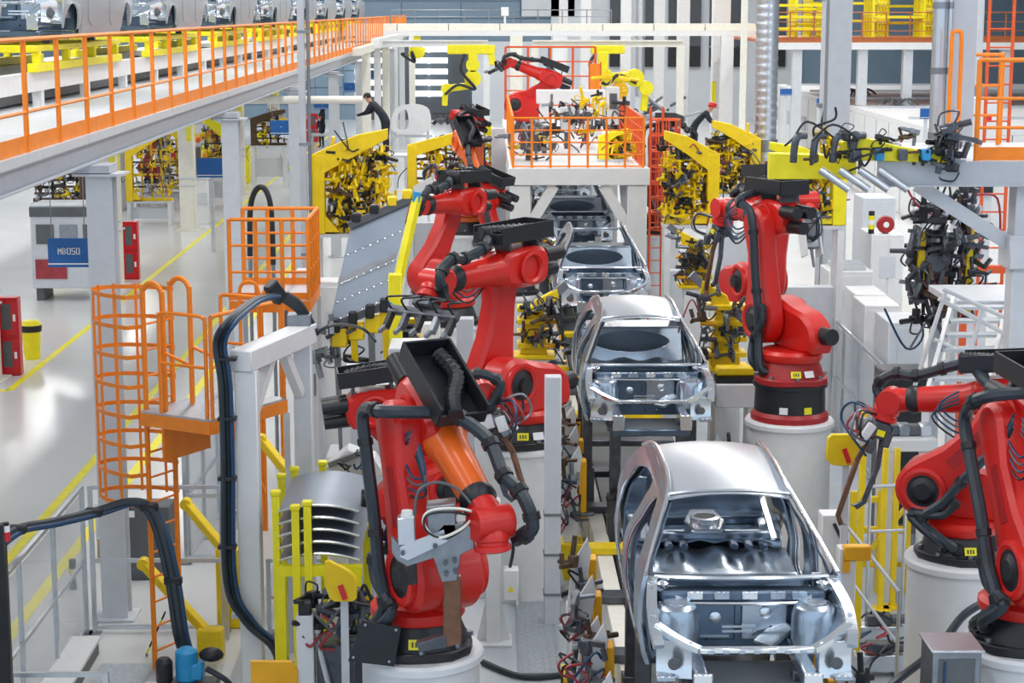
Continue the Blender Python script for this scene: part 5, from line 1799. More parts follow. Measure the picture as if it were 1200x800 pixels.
prop('yellow slanted prop with a square foot on the tread floor', P(168, 660, 21.4), P(247, 745, 20.9))
prop('yellow ribbed prop rising behind the white portal post', P(218, 590, 22.5), P(268, 650, 22.0), True)
prop('yellow diagonal prop seen through the white portal frame', P(306, 515, 23), P(352, 572, 22.6), True)
q = G(180, 766, 0)
r = thing('tape_post', 'yellow and black striped rod lying by the ladder foot', 'marker', (q.x, q.y, 0))
for k in range(6):
    a = P(172 + 3.6 * k, 765 - 8 * k, 20.9)
    c = P(172 + 3.6 * (k + 1), 765 - 8 * (k + 1), 20.9)
    WB(r).bar(a, c, .05, .02).build('stripe', 'lemon' if k % 2 == 0 else 'black_print', r)
WB(r).bar(P(172, 765, 20.93), V((P(172, 765, 20.93).x, 20.93, 0)), .03, .02).build('foot', 'steel', r)

# ================================================================== stacked pressings on a yellow rack
ys = 18.35
a, c = P(333, 650, ys), P(420, 580, ys)
rk = thing('pressing_rack', 'yellow post rack holding curved grey pressings', 'rack', ((a.x + c.x) / 2, ys, 0))
for i, (px, y_, pt_) in enumerate(((323, ys - .2, 580), (346, ys - .35, 597), (360, ys - .35, 592), (330, ys + 1.2, 560), (378, ys + 1.25, 545), (345, ys + 1.25, 552))):
    p_ = P(px, pt_, y_)
    WB(rk).bar((p_.x, y_, .1), (p_.x, y_, p_.z), .075, .075, None, .008).build('rack_post', 'lemon', rk)
    WB(rk).bb(p_.x - .05, p_.x + .05, y_ - .05, y_ + .05, p_.z, p_.z + .05, .01).build('post_cap', 'lemon', rk)
for dy in (-.3, 1.22):
    WB(rk).bb(a.x - .05, c.x + .05, ys + dy - .05, ys + dy + .05, a.z - .12, a.z - .02).build('shelf_bar', 'lemon', rk)
    WB(rk).bb(a.x - .05, c.x + .05, ys + dy - .07, ys + dy + .07, 0, .12).build('floor_bar', 'lemon', rk)
for x in (a.x, c.x):
    WB(rk).bb(x - .04, x + .04, ys - .25, ys + 1.17, .02, .1).build('side_bar', 'lemon', rk)
    for dy in (-.3, 1.22):
        WB(rk).bb(x - .04, x + .04, ys + dy - .04, ys + dy + .04, .12, a.z - .12).build('leg', 'lemon', rk)
for k in range(5):
    z = a.z + .02 + .125 * k
    w2 = (c.x - a.x) / 2 + .02

    def sheet(u, v, z=z):
        return ((a.x + c.x) / 2 + (2 * u - 1) * w2, ys - .26 + 1.4 * v, z + .07 * (1 - (2 * u - 1) ** 2))
    o_ = thing('floor_pressing', 'curved grey sheet pressing stacked on the yellow rack', 'pressing', ((a.x + c.x) / 2, ys, z), 0, 'stacked pressings on the yellow rack')
    WB(o_).grid(sheet, 14, 8, .018).build('sheet', 'sheet_grey', o_)
    WB(o_).tube([sheet(i / 14, 0) for i in range(15)], .012, 5, 1).build('folded_lip', 'zinc_bright', o_)
    if k == 4:
        o_['label'] = 'curved grey sheet pressing lying topmost on the yellow rack'
        del o_['group']


def paddle(label, px0, py0, px1, py1, y, base, sl=0.0):
    a, c = P(px0, py1, y), P(px1, py0, y)
    w, h = c.x - a.x, c.z - a.z
    r = thing('yellow_paddle', label, 'paddle', ((a.x + c.x) / 2, y, 0))
    pol = chaikin([(-w / 2, a.z + h * .2 + sl), (-w * .45, c.z + sl), (w * .3, c.z), (w / 2, c.z - h * .25), (w / 2, a.z), (-w * .3, a.z)], 1, .15)
    MB().prism(pol, (0, 0, 0), (1, 0, 0), (0, 0, 1), (0, 1, 0), .06, .01).build('plate', 'amber' if False else 'yellow', r)
    MB().bar((0, -.04, a.z + h * .55), (w * .15, -.04, a.z + h * .1), .05, .02, V((0, 1, 0))).build('red_strip', 'lamp_red', r)
    MB().bar((w * .1, .05, 0), (w * .1, .05, a.z + h * .3), .07, .07).build('stalk', 'pale_grey', r)
    return r


paddle('yellow paddle with a red strip beside the near robot hose', 380, 668, 418, 704, 16.6, 0, .12)
paddle('yellow paddle with a red strip beside the weld gun on the right', 967, 508, 1010, 545, 19.2, 0)
q = P(322, 800, 16.8)
r = thing('yellow_guard', 'amber yellow guard plate at the foot of the portal frame', 'guard', (q.x, 16.8, 0))
w = .22
MB().prism([(-w, 0), (w, 0), (w, q.z + .12), (w * .75, q.z + .22), (-w, q.z + .22)], (0, 0, 0), (1, 0, 0), (0, 0, 1), (0, 1, 0), .05, .006).build('plate', 'amber', r)
MB().bb(-w, w, -.1, .1, 0, .02).build('foot', 'amber', r)
q = P(358, 718, 16.9)
r = thing('valve_stand', 'white square stand with valve cluster beside the near robot', 'stand', (q.x, 16.9, 0))
MB().bb(-.08, .08, -.1, .1, 0, q.z, .01).build('post', 'white_paint', r)
MB().bb(-.06, .06, -.08, .08, q.z, q.z + .12, .01).build('junction', 'black', r)
clamps(r, (.32, .1, q.z + .0), .6, .5, .3, 10, 77, (0, 3, 4, 7), .7, 1.2)
cable_mess(r, (.35, 0, q.z - .1), .55, .6, 10, 78, .016)
MB().bb(.1, .5, -.05, .3, 0, q.z - .3, .01).build('bracket', 'gun_metal', r)
MB().tube([(.1, 0, q.z - .2), (.2, -.1, q.z - .6), (.4, -.1, .5), (.6, -.1, .1)], .03, 8, 6).build('grey_hose', 'alu', r)
r = thing('black_guard', 'black sheet guard leaning against the near robot base', 'guard', (P(440, 740, 15.9).x, 15.9, 0))
WB(r).prism([(P(u, v, 14.95).x, P(u, v, 14.95).z) for u, v in ((424, 726), (470, 735), (462, 780), (408, 774))], (0, 14.95, 0), (1, 0, 0), (0, 0, 1), (0, 1, 0), .03).build('plate', 'black', r)
WB(r).bar((P(420, 770, 14.98).x, 14.99, 0), (P(420, 770, 14.98).x, 14.99, P(420, 765, 14.98).z), .06, .04).build('leg', 'black', r)
for u, v in ((428, 732), (464, 738), (414, 770), (456, 775)):
    WB(r).cyl(P(u, v, 14.93), P(u, v, 14.92), .012, n=8).build('screw', 'steel', r)

# ================================================================== tilted grey panel rack
yk = 25.6
tl, tr_, br, bl = P(411, 268, yk + .5), P(481, 236, yk + .5), P(454, 350, yk), P(387, 378, yk)
pk = thing('panel_rack', 'tilted rack showing a large grey ribbed sheet panel with yellow edge', 'rack', ((bl.x + br.x) / 2, yk, 0))
cut = [0, .30, .52, .60, .80, 1.0]
for k in range(5):
    a0, a1 = tl.lerp(bl, cut[k] + .004), tl.lerp(bl, cut[k + 1] - .004)
    b0, b1 = tr_.lerp(br, cut[k] + .004), tr_.lerp(br, cut[k + 1] - .004)
    nn = (a1 - a0).cross(b0 - a0).normalized()
    off = nn * (.03 if k == 2 else 0)

    def strip(u, v, a0=a0, a1=a1, b0=b0, b1=b1, off=off, nn=nn):
        p_ = a0.lerp(b0, u).lerp(a1.lerp(b1, u), v)
        return p_ + off + nn * (.003 * sin(v * pi))
    WB(pk).grid(strip, 8, 5, .02).build('panel_strip', 'sheet_grey' if k != 2 else 'steel', pk)
    for j in range(8):
        p_ = a1.lerp(b1, (j + .5) / 8)
        WB(pk).ball(p_ - V((0, .03, 0)), .018, 6, 4).build('rivet', 'zinc_bright', pk)
WB(pk).bar(tl + V((-.02, -.03, .05)), tr_ + V((.03, -.03, .05)), .08, .10).build('top_bar', 'dark_grey', pk)
WB(pk).bar(bl + V((-.02, -.03, -.06)), br + V((.03, -.03, -.06)), .08, .10).build('bottom_bar', 'dark_grey', pk)
WB(pk).bar(tr_ + V((.10, -.03, .08)), br + V((.06, -.03, -.15)), .10, .10).build('edge_bar', 'lemon', pk)
WB(pk).bar(tr_ + V((.08, -.05, .0)), tr_ + V((.10, -.05, .14)), .10, .10).build('blue_cap', 'sky_blue', pk)
WB(pk).bar(br + V((-.06, -.05, -.02)), br + V((.06, -.05, -.10)), .12, .10).build('blue_cap', 'sky_blue', pk)
for t in (.1, .4, .7, .95):
    p_ = bl.lerp(br, t)
    WB(pk).bar(p_ + V((0, 0, -.1)), V((p_.x + .05, yk + .2, 1.2)), .09, .09).build('strut', 'yellow' if t in (.4, .95) else 'steel', pk)
    WB(pk).box(p_ + V((0, -.08, -.06)), (.12, .12, .2), None, .02).build('clamp_block', 'black', pk)
    WB(pk).box(p_ + V((.04, .05, -.25)), (.22, .2, .25), None, .02).build('yellow_block', 'yellow', pk)
    q_ = tl.lerp(tr_, t)
    WB(pk).box(q_ + V((0, -.02, .12)), (.14, .12, .14), None, .02).build('clamp_block', 'black' if t < .5 else 'yellow', pk)
WB(pk).bb(bl.x - .1, br.x + .25, yk, yk + .8, 0, 1.25, .02).build('plinth', 'pale_grey', pk)
WB(pk).bb(br.x + .02, br.x + .2, yk - .1, yk + .1, 1.25, br.z + .35, .01).build('yellow_leg', 'lemon', pk)
clamps(pk, (-.55, .1, bl.z - .3), 1.0, .7, .3, 9, 91, (0, 4, 7, 3), .8, 1.4)

# ================================================================== line bed under the cars
struct(MB().bb(-2.9, 6.6, 9, 62, 0.0, .012).build('floor_cell', 'cell_floor'), 'blue grey painted floor of the welding line')
lb = thing('line_bed', 'pale machine bed with yellow blocks running under the car bodies', 'conveyor', (CX, 16, 0))
for sx in (-.62, .62):
    WB(lb).bb(CX + sx - .10, CX + sx + .10, 12.5, 58, .02, .62, .01).build('bed_beam', 'cream', lb)
WB(lb).bb(CX - .42, CX + .42, 12.5, 58, .02, .30).build('drive_trough', 'dark_grey', lb)
for k in range(22):
    y = 13.0 + k * 2.0
    WB(lb).bb(CX - .85, CX + .85, y - .14, y + .14, .625, .72, .01).build('cross_plate', 'yellow' if k % 4 == 1 else 'gun_metal', lb)
for i, cy in enumerate(CY):
    for sy in (-.55, .9, 2.1):
        for sx in (-.43, .43):
            wd = .43 if sy < 0 else .72
            x = CX + (wd if sx > 0 else -wd)
            WB(lb).bb(x - .07, x + .07, cy + sy - .07, cy + sy + .07, .45, CZ + (.32 if sy < 0 else .19), .01).build('locating_post', 'gun_metal', lb)
            WB(lb).bb(x - .10, x + .10, cy + sy - .10, cy + sy + .10, .45, 1.15, .01).build('post_sleeve', 'gun_metal', lb)
    t = thing('lift_carriage', ('yellow lift carriage under the front car', 'yellow lift carriage under the second car', 'yellow lift carriage under the first roofless car',
                                'yellow lift carriage under the car entering the gate', 'yellow lift carriage deep under the gate')[i], 'carriage', (CX, cy, .3))
    MB().bb(-.3, .3, -.9, 2.6, .44, .60, .01).build('carriage_frame', 'gun_metal', t)
    MB().bb(-.06, .06, -1.05, -.93, .3, 1.12, .01).build('push_post', 'lemon', t)
    MB().bb(-.16, .16, -1.06, -.92, .62, .72, .01).build('push_head', 'lemon', t)
    MB().bb(-.22, .22, -.95, -.6, .62, .8, .02).build('yellow_block', 'yellow', t)
    clamps(t, (0, -.6, .78), .9, .35, .5, 8, 300 + i, (1, 4, 0, 6), .7, 1.2)
    cable_mess(t, (0, -.8, .6), .8, .4, 6, 310 + i, .02)


def locator(x, y, sg, seed, label, hgt=2.0):
    r = thing('locator_unit', label, 'fixture', (x, y, 0))
    rr = random.Random(seed)
    MB().bb(-.16, .16, -.22, .22, 0, .5, .01).build('foot_block', rr.choice(('yellow', 'cream', 'yellow')), r)
    MB().bb(-.11, .09, -.14, .14, .5, hgt * .62, .01).build('pillar', 'white_paint', r)
    MB().prism([(-sg * .14, hgt * .48), (sg * .02, hgt * .48), (sg * .14, hgt * .92), (sg * .10, hgt), (-sg * .06, hgt * .86)], (0, -.10, 0), (1, 0, 0), (0, 0, 1), (0, 1, 0), .05, .006).build('bracket_plate', 'white_paint', r)
    MB().bb(sg * .12, sg * .20, -.10, .12, hgt * .45, hgt * .88, .008).build('amber_plate', 'amber', r)
    for k in range(4):
        o = link('clamp', CL[rr.choice((0, 3, 4, 5, 7))], r)
        o.location = (rr.uniform(-.12, .14), -.16 + rr.uniform(-.06, .06), hgt * (.5 + .13 * k))
        o.rotation_euler = (rr.uniform(-.4, .4), rr.choice((0, pi / 2, pi)), rr.uniform(-1, 1))
        o.scale = (.8, .8, .8)
    for k in range(6):
        z = hgt * rr.uniform(.45, .85)
        MB().tube([(rr.uniform(-.15, .1), -.18, z), (rr.uniform(-.28, .05), -.26, z + rr.uniform(-.1, .12)), (rr.uniform(-.25, .12), -.24, z - .22), (rr.uniform(-.1, .15), -.16, z - .1)],
                  .013, 5, 5).build('cable', ('copper_red', 'black', 'cable_blue', 'copper_red', 'black', 'dark_grey')[k], r)
    return r


for k in range(6):
    locator(CX - 1.16, 14.4 + k * .92, 1, 500 + k, 'white and amber locator unit along the near side of the front car', 1.75 + .12 * (k % 3))
for k in range(5):
    locator(CX + 1.12, 14.9 + k * 1.05, -1, 520 + k, 'white and amber locator unit between the front car and the sloping handrail', 1.65 + .1 * (k % 3))
for k in range(4):
    locator(CX - 1.00, 24.0 + k * .8, 1, 540 + k, 'white and amber locator unit along the pedestal side of the second car', 1.8 + .1 * (k % 3))
for k in range(3):
    locator(CX + 1.13, 22.9 + k * 1.1, -1, 560 + k, 'white and amber locator unit between the second car and the black riser robot', 1.7 + .1 * (k % 2))
for k in range(4):
    locator(CX - .98, 30.6 + k * 1.25, 1, 580 + k, 'white and amber locator unit along the near side of the roofless car', 1.9)
for o in C.objects:
    if o.name.startswith('locator_unit'):
        o['group'] = 'locator units: ' + o['label'][len('white and amber locator unit '):]

# amber beams and white frames beside the second car
for px0, px1, py, y, lab in ((646, 667, 434, 27.2, 'short amber beam end left of the second car'), (838, 886, 434, 26.1, 'amber beam on a white machine frame right of the second car')):
    a, c = P(px0, py, y), P(px1, py, y)
    r = thing('amber_beam', lab, 'beam', ((a.x + c.x) / 2, y, 0))
    w = (c.x - a.x) / 2
    MB().bb(-w, w, -.1, .1, a.z - .07, a.z + .07, .03).build('beam', 'yellow', r)
    MB().bb(-w, w, -.14, .14, a.z - .16, a.z - .075).build('slide', 'black', r)
    MB().bb(-w, w, -.2, .3, a.z - .5, a.z - .165, .01).build('frame_head', 'white_paint', r)
    for s in (-.8, .8):
        MB().bb(w * s - .07, w * s + .07, -.18, .28, .012, a.z - .5).build('frame_leg', 'white_paint', r)
# tall grey duct posts along the left of the line
for i, (px, pt_, y, w, m, lab) in enumerate(((648, 440, 22.0, .2, 'pale_grey', 'tall grey cable post between the round pedestal and the second car'),
                                             (505, 378, 30.5, .3, 'white_paint', 'white cable post left of the clamp frame robot'), (545, 372, 29.5, .28, 'grey_paint', 'grey cable post under the clamp frame robot'),
                                             (584, 150, 47, .35, 'pale_grey', 'pale grey column just left of the gate leg'))):
    a = P(px, pt_, y)
    r = thing('cable_post', lab, 'post', (a.x, y, 0))
    MB().bb(-w / 2, w / 2, -w / 2, w / 2, .012, a.z, .01).build('duct', m, r)
    for k in range(3):
        MB().bb(-w / 2 - .01, w / 2 + .01, -w / 2 - .01, w / 2 + .01, .4 + k * .5, .43 + k * .5).build('strap', 'steel', r)
    MB().bb(-w * .8, w * .8, -w * .8, w * .8, .012, .04).build('foot', m, r)
# diamond tread walkways
for i, (px, py, w, d, lab) in enumerate(((630, 745, .48, 2.6, 'narrow steel tread walkway beside the pedestals'), (655, 690, .5, .7, 'short steel tread plate by the yellow blocks'))):
    q = G(px, py, .03)
    r = thing('tread_walkway', lab, 'walkway', (q.x, q.y, .012))
    MB().bb(-w / 2, w / 2, -d / 2, d / 2, 0, .03).build('plate', 'plate_steel', r)
    q2 = MB()
    nx_, ny_ = 6, int(d / .08)
    for a_ in range(nx_):
        for b_ in range(ny_):
            an = .7 if (a_ + b_) % 2 else -.7
            c_ = V((-w / 2 + w * (a_ + .5) / nx_, -d / 2 + d * (b_ + .5) / ny_, .033))
            dv = V((cos(an), sin(an), 0)) * .022
            q2.bar(c_ - dv, c_ + dv, .012, .008)
    q2.build('tread_lugs', 'zinc_bright', r)['kind'] = 'stuff'
# post with electric box and warning sign
q = G(578, 752, .012)
r = thing('sensor_post', 'white sensor post with a broad gusset foot beside the front robot', 'post', (q.x, q.y, .012))
MB().bb(-.09, .09, -.09, .09, .02, 1.75, .01).build('post', 'white_paint', r)
MB().bb(-.22, .22, -.22, .22, 0, .03).build('foot_plate', 'pale_grey', r)
MB().prism([(-.2, .03), (.2, .03), (.09, .5), (-.09, .5)], (0, 0, 0), (1, 0, 0), (0, 0, 1), (0, 1, 0), .04).build('gusset', 'white_paint', r)
e_ = MB().bb(.12, .30, -.12, .08, .55, .92, .012).build('electric_box', 'white_paint', r)
MB().prism([(.17, .66), (.25, .66), (.21, .73)], (0, -.122, 0), (1, 0, 0), (0, 0, 1), (0, 1, 0), .004).build('warning_triangle', 'lemon', e_)
MB().tube([(.2, 0, .92), (.24, -.02, 1.2), (.18, 0, 1.5), (.09, 0, 1.6)], .02, 6).build('cable', 'black', r)
MB().bb(-.32, -.16, -.05, .05, 1.0, 1.4, .01).build('amber_sensor', 'amber', r)
MB().bb(-.17, -.08, -.02, .02, 1.15, 1.2).build('sensor_arm', 'steel', r)
for i, (pts, r_, lab) in enumerate((
        ([(565, 775), (610, 792), (660, 790), (705, 780)], .035, 'black floor cable crossing in front of the tread walkway'),
        ([(640, 700), (665, 695), (680, 680), (688, 650)], .04, 'black floor cable curling beside the front car bed'),
        ([(1165, 700), (1130, 720), (1100, 758), (1060, 790), (1040, 806)], .04, 'thick black cable leading away from the right pedestals'),
        ([(1000, 740), (1012, 752), (1040, 752)], .025, 'thin black floor cable by the sloping handrail'))):
    if i == 2:
        w = [P(a, c, 16.9 - .15 * k) for k, (a, c) in enumerate(pts)]
    else:
        w = [G(a, c, .05) for a, c in pts]
    o = tag(MB().tube(w, r_, 8, 6).build('floor_cable', 'hose'), lab, 'cable')
q = P(1118, 757, 14.75)
r = thing('junction_box', 'open fronted steel junction box in front of the right pedestals', 'box', (q.x, 14.75, .012))
MB().bb(-.2, .2, -.12, .3, 0, q.z - .015, .01).build('case', 'steel', r)
MB().bb(-.22, .22, -.15, .32, q.z - .02, q.z, .004).build('lid', 'alu', r)
MB().bb(-.15, .15, -.128, -.12, .2, q.z - .08).build('opening', 'dark_grey', r)
MB().tube([(-.1, -.13, .2), (-.12, -.16, .5), (-.1, -.13, q.z - .1)], .012, 5).build('wire', 'cable_blue', r)

# ================================================================== right hand equipment
def handrail(label, pts, r_=.022, drop=None, group=None):
    r = thing('alloy_handrail', label, 'handrail', (pts[0].x, pts[0].y, 0))
    WB(r).tube(pts, r_, 8, 1).build('top_rail', 'alu', r)
    WB(r).tube([p_ - V((0, 0, .55)) for p_ in pts], r_ * .8, 8, 1).build('mid_rail', 'alu', r)
    for a, c in zip(pts, pts[1:]):
        n = max(1, int((c - a).length / 1.1))
        for i in range(n + 1):
            p_ = a.lerp(c, i / n)
            WB(r).cyl((p_.x, p_.y, .012), p_, r_ * .9, n=8).build('post', 'alu', r)
    return r


handrail('sloping alloy handrail between the front car and the right pedestals', [P(994, 618, 20.4), P(1054, 694, 18.6)])
fence('clear guard fence before the white cabinets', (6.2, 33.4, 0), (6.1, 26.2, 0), 2.0, 5)
handrail('alloy handrail behind the weld gun on the right', [P(1020, 570, 21.5), P(1062, 568, 21.5)])
for i, (px, pt_, y, m, lab) in enumerate(((1013, 482, 20.6, 'yellow', 'yellow upright post beside the weld gun on the right'), (1038, 525, 22.5, 'yellow', 'thin yellow upright behind the weld gun post'), (1052, 525, 22.6, 'yellow', 'yellow upright next to the white table'))):
    a = P(px, pt_, y)
    r = thing('yellow_upright', lab, 'post', (a.x, y, .012))
    MB().bb(-.035, .035, -.035, .035, 0, a.z - .012, .006).build('post', m, r)
    MB().bb(-.12, .12, -.12, .12, 0, .02).build('foot', m, r)
r = thing('yellow_barrier', 'low yellow tube barrier behind the right pedestal', 'barrier', (P(1030, 560, 23.2).x, 23.2, .012))
xa_, xb_ = P(1000, 590, 23.2).x - r.location.x, P(1064, 590, 23.2).x - r.location.x
for z in (.35, .8, 1.2):
    MB().bb(xa_, xb_, -.04, .04, z, z + .08, .01).build('rail', 'yellow', r)
for x in (xa_, (xa_ + xb_) / 2, xb_):
    MB().bb(x - .04, x + .04, -.05, .03, 0, 1.35).build('post', 'yellow', r)
MB().bar((xa_, -.06, .3), (xb_, -.06, 1.2), .05, .05).build('brace', 'yellow', r)
for i, (px, pt_, y, w, lab) in enumerate(((975, 600, 19.9, .26, 'white square post beside the right rear corner of the front car'), (992, 640, 18.9, .18, 'slim white post carrying an amber sensor'),)):
    a = P(px, pt_, y)
    r = thing('sensor_post', lab, 'post', (a.x, y, .012))
    MB().bb(-w / 2, w / 2, -w / 2, w / 2, 0, a.z - .012, .01).build('post', 'white_paint', r)
    MB().bb(-w * .8, w * .8, -w * .8, w * .8, 0, .02).build('foot', 'white_paint', r)
    if i == 1:
        s_ = MB().bb(-.05, .24, -.12, .0, a.z - .14, a.z + .02, .015).build('amber_sensor', 'amber', r)
        MB().bb(-.05, .02, -.12, 0, a.z - .26, a.z - .14).build('sensor_bracket', 'amber', s_)
    else:
        MB().tube([(.0, -.14, a.z - .1), (.1, -.2, a.z - .4), (-.05, -.2, a.z - .8), (.05, -.16, .3)], .02, 6).build('cable', 'black', r)
        MB().bb(.13, .17, -.1, .1, a.z - .5, a.z - .3).build('blue_valve', 'sky_blue', r)

a, c = P(1042, 548, 22.8), P(1100, 512, 22.8)
r = thing('work_bench', 'white work bench with grey parts behind the stretched red robot', 'bench', ((a.x + c.x) / 2, 23.2, .012))
w = (c.x - a.x) / 2
MB().bb(-w, w, -.4, .4, c.z - .2, c.z - .05, .01).build('top', 'white_paint', r)
for sx in (-.9, .9):
    for sy in (-.34, .34):
        MB().bb(w * sx - .03, w * sx + .03, sy - .03, sy + .03, 0, c.z - .2).build('leg', 'white_paint', r)
MB().bb(-w * .9, w * .9, -.3, .3, .5, .54).build('lower_shelf', 'pale_grey', r)
for k in range(4):
    MB().box((-w * .7 + k * w * .45, -.1, c.z + .02), (.16, .2, .13 + .03 * (k % 2)), None, .02).build('part_block', ('gun_metal', 'steel', 'dark_grey', 'alu')[k], r)
for i, (py, y, lab) in enumerate(((612, 21.2, 'pale steel floor beam behind the sloping handrail'), (650, 20.2, 'second pale steel floor beam in front of the handrail foot'))):
    a, c = P(1004, py, y), P(1062, py, y)
    r = thing('floor_beam', lab, 'beam', ((a.x + c.x) / 2, y, .012))
    w = (c.x - a.x) / 2
    MB().bb(-w, w, -.1, .1, .05, .25, .01).build('beam', 'alu', r)
    for sx in (-.8, .8):
        MB().bb(w * sx - .06, w * sx + .06, -.12, .12, 0, .05).build('foot', 'steel', r)
    MB().box((0, -.02, .32), (.3, .16, .14), None, .02).build('gearbox', 'gun_metal', r)
    MB().cyl((.15, -.02, .32), (.32, -.02, .32), .06, n=12).build('motor', 'dark_grey', r)
    cable_mess(r, (0, -.1, .3), .6, .3, 5, 950 + i, .014)
r = thing('equipment_case', 'dark equipment case below the white stair', 'box', (P(1056, 445, 25).x, 25, 0))
MB().bb(-.32, .32, -.25, .25, .35, P(1056, 430, 25).z, .02).build('case', 'dark_grey', r)
for sx in (-.25, .25):
    MB().bb(sx - .05, sx + .05, -.2, .2, 0, .35).build('foot', 'steel', r)
MB().bb(-.28, .28, -.26, -.25, .5, P(1056, 430, 25).z - .1).build('door', 'black', r)

# white cabinets and stack lamps
def cab(label, px0, px1, pt_, y, d, m='white_paint', vents=False, z0=0.0, doors=1):
    a, c = P(px0, pt_, y), P(px1, pt_, y)
    w = (c.x - a.x) / 2
    r = thing('machine_cabinet', label, 'cabinet', ((a.x + c.x) / 2, y, 0))
    MB().bb(-w, w, 0, d, 0, a.z, .015).build('case', m, r)
    for k in range(doors):
        x0 = -w + 2 * w * k / doors + .02
        x1 = -w + 2 * w * (k + 1) / doors - .02
        dd_ = MB().bb(x0, x1, -.02, 0, .1, a.z - .08, .005).build('door', m, r)
        MB().bb(x1 - .06, x1 - .03, -.035, -.02, a.z * .45, a.z * .55).build('handle', 'steel', dd_)
    MB().bb(-w * .5, w * .5, -.03, -.021, a.z * .72, a.z * .86).build('vent_panel', 'pale_grey', r)
    if vents:
        v_ = MB().bb(-w * .7, w * .7, .1, d - .1, a.z, a.z + .1, .01).build('roof_unit', 'pale_grey', r)
        for k in range(6):
            MB().bb(-w * .65, w * .65, .12 + k * (d - .25) / 6, .16 + k * (d - .25) / 6, a.z + .1, a.z + .12).build('vent_slat', 'grey_paint', v_)
    return r, a.z


c1_, z1_ = cab('white cabinet with a louvred roof unit beside the gripper robot', 972, 1024, 318, 34.8, 1.0, vents=True)
c2_, z2_ = cab('tall blank white cabinet carrying a red siren', 1022, 1060, 275, 36.6, 1.2, doors=2)
cab('grey cabinet in the rear behind the sloping rail', 1012, 1050, 232, 44, 1.2, 'pale_grey')
for i, (px0, px1, pt_, y) in enumerate(((1003, 1040, 345, 33.0), (1014, 1056, 358, 31.2), (1042, 1084, 378, 29.5))):
    cab(('low white machine box nearest the tall cabinets', 'low white machine box in the middle of the row', 'low grey fronted machine box at the row end')[i], px0, px1, pt_, y, 1.1, 'white_paint' if i < 2 else 'pale_grey')
q = P(1021, 270, 36.8)
r = thing('stack_lamp', 'small yellow and white stack lamp on the tall cabinet', 'lamp', (c2_.location.x - .3, 36.8, z2_))
for k, m in enumerate(('black', 'lemon', 'white_print', 'lemon', 'black')):
    MB().cyl((0, 0, .09 * k), (0, 0, .09 * (k + 1)), .06, n=12).build('lamp_segment', m, r)
r = thing('siren', 'round dark red siren on the tall cabinet', 'siren', (c2_.location.x - .02, 36.8, z2_))
MB().lathe([(.16, -.08), (.18, 0), (.16, .06), (.06, .08)], 18, (0, 0, .18), (0, -1, 0)).build('horn', 'red_dark', r)
MB().bb(-.05, .05, -.05, .05, 0, .1).build('mount', 'dark_grey', r)
MB().lathe([(.06, .08), (.05, .1)], 12, (0, 0, .18), (0, -1, 0)).build('horn_centre', 'white_print', r)

# white steel stair with handrails under the right platform
st = thing('service_stair', 'white steel stair with angled handrails under the service platform', 'stairs', (P(1120, 420, 24).x, 24, 0))
ta, tb = P(1118, 352, 25.2), P(1085, 470, 23.2)
for dx in (0, .75):
    o_ = V((dx, 0, 0))
    WB(st).bar(ta + o_, tb + o_ - V((0, 0, .0)), .05, .2).build('stringer', 'white_paint', st)
    WB(st).bar(V((ta.x + dx, ta.y, 0)), ta + o_, .08, .08).build('leg', 'white_paint', st)
    WB(st).bar(V((tb.x + dx, tb.y, 0)), tb + o_, .08, .08).build('leg', 'white_paint', st)
for k in range(7):
    p_ = ta.lerp(tb, (k + .5) / 7)
    WB(st).bb(p_.x, p_.x + .75, p_.y - .12, p_.y + .12, p_.z - .02, p_.z + .02).build('tread', 'pale_grey', st)
for (p0, p1) in (((1105, 338), (1178, 372)), ((1100, 350), (1180, 392)), ((1072, 452), (1108, 342)), ((1128, 455), (1150, 362)), ((1095, 398), (1160, 428))):
    WB(st).tube([P(p0[0], p0[1], 24.2), P(p1[0], p1[1], 24.2)], .03, 8, 1).build('handrail', 'white_paint', st)
WB(st).bb(ta.x, ta.x + 2.2, ta.y, ta.y + 1.5, ta.z - .1, ta.z, .01).build('landing', 'pale_grey', st)
for dx in (2.1,):
    WB(st).bar((ta.x + dx, ta.y + .1, 0), (ta.x + dx, ta.y + .1, ta.z - .1), .1, .1).build('leg', 'white_paint', st)
    WB(st).bar((ta.x + dx, ta.y + 1.4, 0), (ta.x + dx, ta.y + 1.4, ta.z - .1), .1, .1).build('leg', 'white_paint', st)
# dark tool fixture hung on a stand
y = 27.6
a, c = P(1062, 380, y), P(1150, 228, y)
tf = thing('tool_fixture', 'dark clamp fixture with yellow bars hanging by the stair', 'fixture', ((a.x + c.x) / 2, y, 0))
w, h = c.x - a.x, c.z - a.z
MB().bb(-.08, .08, .25, .41, 0, c.z - .1, .01).build('stand_post', 'grey_paint', tf)
MB().bb(-.5, .5, .1, .6, 0, .05).build('stand_foot', 'grey_paint', tf)
for x, z0, z1, m in ((-.32, .35, .72, 'yellow'), (.02, .12, .66, 'bronze'), (.36, .08, .80, 'yellow'), (.30, .82, .98, 'amber'), (-.05, .86, 1.0, 'amber')):
    MB().bb(w * x - .05, w * x + .05, -.06, .06, a.z + h * z0, a.z + h * z1, .01).build('bar', m, tf)
for k in range(4):
    MB().bb(-w * .45, w * .45, .07, .24, a.z + h * (.2 + .2 * k), a.z + h * (.2 + .2 * k) + .08).build('cross_bar', 'gun_metal', tf)
MB().lathe([(.17, 0), (.17, .1), (.12, .12), (.07, .1)], 18, (-.12, .0, a.z + h * .48), (0, -1, 0)).build('tool_changer', 'gun_metal', tf)
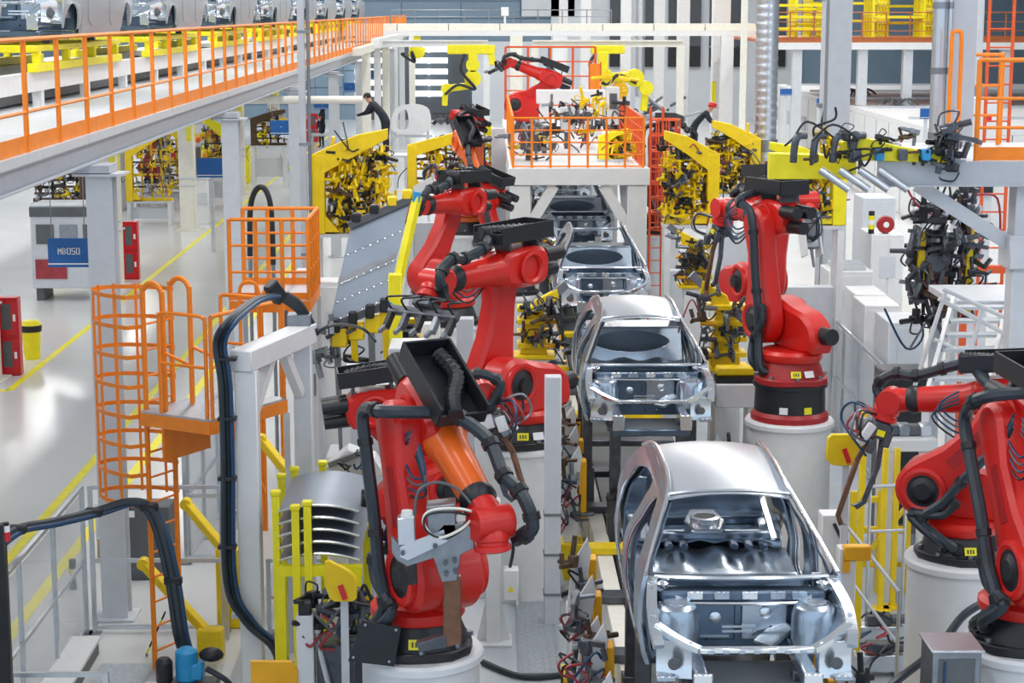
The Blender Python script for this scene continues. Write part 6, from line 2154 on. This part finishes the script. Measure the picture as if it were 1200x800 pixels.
MB().prism([(-.25, a.z + h * .3), (.1, a.z + h * .25), (.2, a.z + h * .7), (-.2, a.z + h * .72)], (0, .1, 0), (1, 0, 0), (0, 0, 1), (0, 1, 0), .1, .01).build('body_plate', 'gun_metal', tf)
clamps(tf, (0, 0, a.z + h * .5), w * .95, h * .95, .4, 46, 601, (0, 4, 7, 3, 0, 4, 1), .8, 1.3)
cable_mess(tf, (0, -.1, a.z + h * .5), w, h * .9, 12, 602, .018)
for k in range(4):
    MB().cyl((-w * .4 + .25 * k, -.1, a.z + h * (.72 + .03 * k)), (-w * .4 + .25 * k + .16, -.15, a.z + h * (.86 + .02 * k)), .05, n=12).build('air_cylinder', 'alu', tf)
r = thing('red_beam', 'red painted steel beam behind the dark tool fixture', 'beam', (P(1160, 315, 30).x, 30, 0))
MB().bb(-.5, .8, -.05, .05, P(1160, 320, 30).z, P(1160, 311, 30).z).build('beam', 'rail_red', r)
for x in (-.4, .7):
    MB().bb(x - .05, x + .05, -.05, .05, 0, P(1160, 320, 30).z).build('leg', 'rail_red', r)

# long yellow fixture with black clamps on the platform beam
y = 21.17
a, c = P(985, 175, y), P(1112, 150, y)
lf = thing('beam_fixture', 'yellow beam fixture with grey cylinders lying on the platform beam', 'fixture', ((a.x + c.x) / 2 + .2, y, zp - .28))
lx, lz = a.x - lf.location.x, zp + .02 - lf.location.z
w = c.x - a.x
MB().bb(-.1, w * .5, -.05, .05, .285, .305).build('rest_plate', 'grey_paint', lf)
MB().prism([(lx, lz), (lx + w, lz - .03), (lx + w, lz + .06), (lx + w * .55, lz + .15), (lx + w * .2, lz + .26), (lx, lz + .2)], (0, 0, 0), (1, 0, 0), (0, 0, 1), (0, 1, 0), .16, .01).build('beam', 'lemon', lf)
MB().prism([(lx - .75, lz - .25), (lx + .25, lz - .25), (lx + .25, lz + .02), (lx - .75, lz + .05)], (0, .4, 0), (1, 0, 0), (0, 0, 1), (0, 1, 0), .16, .01).build('rear_beam', 'lemon', lf)
for k in range(5):
    MB().bb(lx + .1 + .26 * k, lx + .2 + .26 * k, -.2, -.09, lz + .0, lz + .13, .01).build('valve_block', 'sky_blue' if k % 2 else 'gun_metal', lf)
for k in range(4):
    x_ = lx - .55 + k * .22
    MB().tube([(x_, -.12, lz - .02), (x_ + .01, -.14, lz + .18), (x_ + .05, -.14, lz + .27), (x_ + .14, -.12, lz + .28)], .042, 10, 4).build('air_cylinder', 'gun_metal', lf)
    MB().cyl((x_ + .3, -.15, lz - .1), (x_ + .62, -.22, lz - .32), .045, n=12).build('air_cylinder', 'alu', lf)
clamps(lf, (lx + w * .35, .02, lz + .16), w * 1.4, .36, .3, 26, 611, (0, 4, 7, 3, 5, 2), .42, .7)
clamps(lf, (lx + w - .02, 0, lz + .12), .22, .5, .2, 8, 612, (0, 3, 4), .8, 1.2)
cable_mess(lf, (lx - .1, -.2, lz + .05), .9, .5, 8, 613, .014, ('black',))

# ================================================================== far yellow manipulator arms
def over_arm(label, pts, y, extras, top, m='lemon'):
    p0 = P(*top, y)
    r = thing('manipulator_arm', label, 'arm', p0)
    for (a, c, w) in pts:
        WB(r).bar(P(*a, y), P(*c, y), w, w, None, .03).build('arm_link', m, r)
    for (a, rr) in extras:
        q_ = P(*a, y)
        WB(r).cyl(q_ - V((0, .25, 0)), q_ + V((0, .25, 0)), rr, n=14).build('joint', m, r)
    u0, u1 = P(*pts[1][0], y), P(*pts[1][1], y)
    v0, v1 = P(*pts[min(2, len(pts) - 1)][0], y), P(*pts[min(2, len(pts) - 1)][1], y)
    WB(r).tube([u0 + V((-.3, -.3, -.1)), u0.lerp(u1, .6) + V((-.45, -.35, 0)), u1 + V((.1, -.35, -.25)), v0.lerp(v1, .5) + V((0, -.35, .1)), v1 + V((0, -.3, -.2))], .06, 6, 6).build('air_hose', 'black', r)
    return r


over_arm('yellow overhead arm hanging from the white beam at left', [((524, 58), (580, 58), .35), ((554, 60), (554, 96), .34), ((552, 100), (522, 104), .26), ((522, 103), (521, 124), .22), ((574, 60), (578, 76), .26)], 72,
         [((554, 92), .32), ((523, 104), .2), ((554, 76), .26)], (554, 55))
ra = over_arm('yellow overhead balancer arm hanging from the cream beam', [((692, 58), (732, 58), .28), ((707, 60), (706, 90), .34), ((702, 92), (745, 90), .34), ((745, 91), (757, 104), .3), ((757, 103), (754, 130), .24)], 64,
              [((706, 90), .34), ((744, 91), .3), ((757, 103), .24)], (707, 55))
q = P(726, 106, 64)
WB(ra).cyl(q + V((0, -.3, 0)), q + V((0, .3, 0)), .28, n=16).build('balance_tank', 'amber', ra)
WB(ra).bar(P(726, 92, 64), q, .14, .14).build('tank_hanger', 'lemon', ra)
r = over_arm('small yellow arm end peeping over the far beams', [((480, 58), (498, 60), .3), ((482, 60), (484, 66), .3)], 86.1, [((490, 61), .3)], (488, 58))
WB(r).bb(P(489, 58, 86.1).x - .15, P(489, 58, 86.1).x + .15, 86.0, 86.3, P(489, 60, 86.1).z, P(489, 42, 86).z - .01).build('hanger', 'lemon', r)
q = P(780, 130, 64)
rr = random.Random(5)
for k in range(14):
    a = q + V((rr.uniform(-.7, .7), rr.uniform(-.3, .3), rr.uniform(-.4, .3)))
    c = a + V((rr.uniform(-.6, .6), rr.uniform(-.2, .2), rr.uniform(-.25, .35)))
    WB(ra).cyl(a, c, .05, n=8).build('gripper_tube', 'steel' if k % 3 else 'gun_metal', ra)
WB(ra).tube([P(757, 112, 64), P(768, 122, 64), q], .09, 8, 3).build('gripper_suspension', 'steel', ra)
for (rt, px_, top_, y_) in ((ra, 707, 55, 64), (bpy.data.objects['manipulator_arm'], 554, 55, 72)):
    a = P(px_, 58, y_)
    WB(rt).bb(a.x - .2, a.x + .2, y_ - .15, y_ + .15, a.z, P(px_, top_, y_).z - .005).build('mount_plate', 'lemon', rt)
# pale door panels racked at the far left station
q = P(482, 150, 66)
dr = thing('door_rack', 'pale body side panel standing in a far work station', 'panel', (q.x, 66, 0))
a, c = P(462, 158, 66), P(510, 122, 66)
w, h = c.x - a.x, c.z - a.z
arch_ = chaikin([(-w / 2, a.z), (-w / 2, a.z + h * .6), (-w * .3, a.z + h), (w * .4, a.z + h), (w * .5, a.z + h * .5), (w * .45, a.z)], 2, .25)
hole_ = chaikin([(-w * .38, a.z + h * .15), (-w * .36, a.z + h * .6), (-w * .2, a.z + h * .85), (-w * .08, a.z + h * .8), (-w * .05, a.z + h * .15)], 2, .25)
MB().holed(arch_, [hole_], lambda u, v, d: V((u, d, v)), .08).build('side_panel', 'white_paint', dr)
for x in (-w * .4, w * .4):
    MB().bb(x - .05, x + .05, .1, .2, 0, a.z + h * .3).build('rack_leg', 'pale_grey', dr)
MB().bb(-w * .5, w * .5, .08, .2, a.z - .1, a.z).build('rack_shelf', 'pale_grey', dr)

# ================================================================== clutter on the gate deck
for i, (px, py, w, h, m, n_, lab) in enumerate((
        (650, 172, .28, .55, 'white_paint', 'device_box', 'white device box with dark stand on the gate deck'),
        (676, 160, .35, 1.0, 'pale_grey', 'device_box', 'tall pale device post on the gate deck'),
        (695, 158, .30, .9, 'white_paint', 'device_box', 'white device post beside the deck railing'),
        (735, 170, .30, 1.5, 'white_paint', 'device_box', 'white control pillar with a dark screen on the gate deck'),
        (618, 165, .4, .6, 'gun_metal', 'device_box', 'dark clamp stand at the left of the gate deck'))):
    dx_, dy_ = ((1.35, 44.2), (1.95, 45.6), (2.5, 47.2), (3.02, 45.2), (.95, 42.0))[i]
    r = thing('device_stand', lab, 'device', (dx_, dy_, GZ))
    MB().bb(-w / 2, w / 2, -w / 2, w / 2, h * .4, h, .02).build('case', m, r)
    MB().bb(-w * .2, w * .2, -w * .2, w * .2, 0, h * .4).build('post', 'dark_grey', r)
    MB().bb(-w * .3, w * .3, -w / 2 - .01, -w / 2, h * .65, h * .9).build('screen', 'dark_grey', r)
    clamps(r, (0, 0, h * .8), w * 2.5, h, .5, 9, 700 + i, (0, 1, 3, 4, 2), .7, 1.2)
    cable_mess(r, (0, -.1, h * .6), .9, h, 5, 720 + i, .02)
r = thing('deck_block', 'wide white machine block across the middle of the gate deck', 'block', (2.2, 49.5, GZ))
MB().bb(-.9, .9, -.3, .3, .9, 1.25, .02).build('top', 'white_paint', r)
for s in (-.7, .7):
    MB().bb(s - .12, s + .12, -.2, .2, 0, .9, .01).build('leg', 'white_paint', r)

# ================================================================== left background under the mezzanine
mt = [P(30, 300, 47), P(108, 235, 47)]
r = thing('test_bench', 'pale grey machine bench with dark panel windows behind the blue board', 'machine', ((mt[0].x + mt[1].x) / 2, 48, 0))
w = (mt[1].x - mt[0].x) / 2 + .1
MB().bb(-w, w, 0, 1.4, .35, 2.5, .02).build('body', 'pale_grey', r)
MB().bb(-w, w, -.03, 0, 2.2, 2.45).build('top_strip', 'dark_grey', r)
for k in range(3):
    MB().bb(-w + .15 + k * .6, -w + .6 + k * .6, -.03, 0, 1.5, 2.0).build('window', 'steel' if k == 1 else 'dark_grey', r)
MB().bb(-w + .1, -w + .9, -.03, 0, .6, 1.1).build('red_screen', 'copper_red', r)
for s in (-.85, .85):
    MB().bb(w * s - .1, w * s + .1, .2, 1.2, 0, .35).build('leg', 'dark_grey', r)
lab_l = ['brown clamp rack behind the pale machine bench', 'yellow jig with clamps at the back of the left bay', 'yellow jig beside a dark machine in the left bay', 'brown and yellow jig near the far blue board',
         'far yellow jig past the second fire cabinet', 'far yellow jig near the standing worker', 'far brown jig behind the aisle columns', 'distant jig at the rear of the left bay']
for i, (px0, py0, px1, py1, y) in enumerate(((40, 190, 105, 236, 52), (150, 150, 200, 235, 66), (185, 140, 225, 220, 74), (295, 130, 335, 170, 80), (240, 140, 270, 200, 72), (300, 150, 322, 182, 92), (205, 120, 250, 175, 88), (60, 150, 110, 200, 64))):
    a, c = P(px0, py1, y), P(px1, py0, y)
    frame_jig(lab_l[i], (a.x + c.x) / 2, y, max(.1, a.z), c.x - a.x, min(c.z, 5.2) - max(.1, a.z), 'l' if i % 2 else 'r', ('brown', 'yellow', 'yellow', 'brown', 'lemon', 'lemon', 'brown', 'yellow')[i], 16, 800 + i)
for i, (px, py, y, yaw, lab) in enumerate(((178, 215, 72, 200, 'small dark red robot in the left bay behind the second fire cabinet'), (252, 195, 78, 240, 'small orange robot in the left bay behind a mezzanine column'), (200, 200, 80, 150, 'small red robot deep in the left bay'))):
    q = P(px, py, y)
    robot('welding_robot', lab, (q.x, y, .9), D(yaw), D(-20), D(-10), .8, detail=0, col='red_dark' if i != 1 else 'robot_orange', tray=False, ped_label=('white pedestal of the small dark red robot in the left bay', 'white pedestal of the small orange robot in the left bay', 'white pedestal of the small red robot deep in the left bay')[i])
for i, (px0, px1, pt_, y, m, lab) in enumerate(((208, 228, 175, 70, 'dark_grey', 'dark machine box hung in the left bay'), (180, 192, 150, 74, 'grey_paint', 'grey control cabinet in the left bay'), (222, 242, 135, 82, 'grey_paint', 'tall grey cabinet in the left bay by the small orange robot'),
                                                 (300, 330, 165, 88, 'pale_grey', 'pale machine box near the far blue board'), (120, 140, 180, 70, 'pale_grey', 'pale cabinet half hidden by a mezzanine column'))):
    cab(lab, px0, px1, pt_, y, 1.5, m)
for i, px in enumerate((246, 258, 286)):
    q = G(px, 214, 0)
    r = thing('tote_bin', 'tall yellow tote bin standing by the aisle', 'bin', (q.x, q.y, 0), 0, 'yellow tote bins by the aisle')
    MB().bb(-.28, .28, -.3, .3, 0, 1.5, .03).build('bin', 'lemon', r)
    MB().bb(-.31, .31, -.33, .33, 1.5, 1.6, .02).build('lid', 'lemon', r)
q = G(238, 262, 0)
r = thing('board_stand', 'white square stand below the plain blue board', 'stand', (q.x, q.y, 0))
MB().bb(-.22, .22, -.15, .15, 0, 1.6, .01).build('post', 'white_paint', r)
MB().bb(-.18, .18, -.17, -.15, .7, 1.1).build('hatch', 'pale_grey', r)
MB().bb(-.3, .3, -.2, .2, 1.6, 1.62).build('top', 'pale_grey', r)
# black hose arch beside the mezzanine columns
q = G(307, 300, 1.0)
r = thing('hose_arch', 'black hose arch on a thin stand by the orange platform', 'hose', (P(305, 250, 30).x, 30, 0))
WB(r).tube([P(293, 300, 30), P(293, 250, 30), P(297, 228, 30), P(305, 219, 30), P(313, 226, 30), P(318, 250, 30), P(320, 310, 30)], .045, 8, 5).build('hose', 'black', r)
for px in (293, 320):
    WB(r).cyl(V((P(px, 300, 30).x, 30, 0)), P(px, 303, 30), .03, n=8).build('stand', 'steel', r)
# pipe crossing under the mezzanine
a, c = P(290, 117, 44), P(425, 117, 44)
r = thing('cross_pipe', 'long cream pipe spanning below the mezzanine edge', 'pipe', (a.x, 44, a.z))
WB(r).cyl(a, c, .09, n=12).build('pipe', 'cream', r)
for t in (.05, .5, .95):
    p_ = a.lerp(c, t)
    if p_.x < XM:
        WB(r).cyl(p_, V((p_.x, p_.y, ZM - .11)), .03, n=6).build('hanger', 'steel', r)
p_ = P(352, 60, 33.5)
r = thing('steel_riser', 'tall dark steel riser in front of the mezzanine rail', 'pipe', (P(353, 60, 34).x, 34, 0))
MB().bb(-.06, .06, -.06, .06, 0, 13).build('profile', 'grey_paint', r)
MB().cyl((.12, 0, 0), (.12, 0, 13), .03, n=8).build('conduit', 'steel', r)
for z in range(1, 12, 2):
    MB().bb(-.07, .16, -.07, .07, z, z + .05).build('strap', 'steel', r)

# white machines between the orange platform and the panel rack
for i, (px0, px1, pt_, y, d, lab) in enumerate(((345, 372, 318, 28.3, .4, 'white upright machine frame by the rear orange platform'), (372, 412, 330, 28.8, .5, 'white machine frame with dark block behind the panel rack'),
                                                (400, 440, 440, 21.8, .8, 'white low machine base below the panel rack'), (455, 500, 408, 24.4, .8, 'pale cabinet below the yellow panel edge'), (432, 470, 452, 21.6, .5, 'pale plate machine under the black connectors'))):
    cab(lab, px0, px1, pt_, y, d, 'white_paint' if i < 3 else 'pale_grey')
q = P(355, 545, 21)
r = thing('linkage_frame', 'pale cast linkage frame left of the near robots', 'frame', (P(400, 545, 20.6).x, 20.6, 0))
WB(r).prism([(P(a, c, 20.6).x, P(a, c, 20.6).z) for a, c in ((376, 548), (408, 522), (440, 532), (452, 552), (430, 562), (390, 566))], (0, 20.6, 0), (1, 0, 0), (0, 0, 1), (0, 1, 0), .3, .02).build('casting', 'white_paint', r)
WB(r).bb(P(395, 560, 20.6).x - .1, P(395, 560, 20.6).x + .1, 20.5, 20.7, 0, P(395, 562, 20.6).z).build('leg', 'white_paint', r)
WB(r).bar(P(385, 545, 20.4), P(425, 530, 20.4), .06, .06).build('lever', 'steel', r)
cable_mess(r, (.1, -.25, P(410, 540, 20.4).z), .4, .2, 5, 900, .014)
q = P(478, 440, 22)
r = thing('black_valve', 'black and yellow air valve standing before the pale machine', 'valve', (q.x, 22, 0))
MB().bb(-.05, .05, -.05, .05, 0, q.z - .35, .01).build('stalk', 'pale_grey', r)
MB().cyl((0, 0, q.z - .35), (0, 0, q.z - .12), .11, .07, 12).build('body', 'lemon', r)
MB().cyl((0, 0, q.z - .12), (0, 0, q.z + .1), .05, .03, 10).build('stem', 'black', r)
MB().bb(-.1, .1, -.05, .05, q.z - .14, q.z - .06, .01).build('handle', 'black', r)

# ================================================================== people
def person(label, foot, h, face, pose, helmet=True, top='denim'):
    """continuous skinned figure; pose gives joint offsets as fractions of the height, x = right, y = forward"""
    j = {'pel': (0, 0, .53), 'wst': (0, .0, .61), 'chs': (0, .01, .74), 'nck': (0, .015, .84), 'hd0': (0, .03, .885), 'hd1': (0, .04, .95),
         'shL': (-.105, .01, .805), 'shR': (.105, .01, .805), 'elL': (-.13, .0, .64), 'elR': (.13, .0, .64), 'wrL': (-.13, .07, .50), 'wrR': (.13, .07, .50),
         'haL': (-.125, .10, .455), 'haR': (.125, .10, .455), 'hpL': (-.05, 0, .51), 'hpR': (.05, 0, .51), 'knL': (-.055, .01, .28), 'knR': (.055, .01, .28),
         'anL': (-.055, -.01, .05), 'anR': (.055, -.01, .05), 'toL': (-.065, .09, .02), 'toR': (.065, .09, .02)}
    rad = {'pel': .085, 'wst': .075, 'chs': .092, 'nck': .035, 'hd0': .045, 'hd1': .055, 'sh': .045, 'el': .032, 'wr': .022, 'ha': .022, 'hp': .062, 'kn': .042, 'an': .028, 'to': .022}
    j.update(pose)
    names = list(j)
    ed = [('pel', 'wst'), ('wst', 'chs'), ('chs', 'nck'), ('nck', 'hd0'), ('hd0', 'hd1')]
    for s in 'LR':
        ed += [('chs', 'sh' + s), ('sh' + s, 'el' + s), ('el' + s, 'wr' + s), ('wr' + s, 'ha' + s), ('pel', 'hp' + s), ('hp' + s, 'kn' + s), ('kn' + s, 'an' + s), ('an' + s, 'to' + s)]
    me = bpy.data.meshes.new('figure')
    me.from_pydata([V(j[n]) * h for n in names], [(names.index(a), names.index(c)) for a, c in ed], [])
    o = bpy.data.objects.new('figure', me)
    C.objects.link(o)
    md = o.modifiers.new('skin', 'SKIN')
    sk_ = me.skin_vertices[0].data if me.skin_vertices else None
    if sk_ is None:
        bm = bmesh.new()
        bm.from_mesh(me)
        bm.verts.layers.skin.verify()
        bm.to_mesh(me)
        bm.free()
        sk_ = me.skin_vertices[0].data
    for i, n in enumerate(names):
        q = rad.get(n, rad.get(n[:2], .04)) * h
        sk_[i].radius = (q, q * (.8 if n in ('wst', 'chs', 'pel') else 1))
        sk_[i].use_root = (n == 'pel')
    sb = o.modifiers.new('sub', 'SUBSURF')
    sb.levels = sb.render_levels = 2
    dg = bpy.context.evaluated_depsgraph_get()
    dg.update()
    fm = bpy.data.meshes.new_from_object(o.evaluated_get(dg))
    bpy.data.objects.remove(o, do_unlink=True)
    fm.materials.clear()
    for m in (top, 'skin', 'black'):
        fm.materials.append(MATS[m])
    hd = (V(j['hd0']) + V(j['hd1'])) * .5 * h
    for p_ in fm.polygons:
        p_.use_smooth = True
        c = p_.center
        if (c - hd).length < .085 * h or any((c - V(j['ha' + s]) * h).length < .035 * h for s in 'LR'):
            p_.material_index = 1
        elif c.z < .045 * h:
            p_.material_index = 2
    r = thing('person', label, 'person', foot, face)
    link('figure', fm, r)
    up = (V(j['hd1']) - V(j['hd0'])).normalized()
    hc = V(j['hd1']) * h
    if helmet:
        k = MB().ball(hc + up * .018 * h, .068 * h, 14, 8, (1, 1.1, .8)).build('helmet', 'helmet', r)
        MB().lathe([(.085 * h, 0), (.085 * h, .008 * h), (.06 * h, .014 * h)], 16, hc + V((0, .012 * h, .0)), up).build('brim', 'helmet', k)
    else:
        MB().ball(hc + up * .012 * h - V((0, .010 * h, 0)), .060 * h, 14, 8, (1, 1.05, .9)).build('hair', 'hair', r)
    MB().ball(hc + V((0, .058 * h, -.02 * h)), .010 * h, 8, 6).build('nose', 'skin', r)
    for s in (-1, 1):
        MB().ball(hc + V((s * .022 * h, .052 * h, -.004 * h)), .007 * h, 6, 4).build('eye', 'black_print', r)
        MB().ball(hc + V((s * .056 * h, 0, -.012 * h)), .012 * h, 6, 4, (.5, 1, 1.3)).build('ear', 'skin', r)
    return r


q = G(377, 173, 0)
person('worker in dark overalls and a red helmet standing by a fire cabinet', (q.x, q.y, 0), 1.75, R(150), {'wrR': (.10, .12, .56), 'haR': (.07, .17, .57)})
lean = {'wst': (0, .06, .62), 'chs': (0, .16, .72), 'nck': (0, .24, .79), 'hd0': (0, .27, .82), 'hd1': (0, .30, .88), 'shL': (-.105, .20, .77), 'shR': (.105, .20, .77),
        'elL': (-.13, .28, .64), 'elR': (.13, .28, .64), 'wrL': (-.10, .40, .60), 'wrR': (.10, .40, .60), 'haL': (-.09, .45, .60), 'haR': (.09, .45, .60)}
q = P(448, 150, 52)
gz = P(448, 142, 52).z - .9
person('dark haired worker in navy leaning over a yellow jig', (q.x + .1, 52, max(0, gz)), 1.78, R(75), lean, False)
r = thing('work_step', 'low grey work step under the leaning dark haired worker', 'platform', (q.x + .1, 52, 0))
MB().bb(-.6, .6, -.5, .5, max(.05, gz) - .05, max(.05, gz), .01).build('tread', 'pale_grey', r)
for x in (-.55, .55):
    for y in (-.45, .45):
        MB().bb(x - .03, x + .03, y - .03, y + .03, 0, max(.05, gz) - .05).build('leg', 'pale_grey', r)
q = P(812, 160, 54)
gz = P(812, 124, 54).z - 1.55
person('worker in navy and a red helmet bending beside the square shouldered jig', (q.x, 54, gz), 1.76, R(-100), lean)
r = thing('work_step', 'low grey work step under the bending worker', 'platform', (q.x, 54, 0))
MB().bb(-.6, .6, -.5, .5, gz - .05, gz, .01).build('tread', 'pale_grey', r)
for x in (-.55, .55):
    for y in (-.45, .45):
        MB().bb(x - .03, x + .03, y - .03, y + .03, 0, gz - .05).build('leg', 'pale_grey', r)
q = P(378, 112, 90)
person('distant worker with a red helmet in the aisle below a blue board', (q.x, 90, 1.6), 1.72, R(110), {})
r = thing('work_step', 'raised pale work step under the distant worker', 'platform', (q.x, 90, 0))
MB().bb(-.6, .6, -.6, .6, 1.52, 1.6, .01).build('tread', 'pale_grey', r)
for x in (-.55, .55):
    MB().bb(x - .05, x + .05, -.5, .5, 0, 1.52).build('side', 'pale_grey', r)
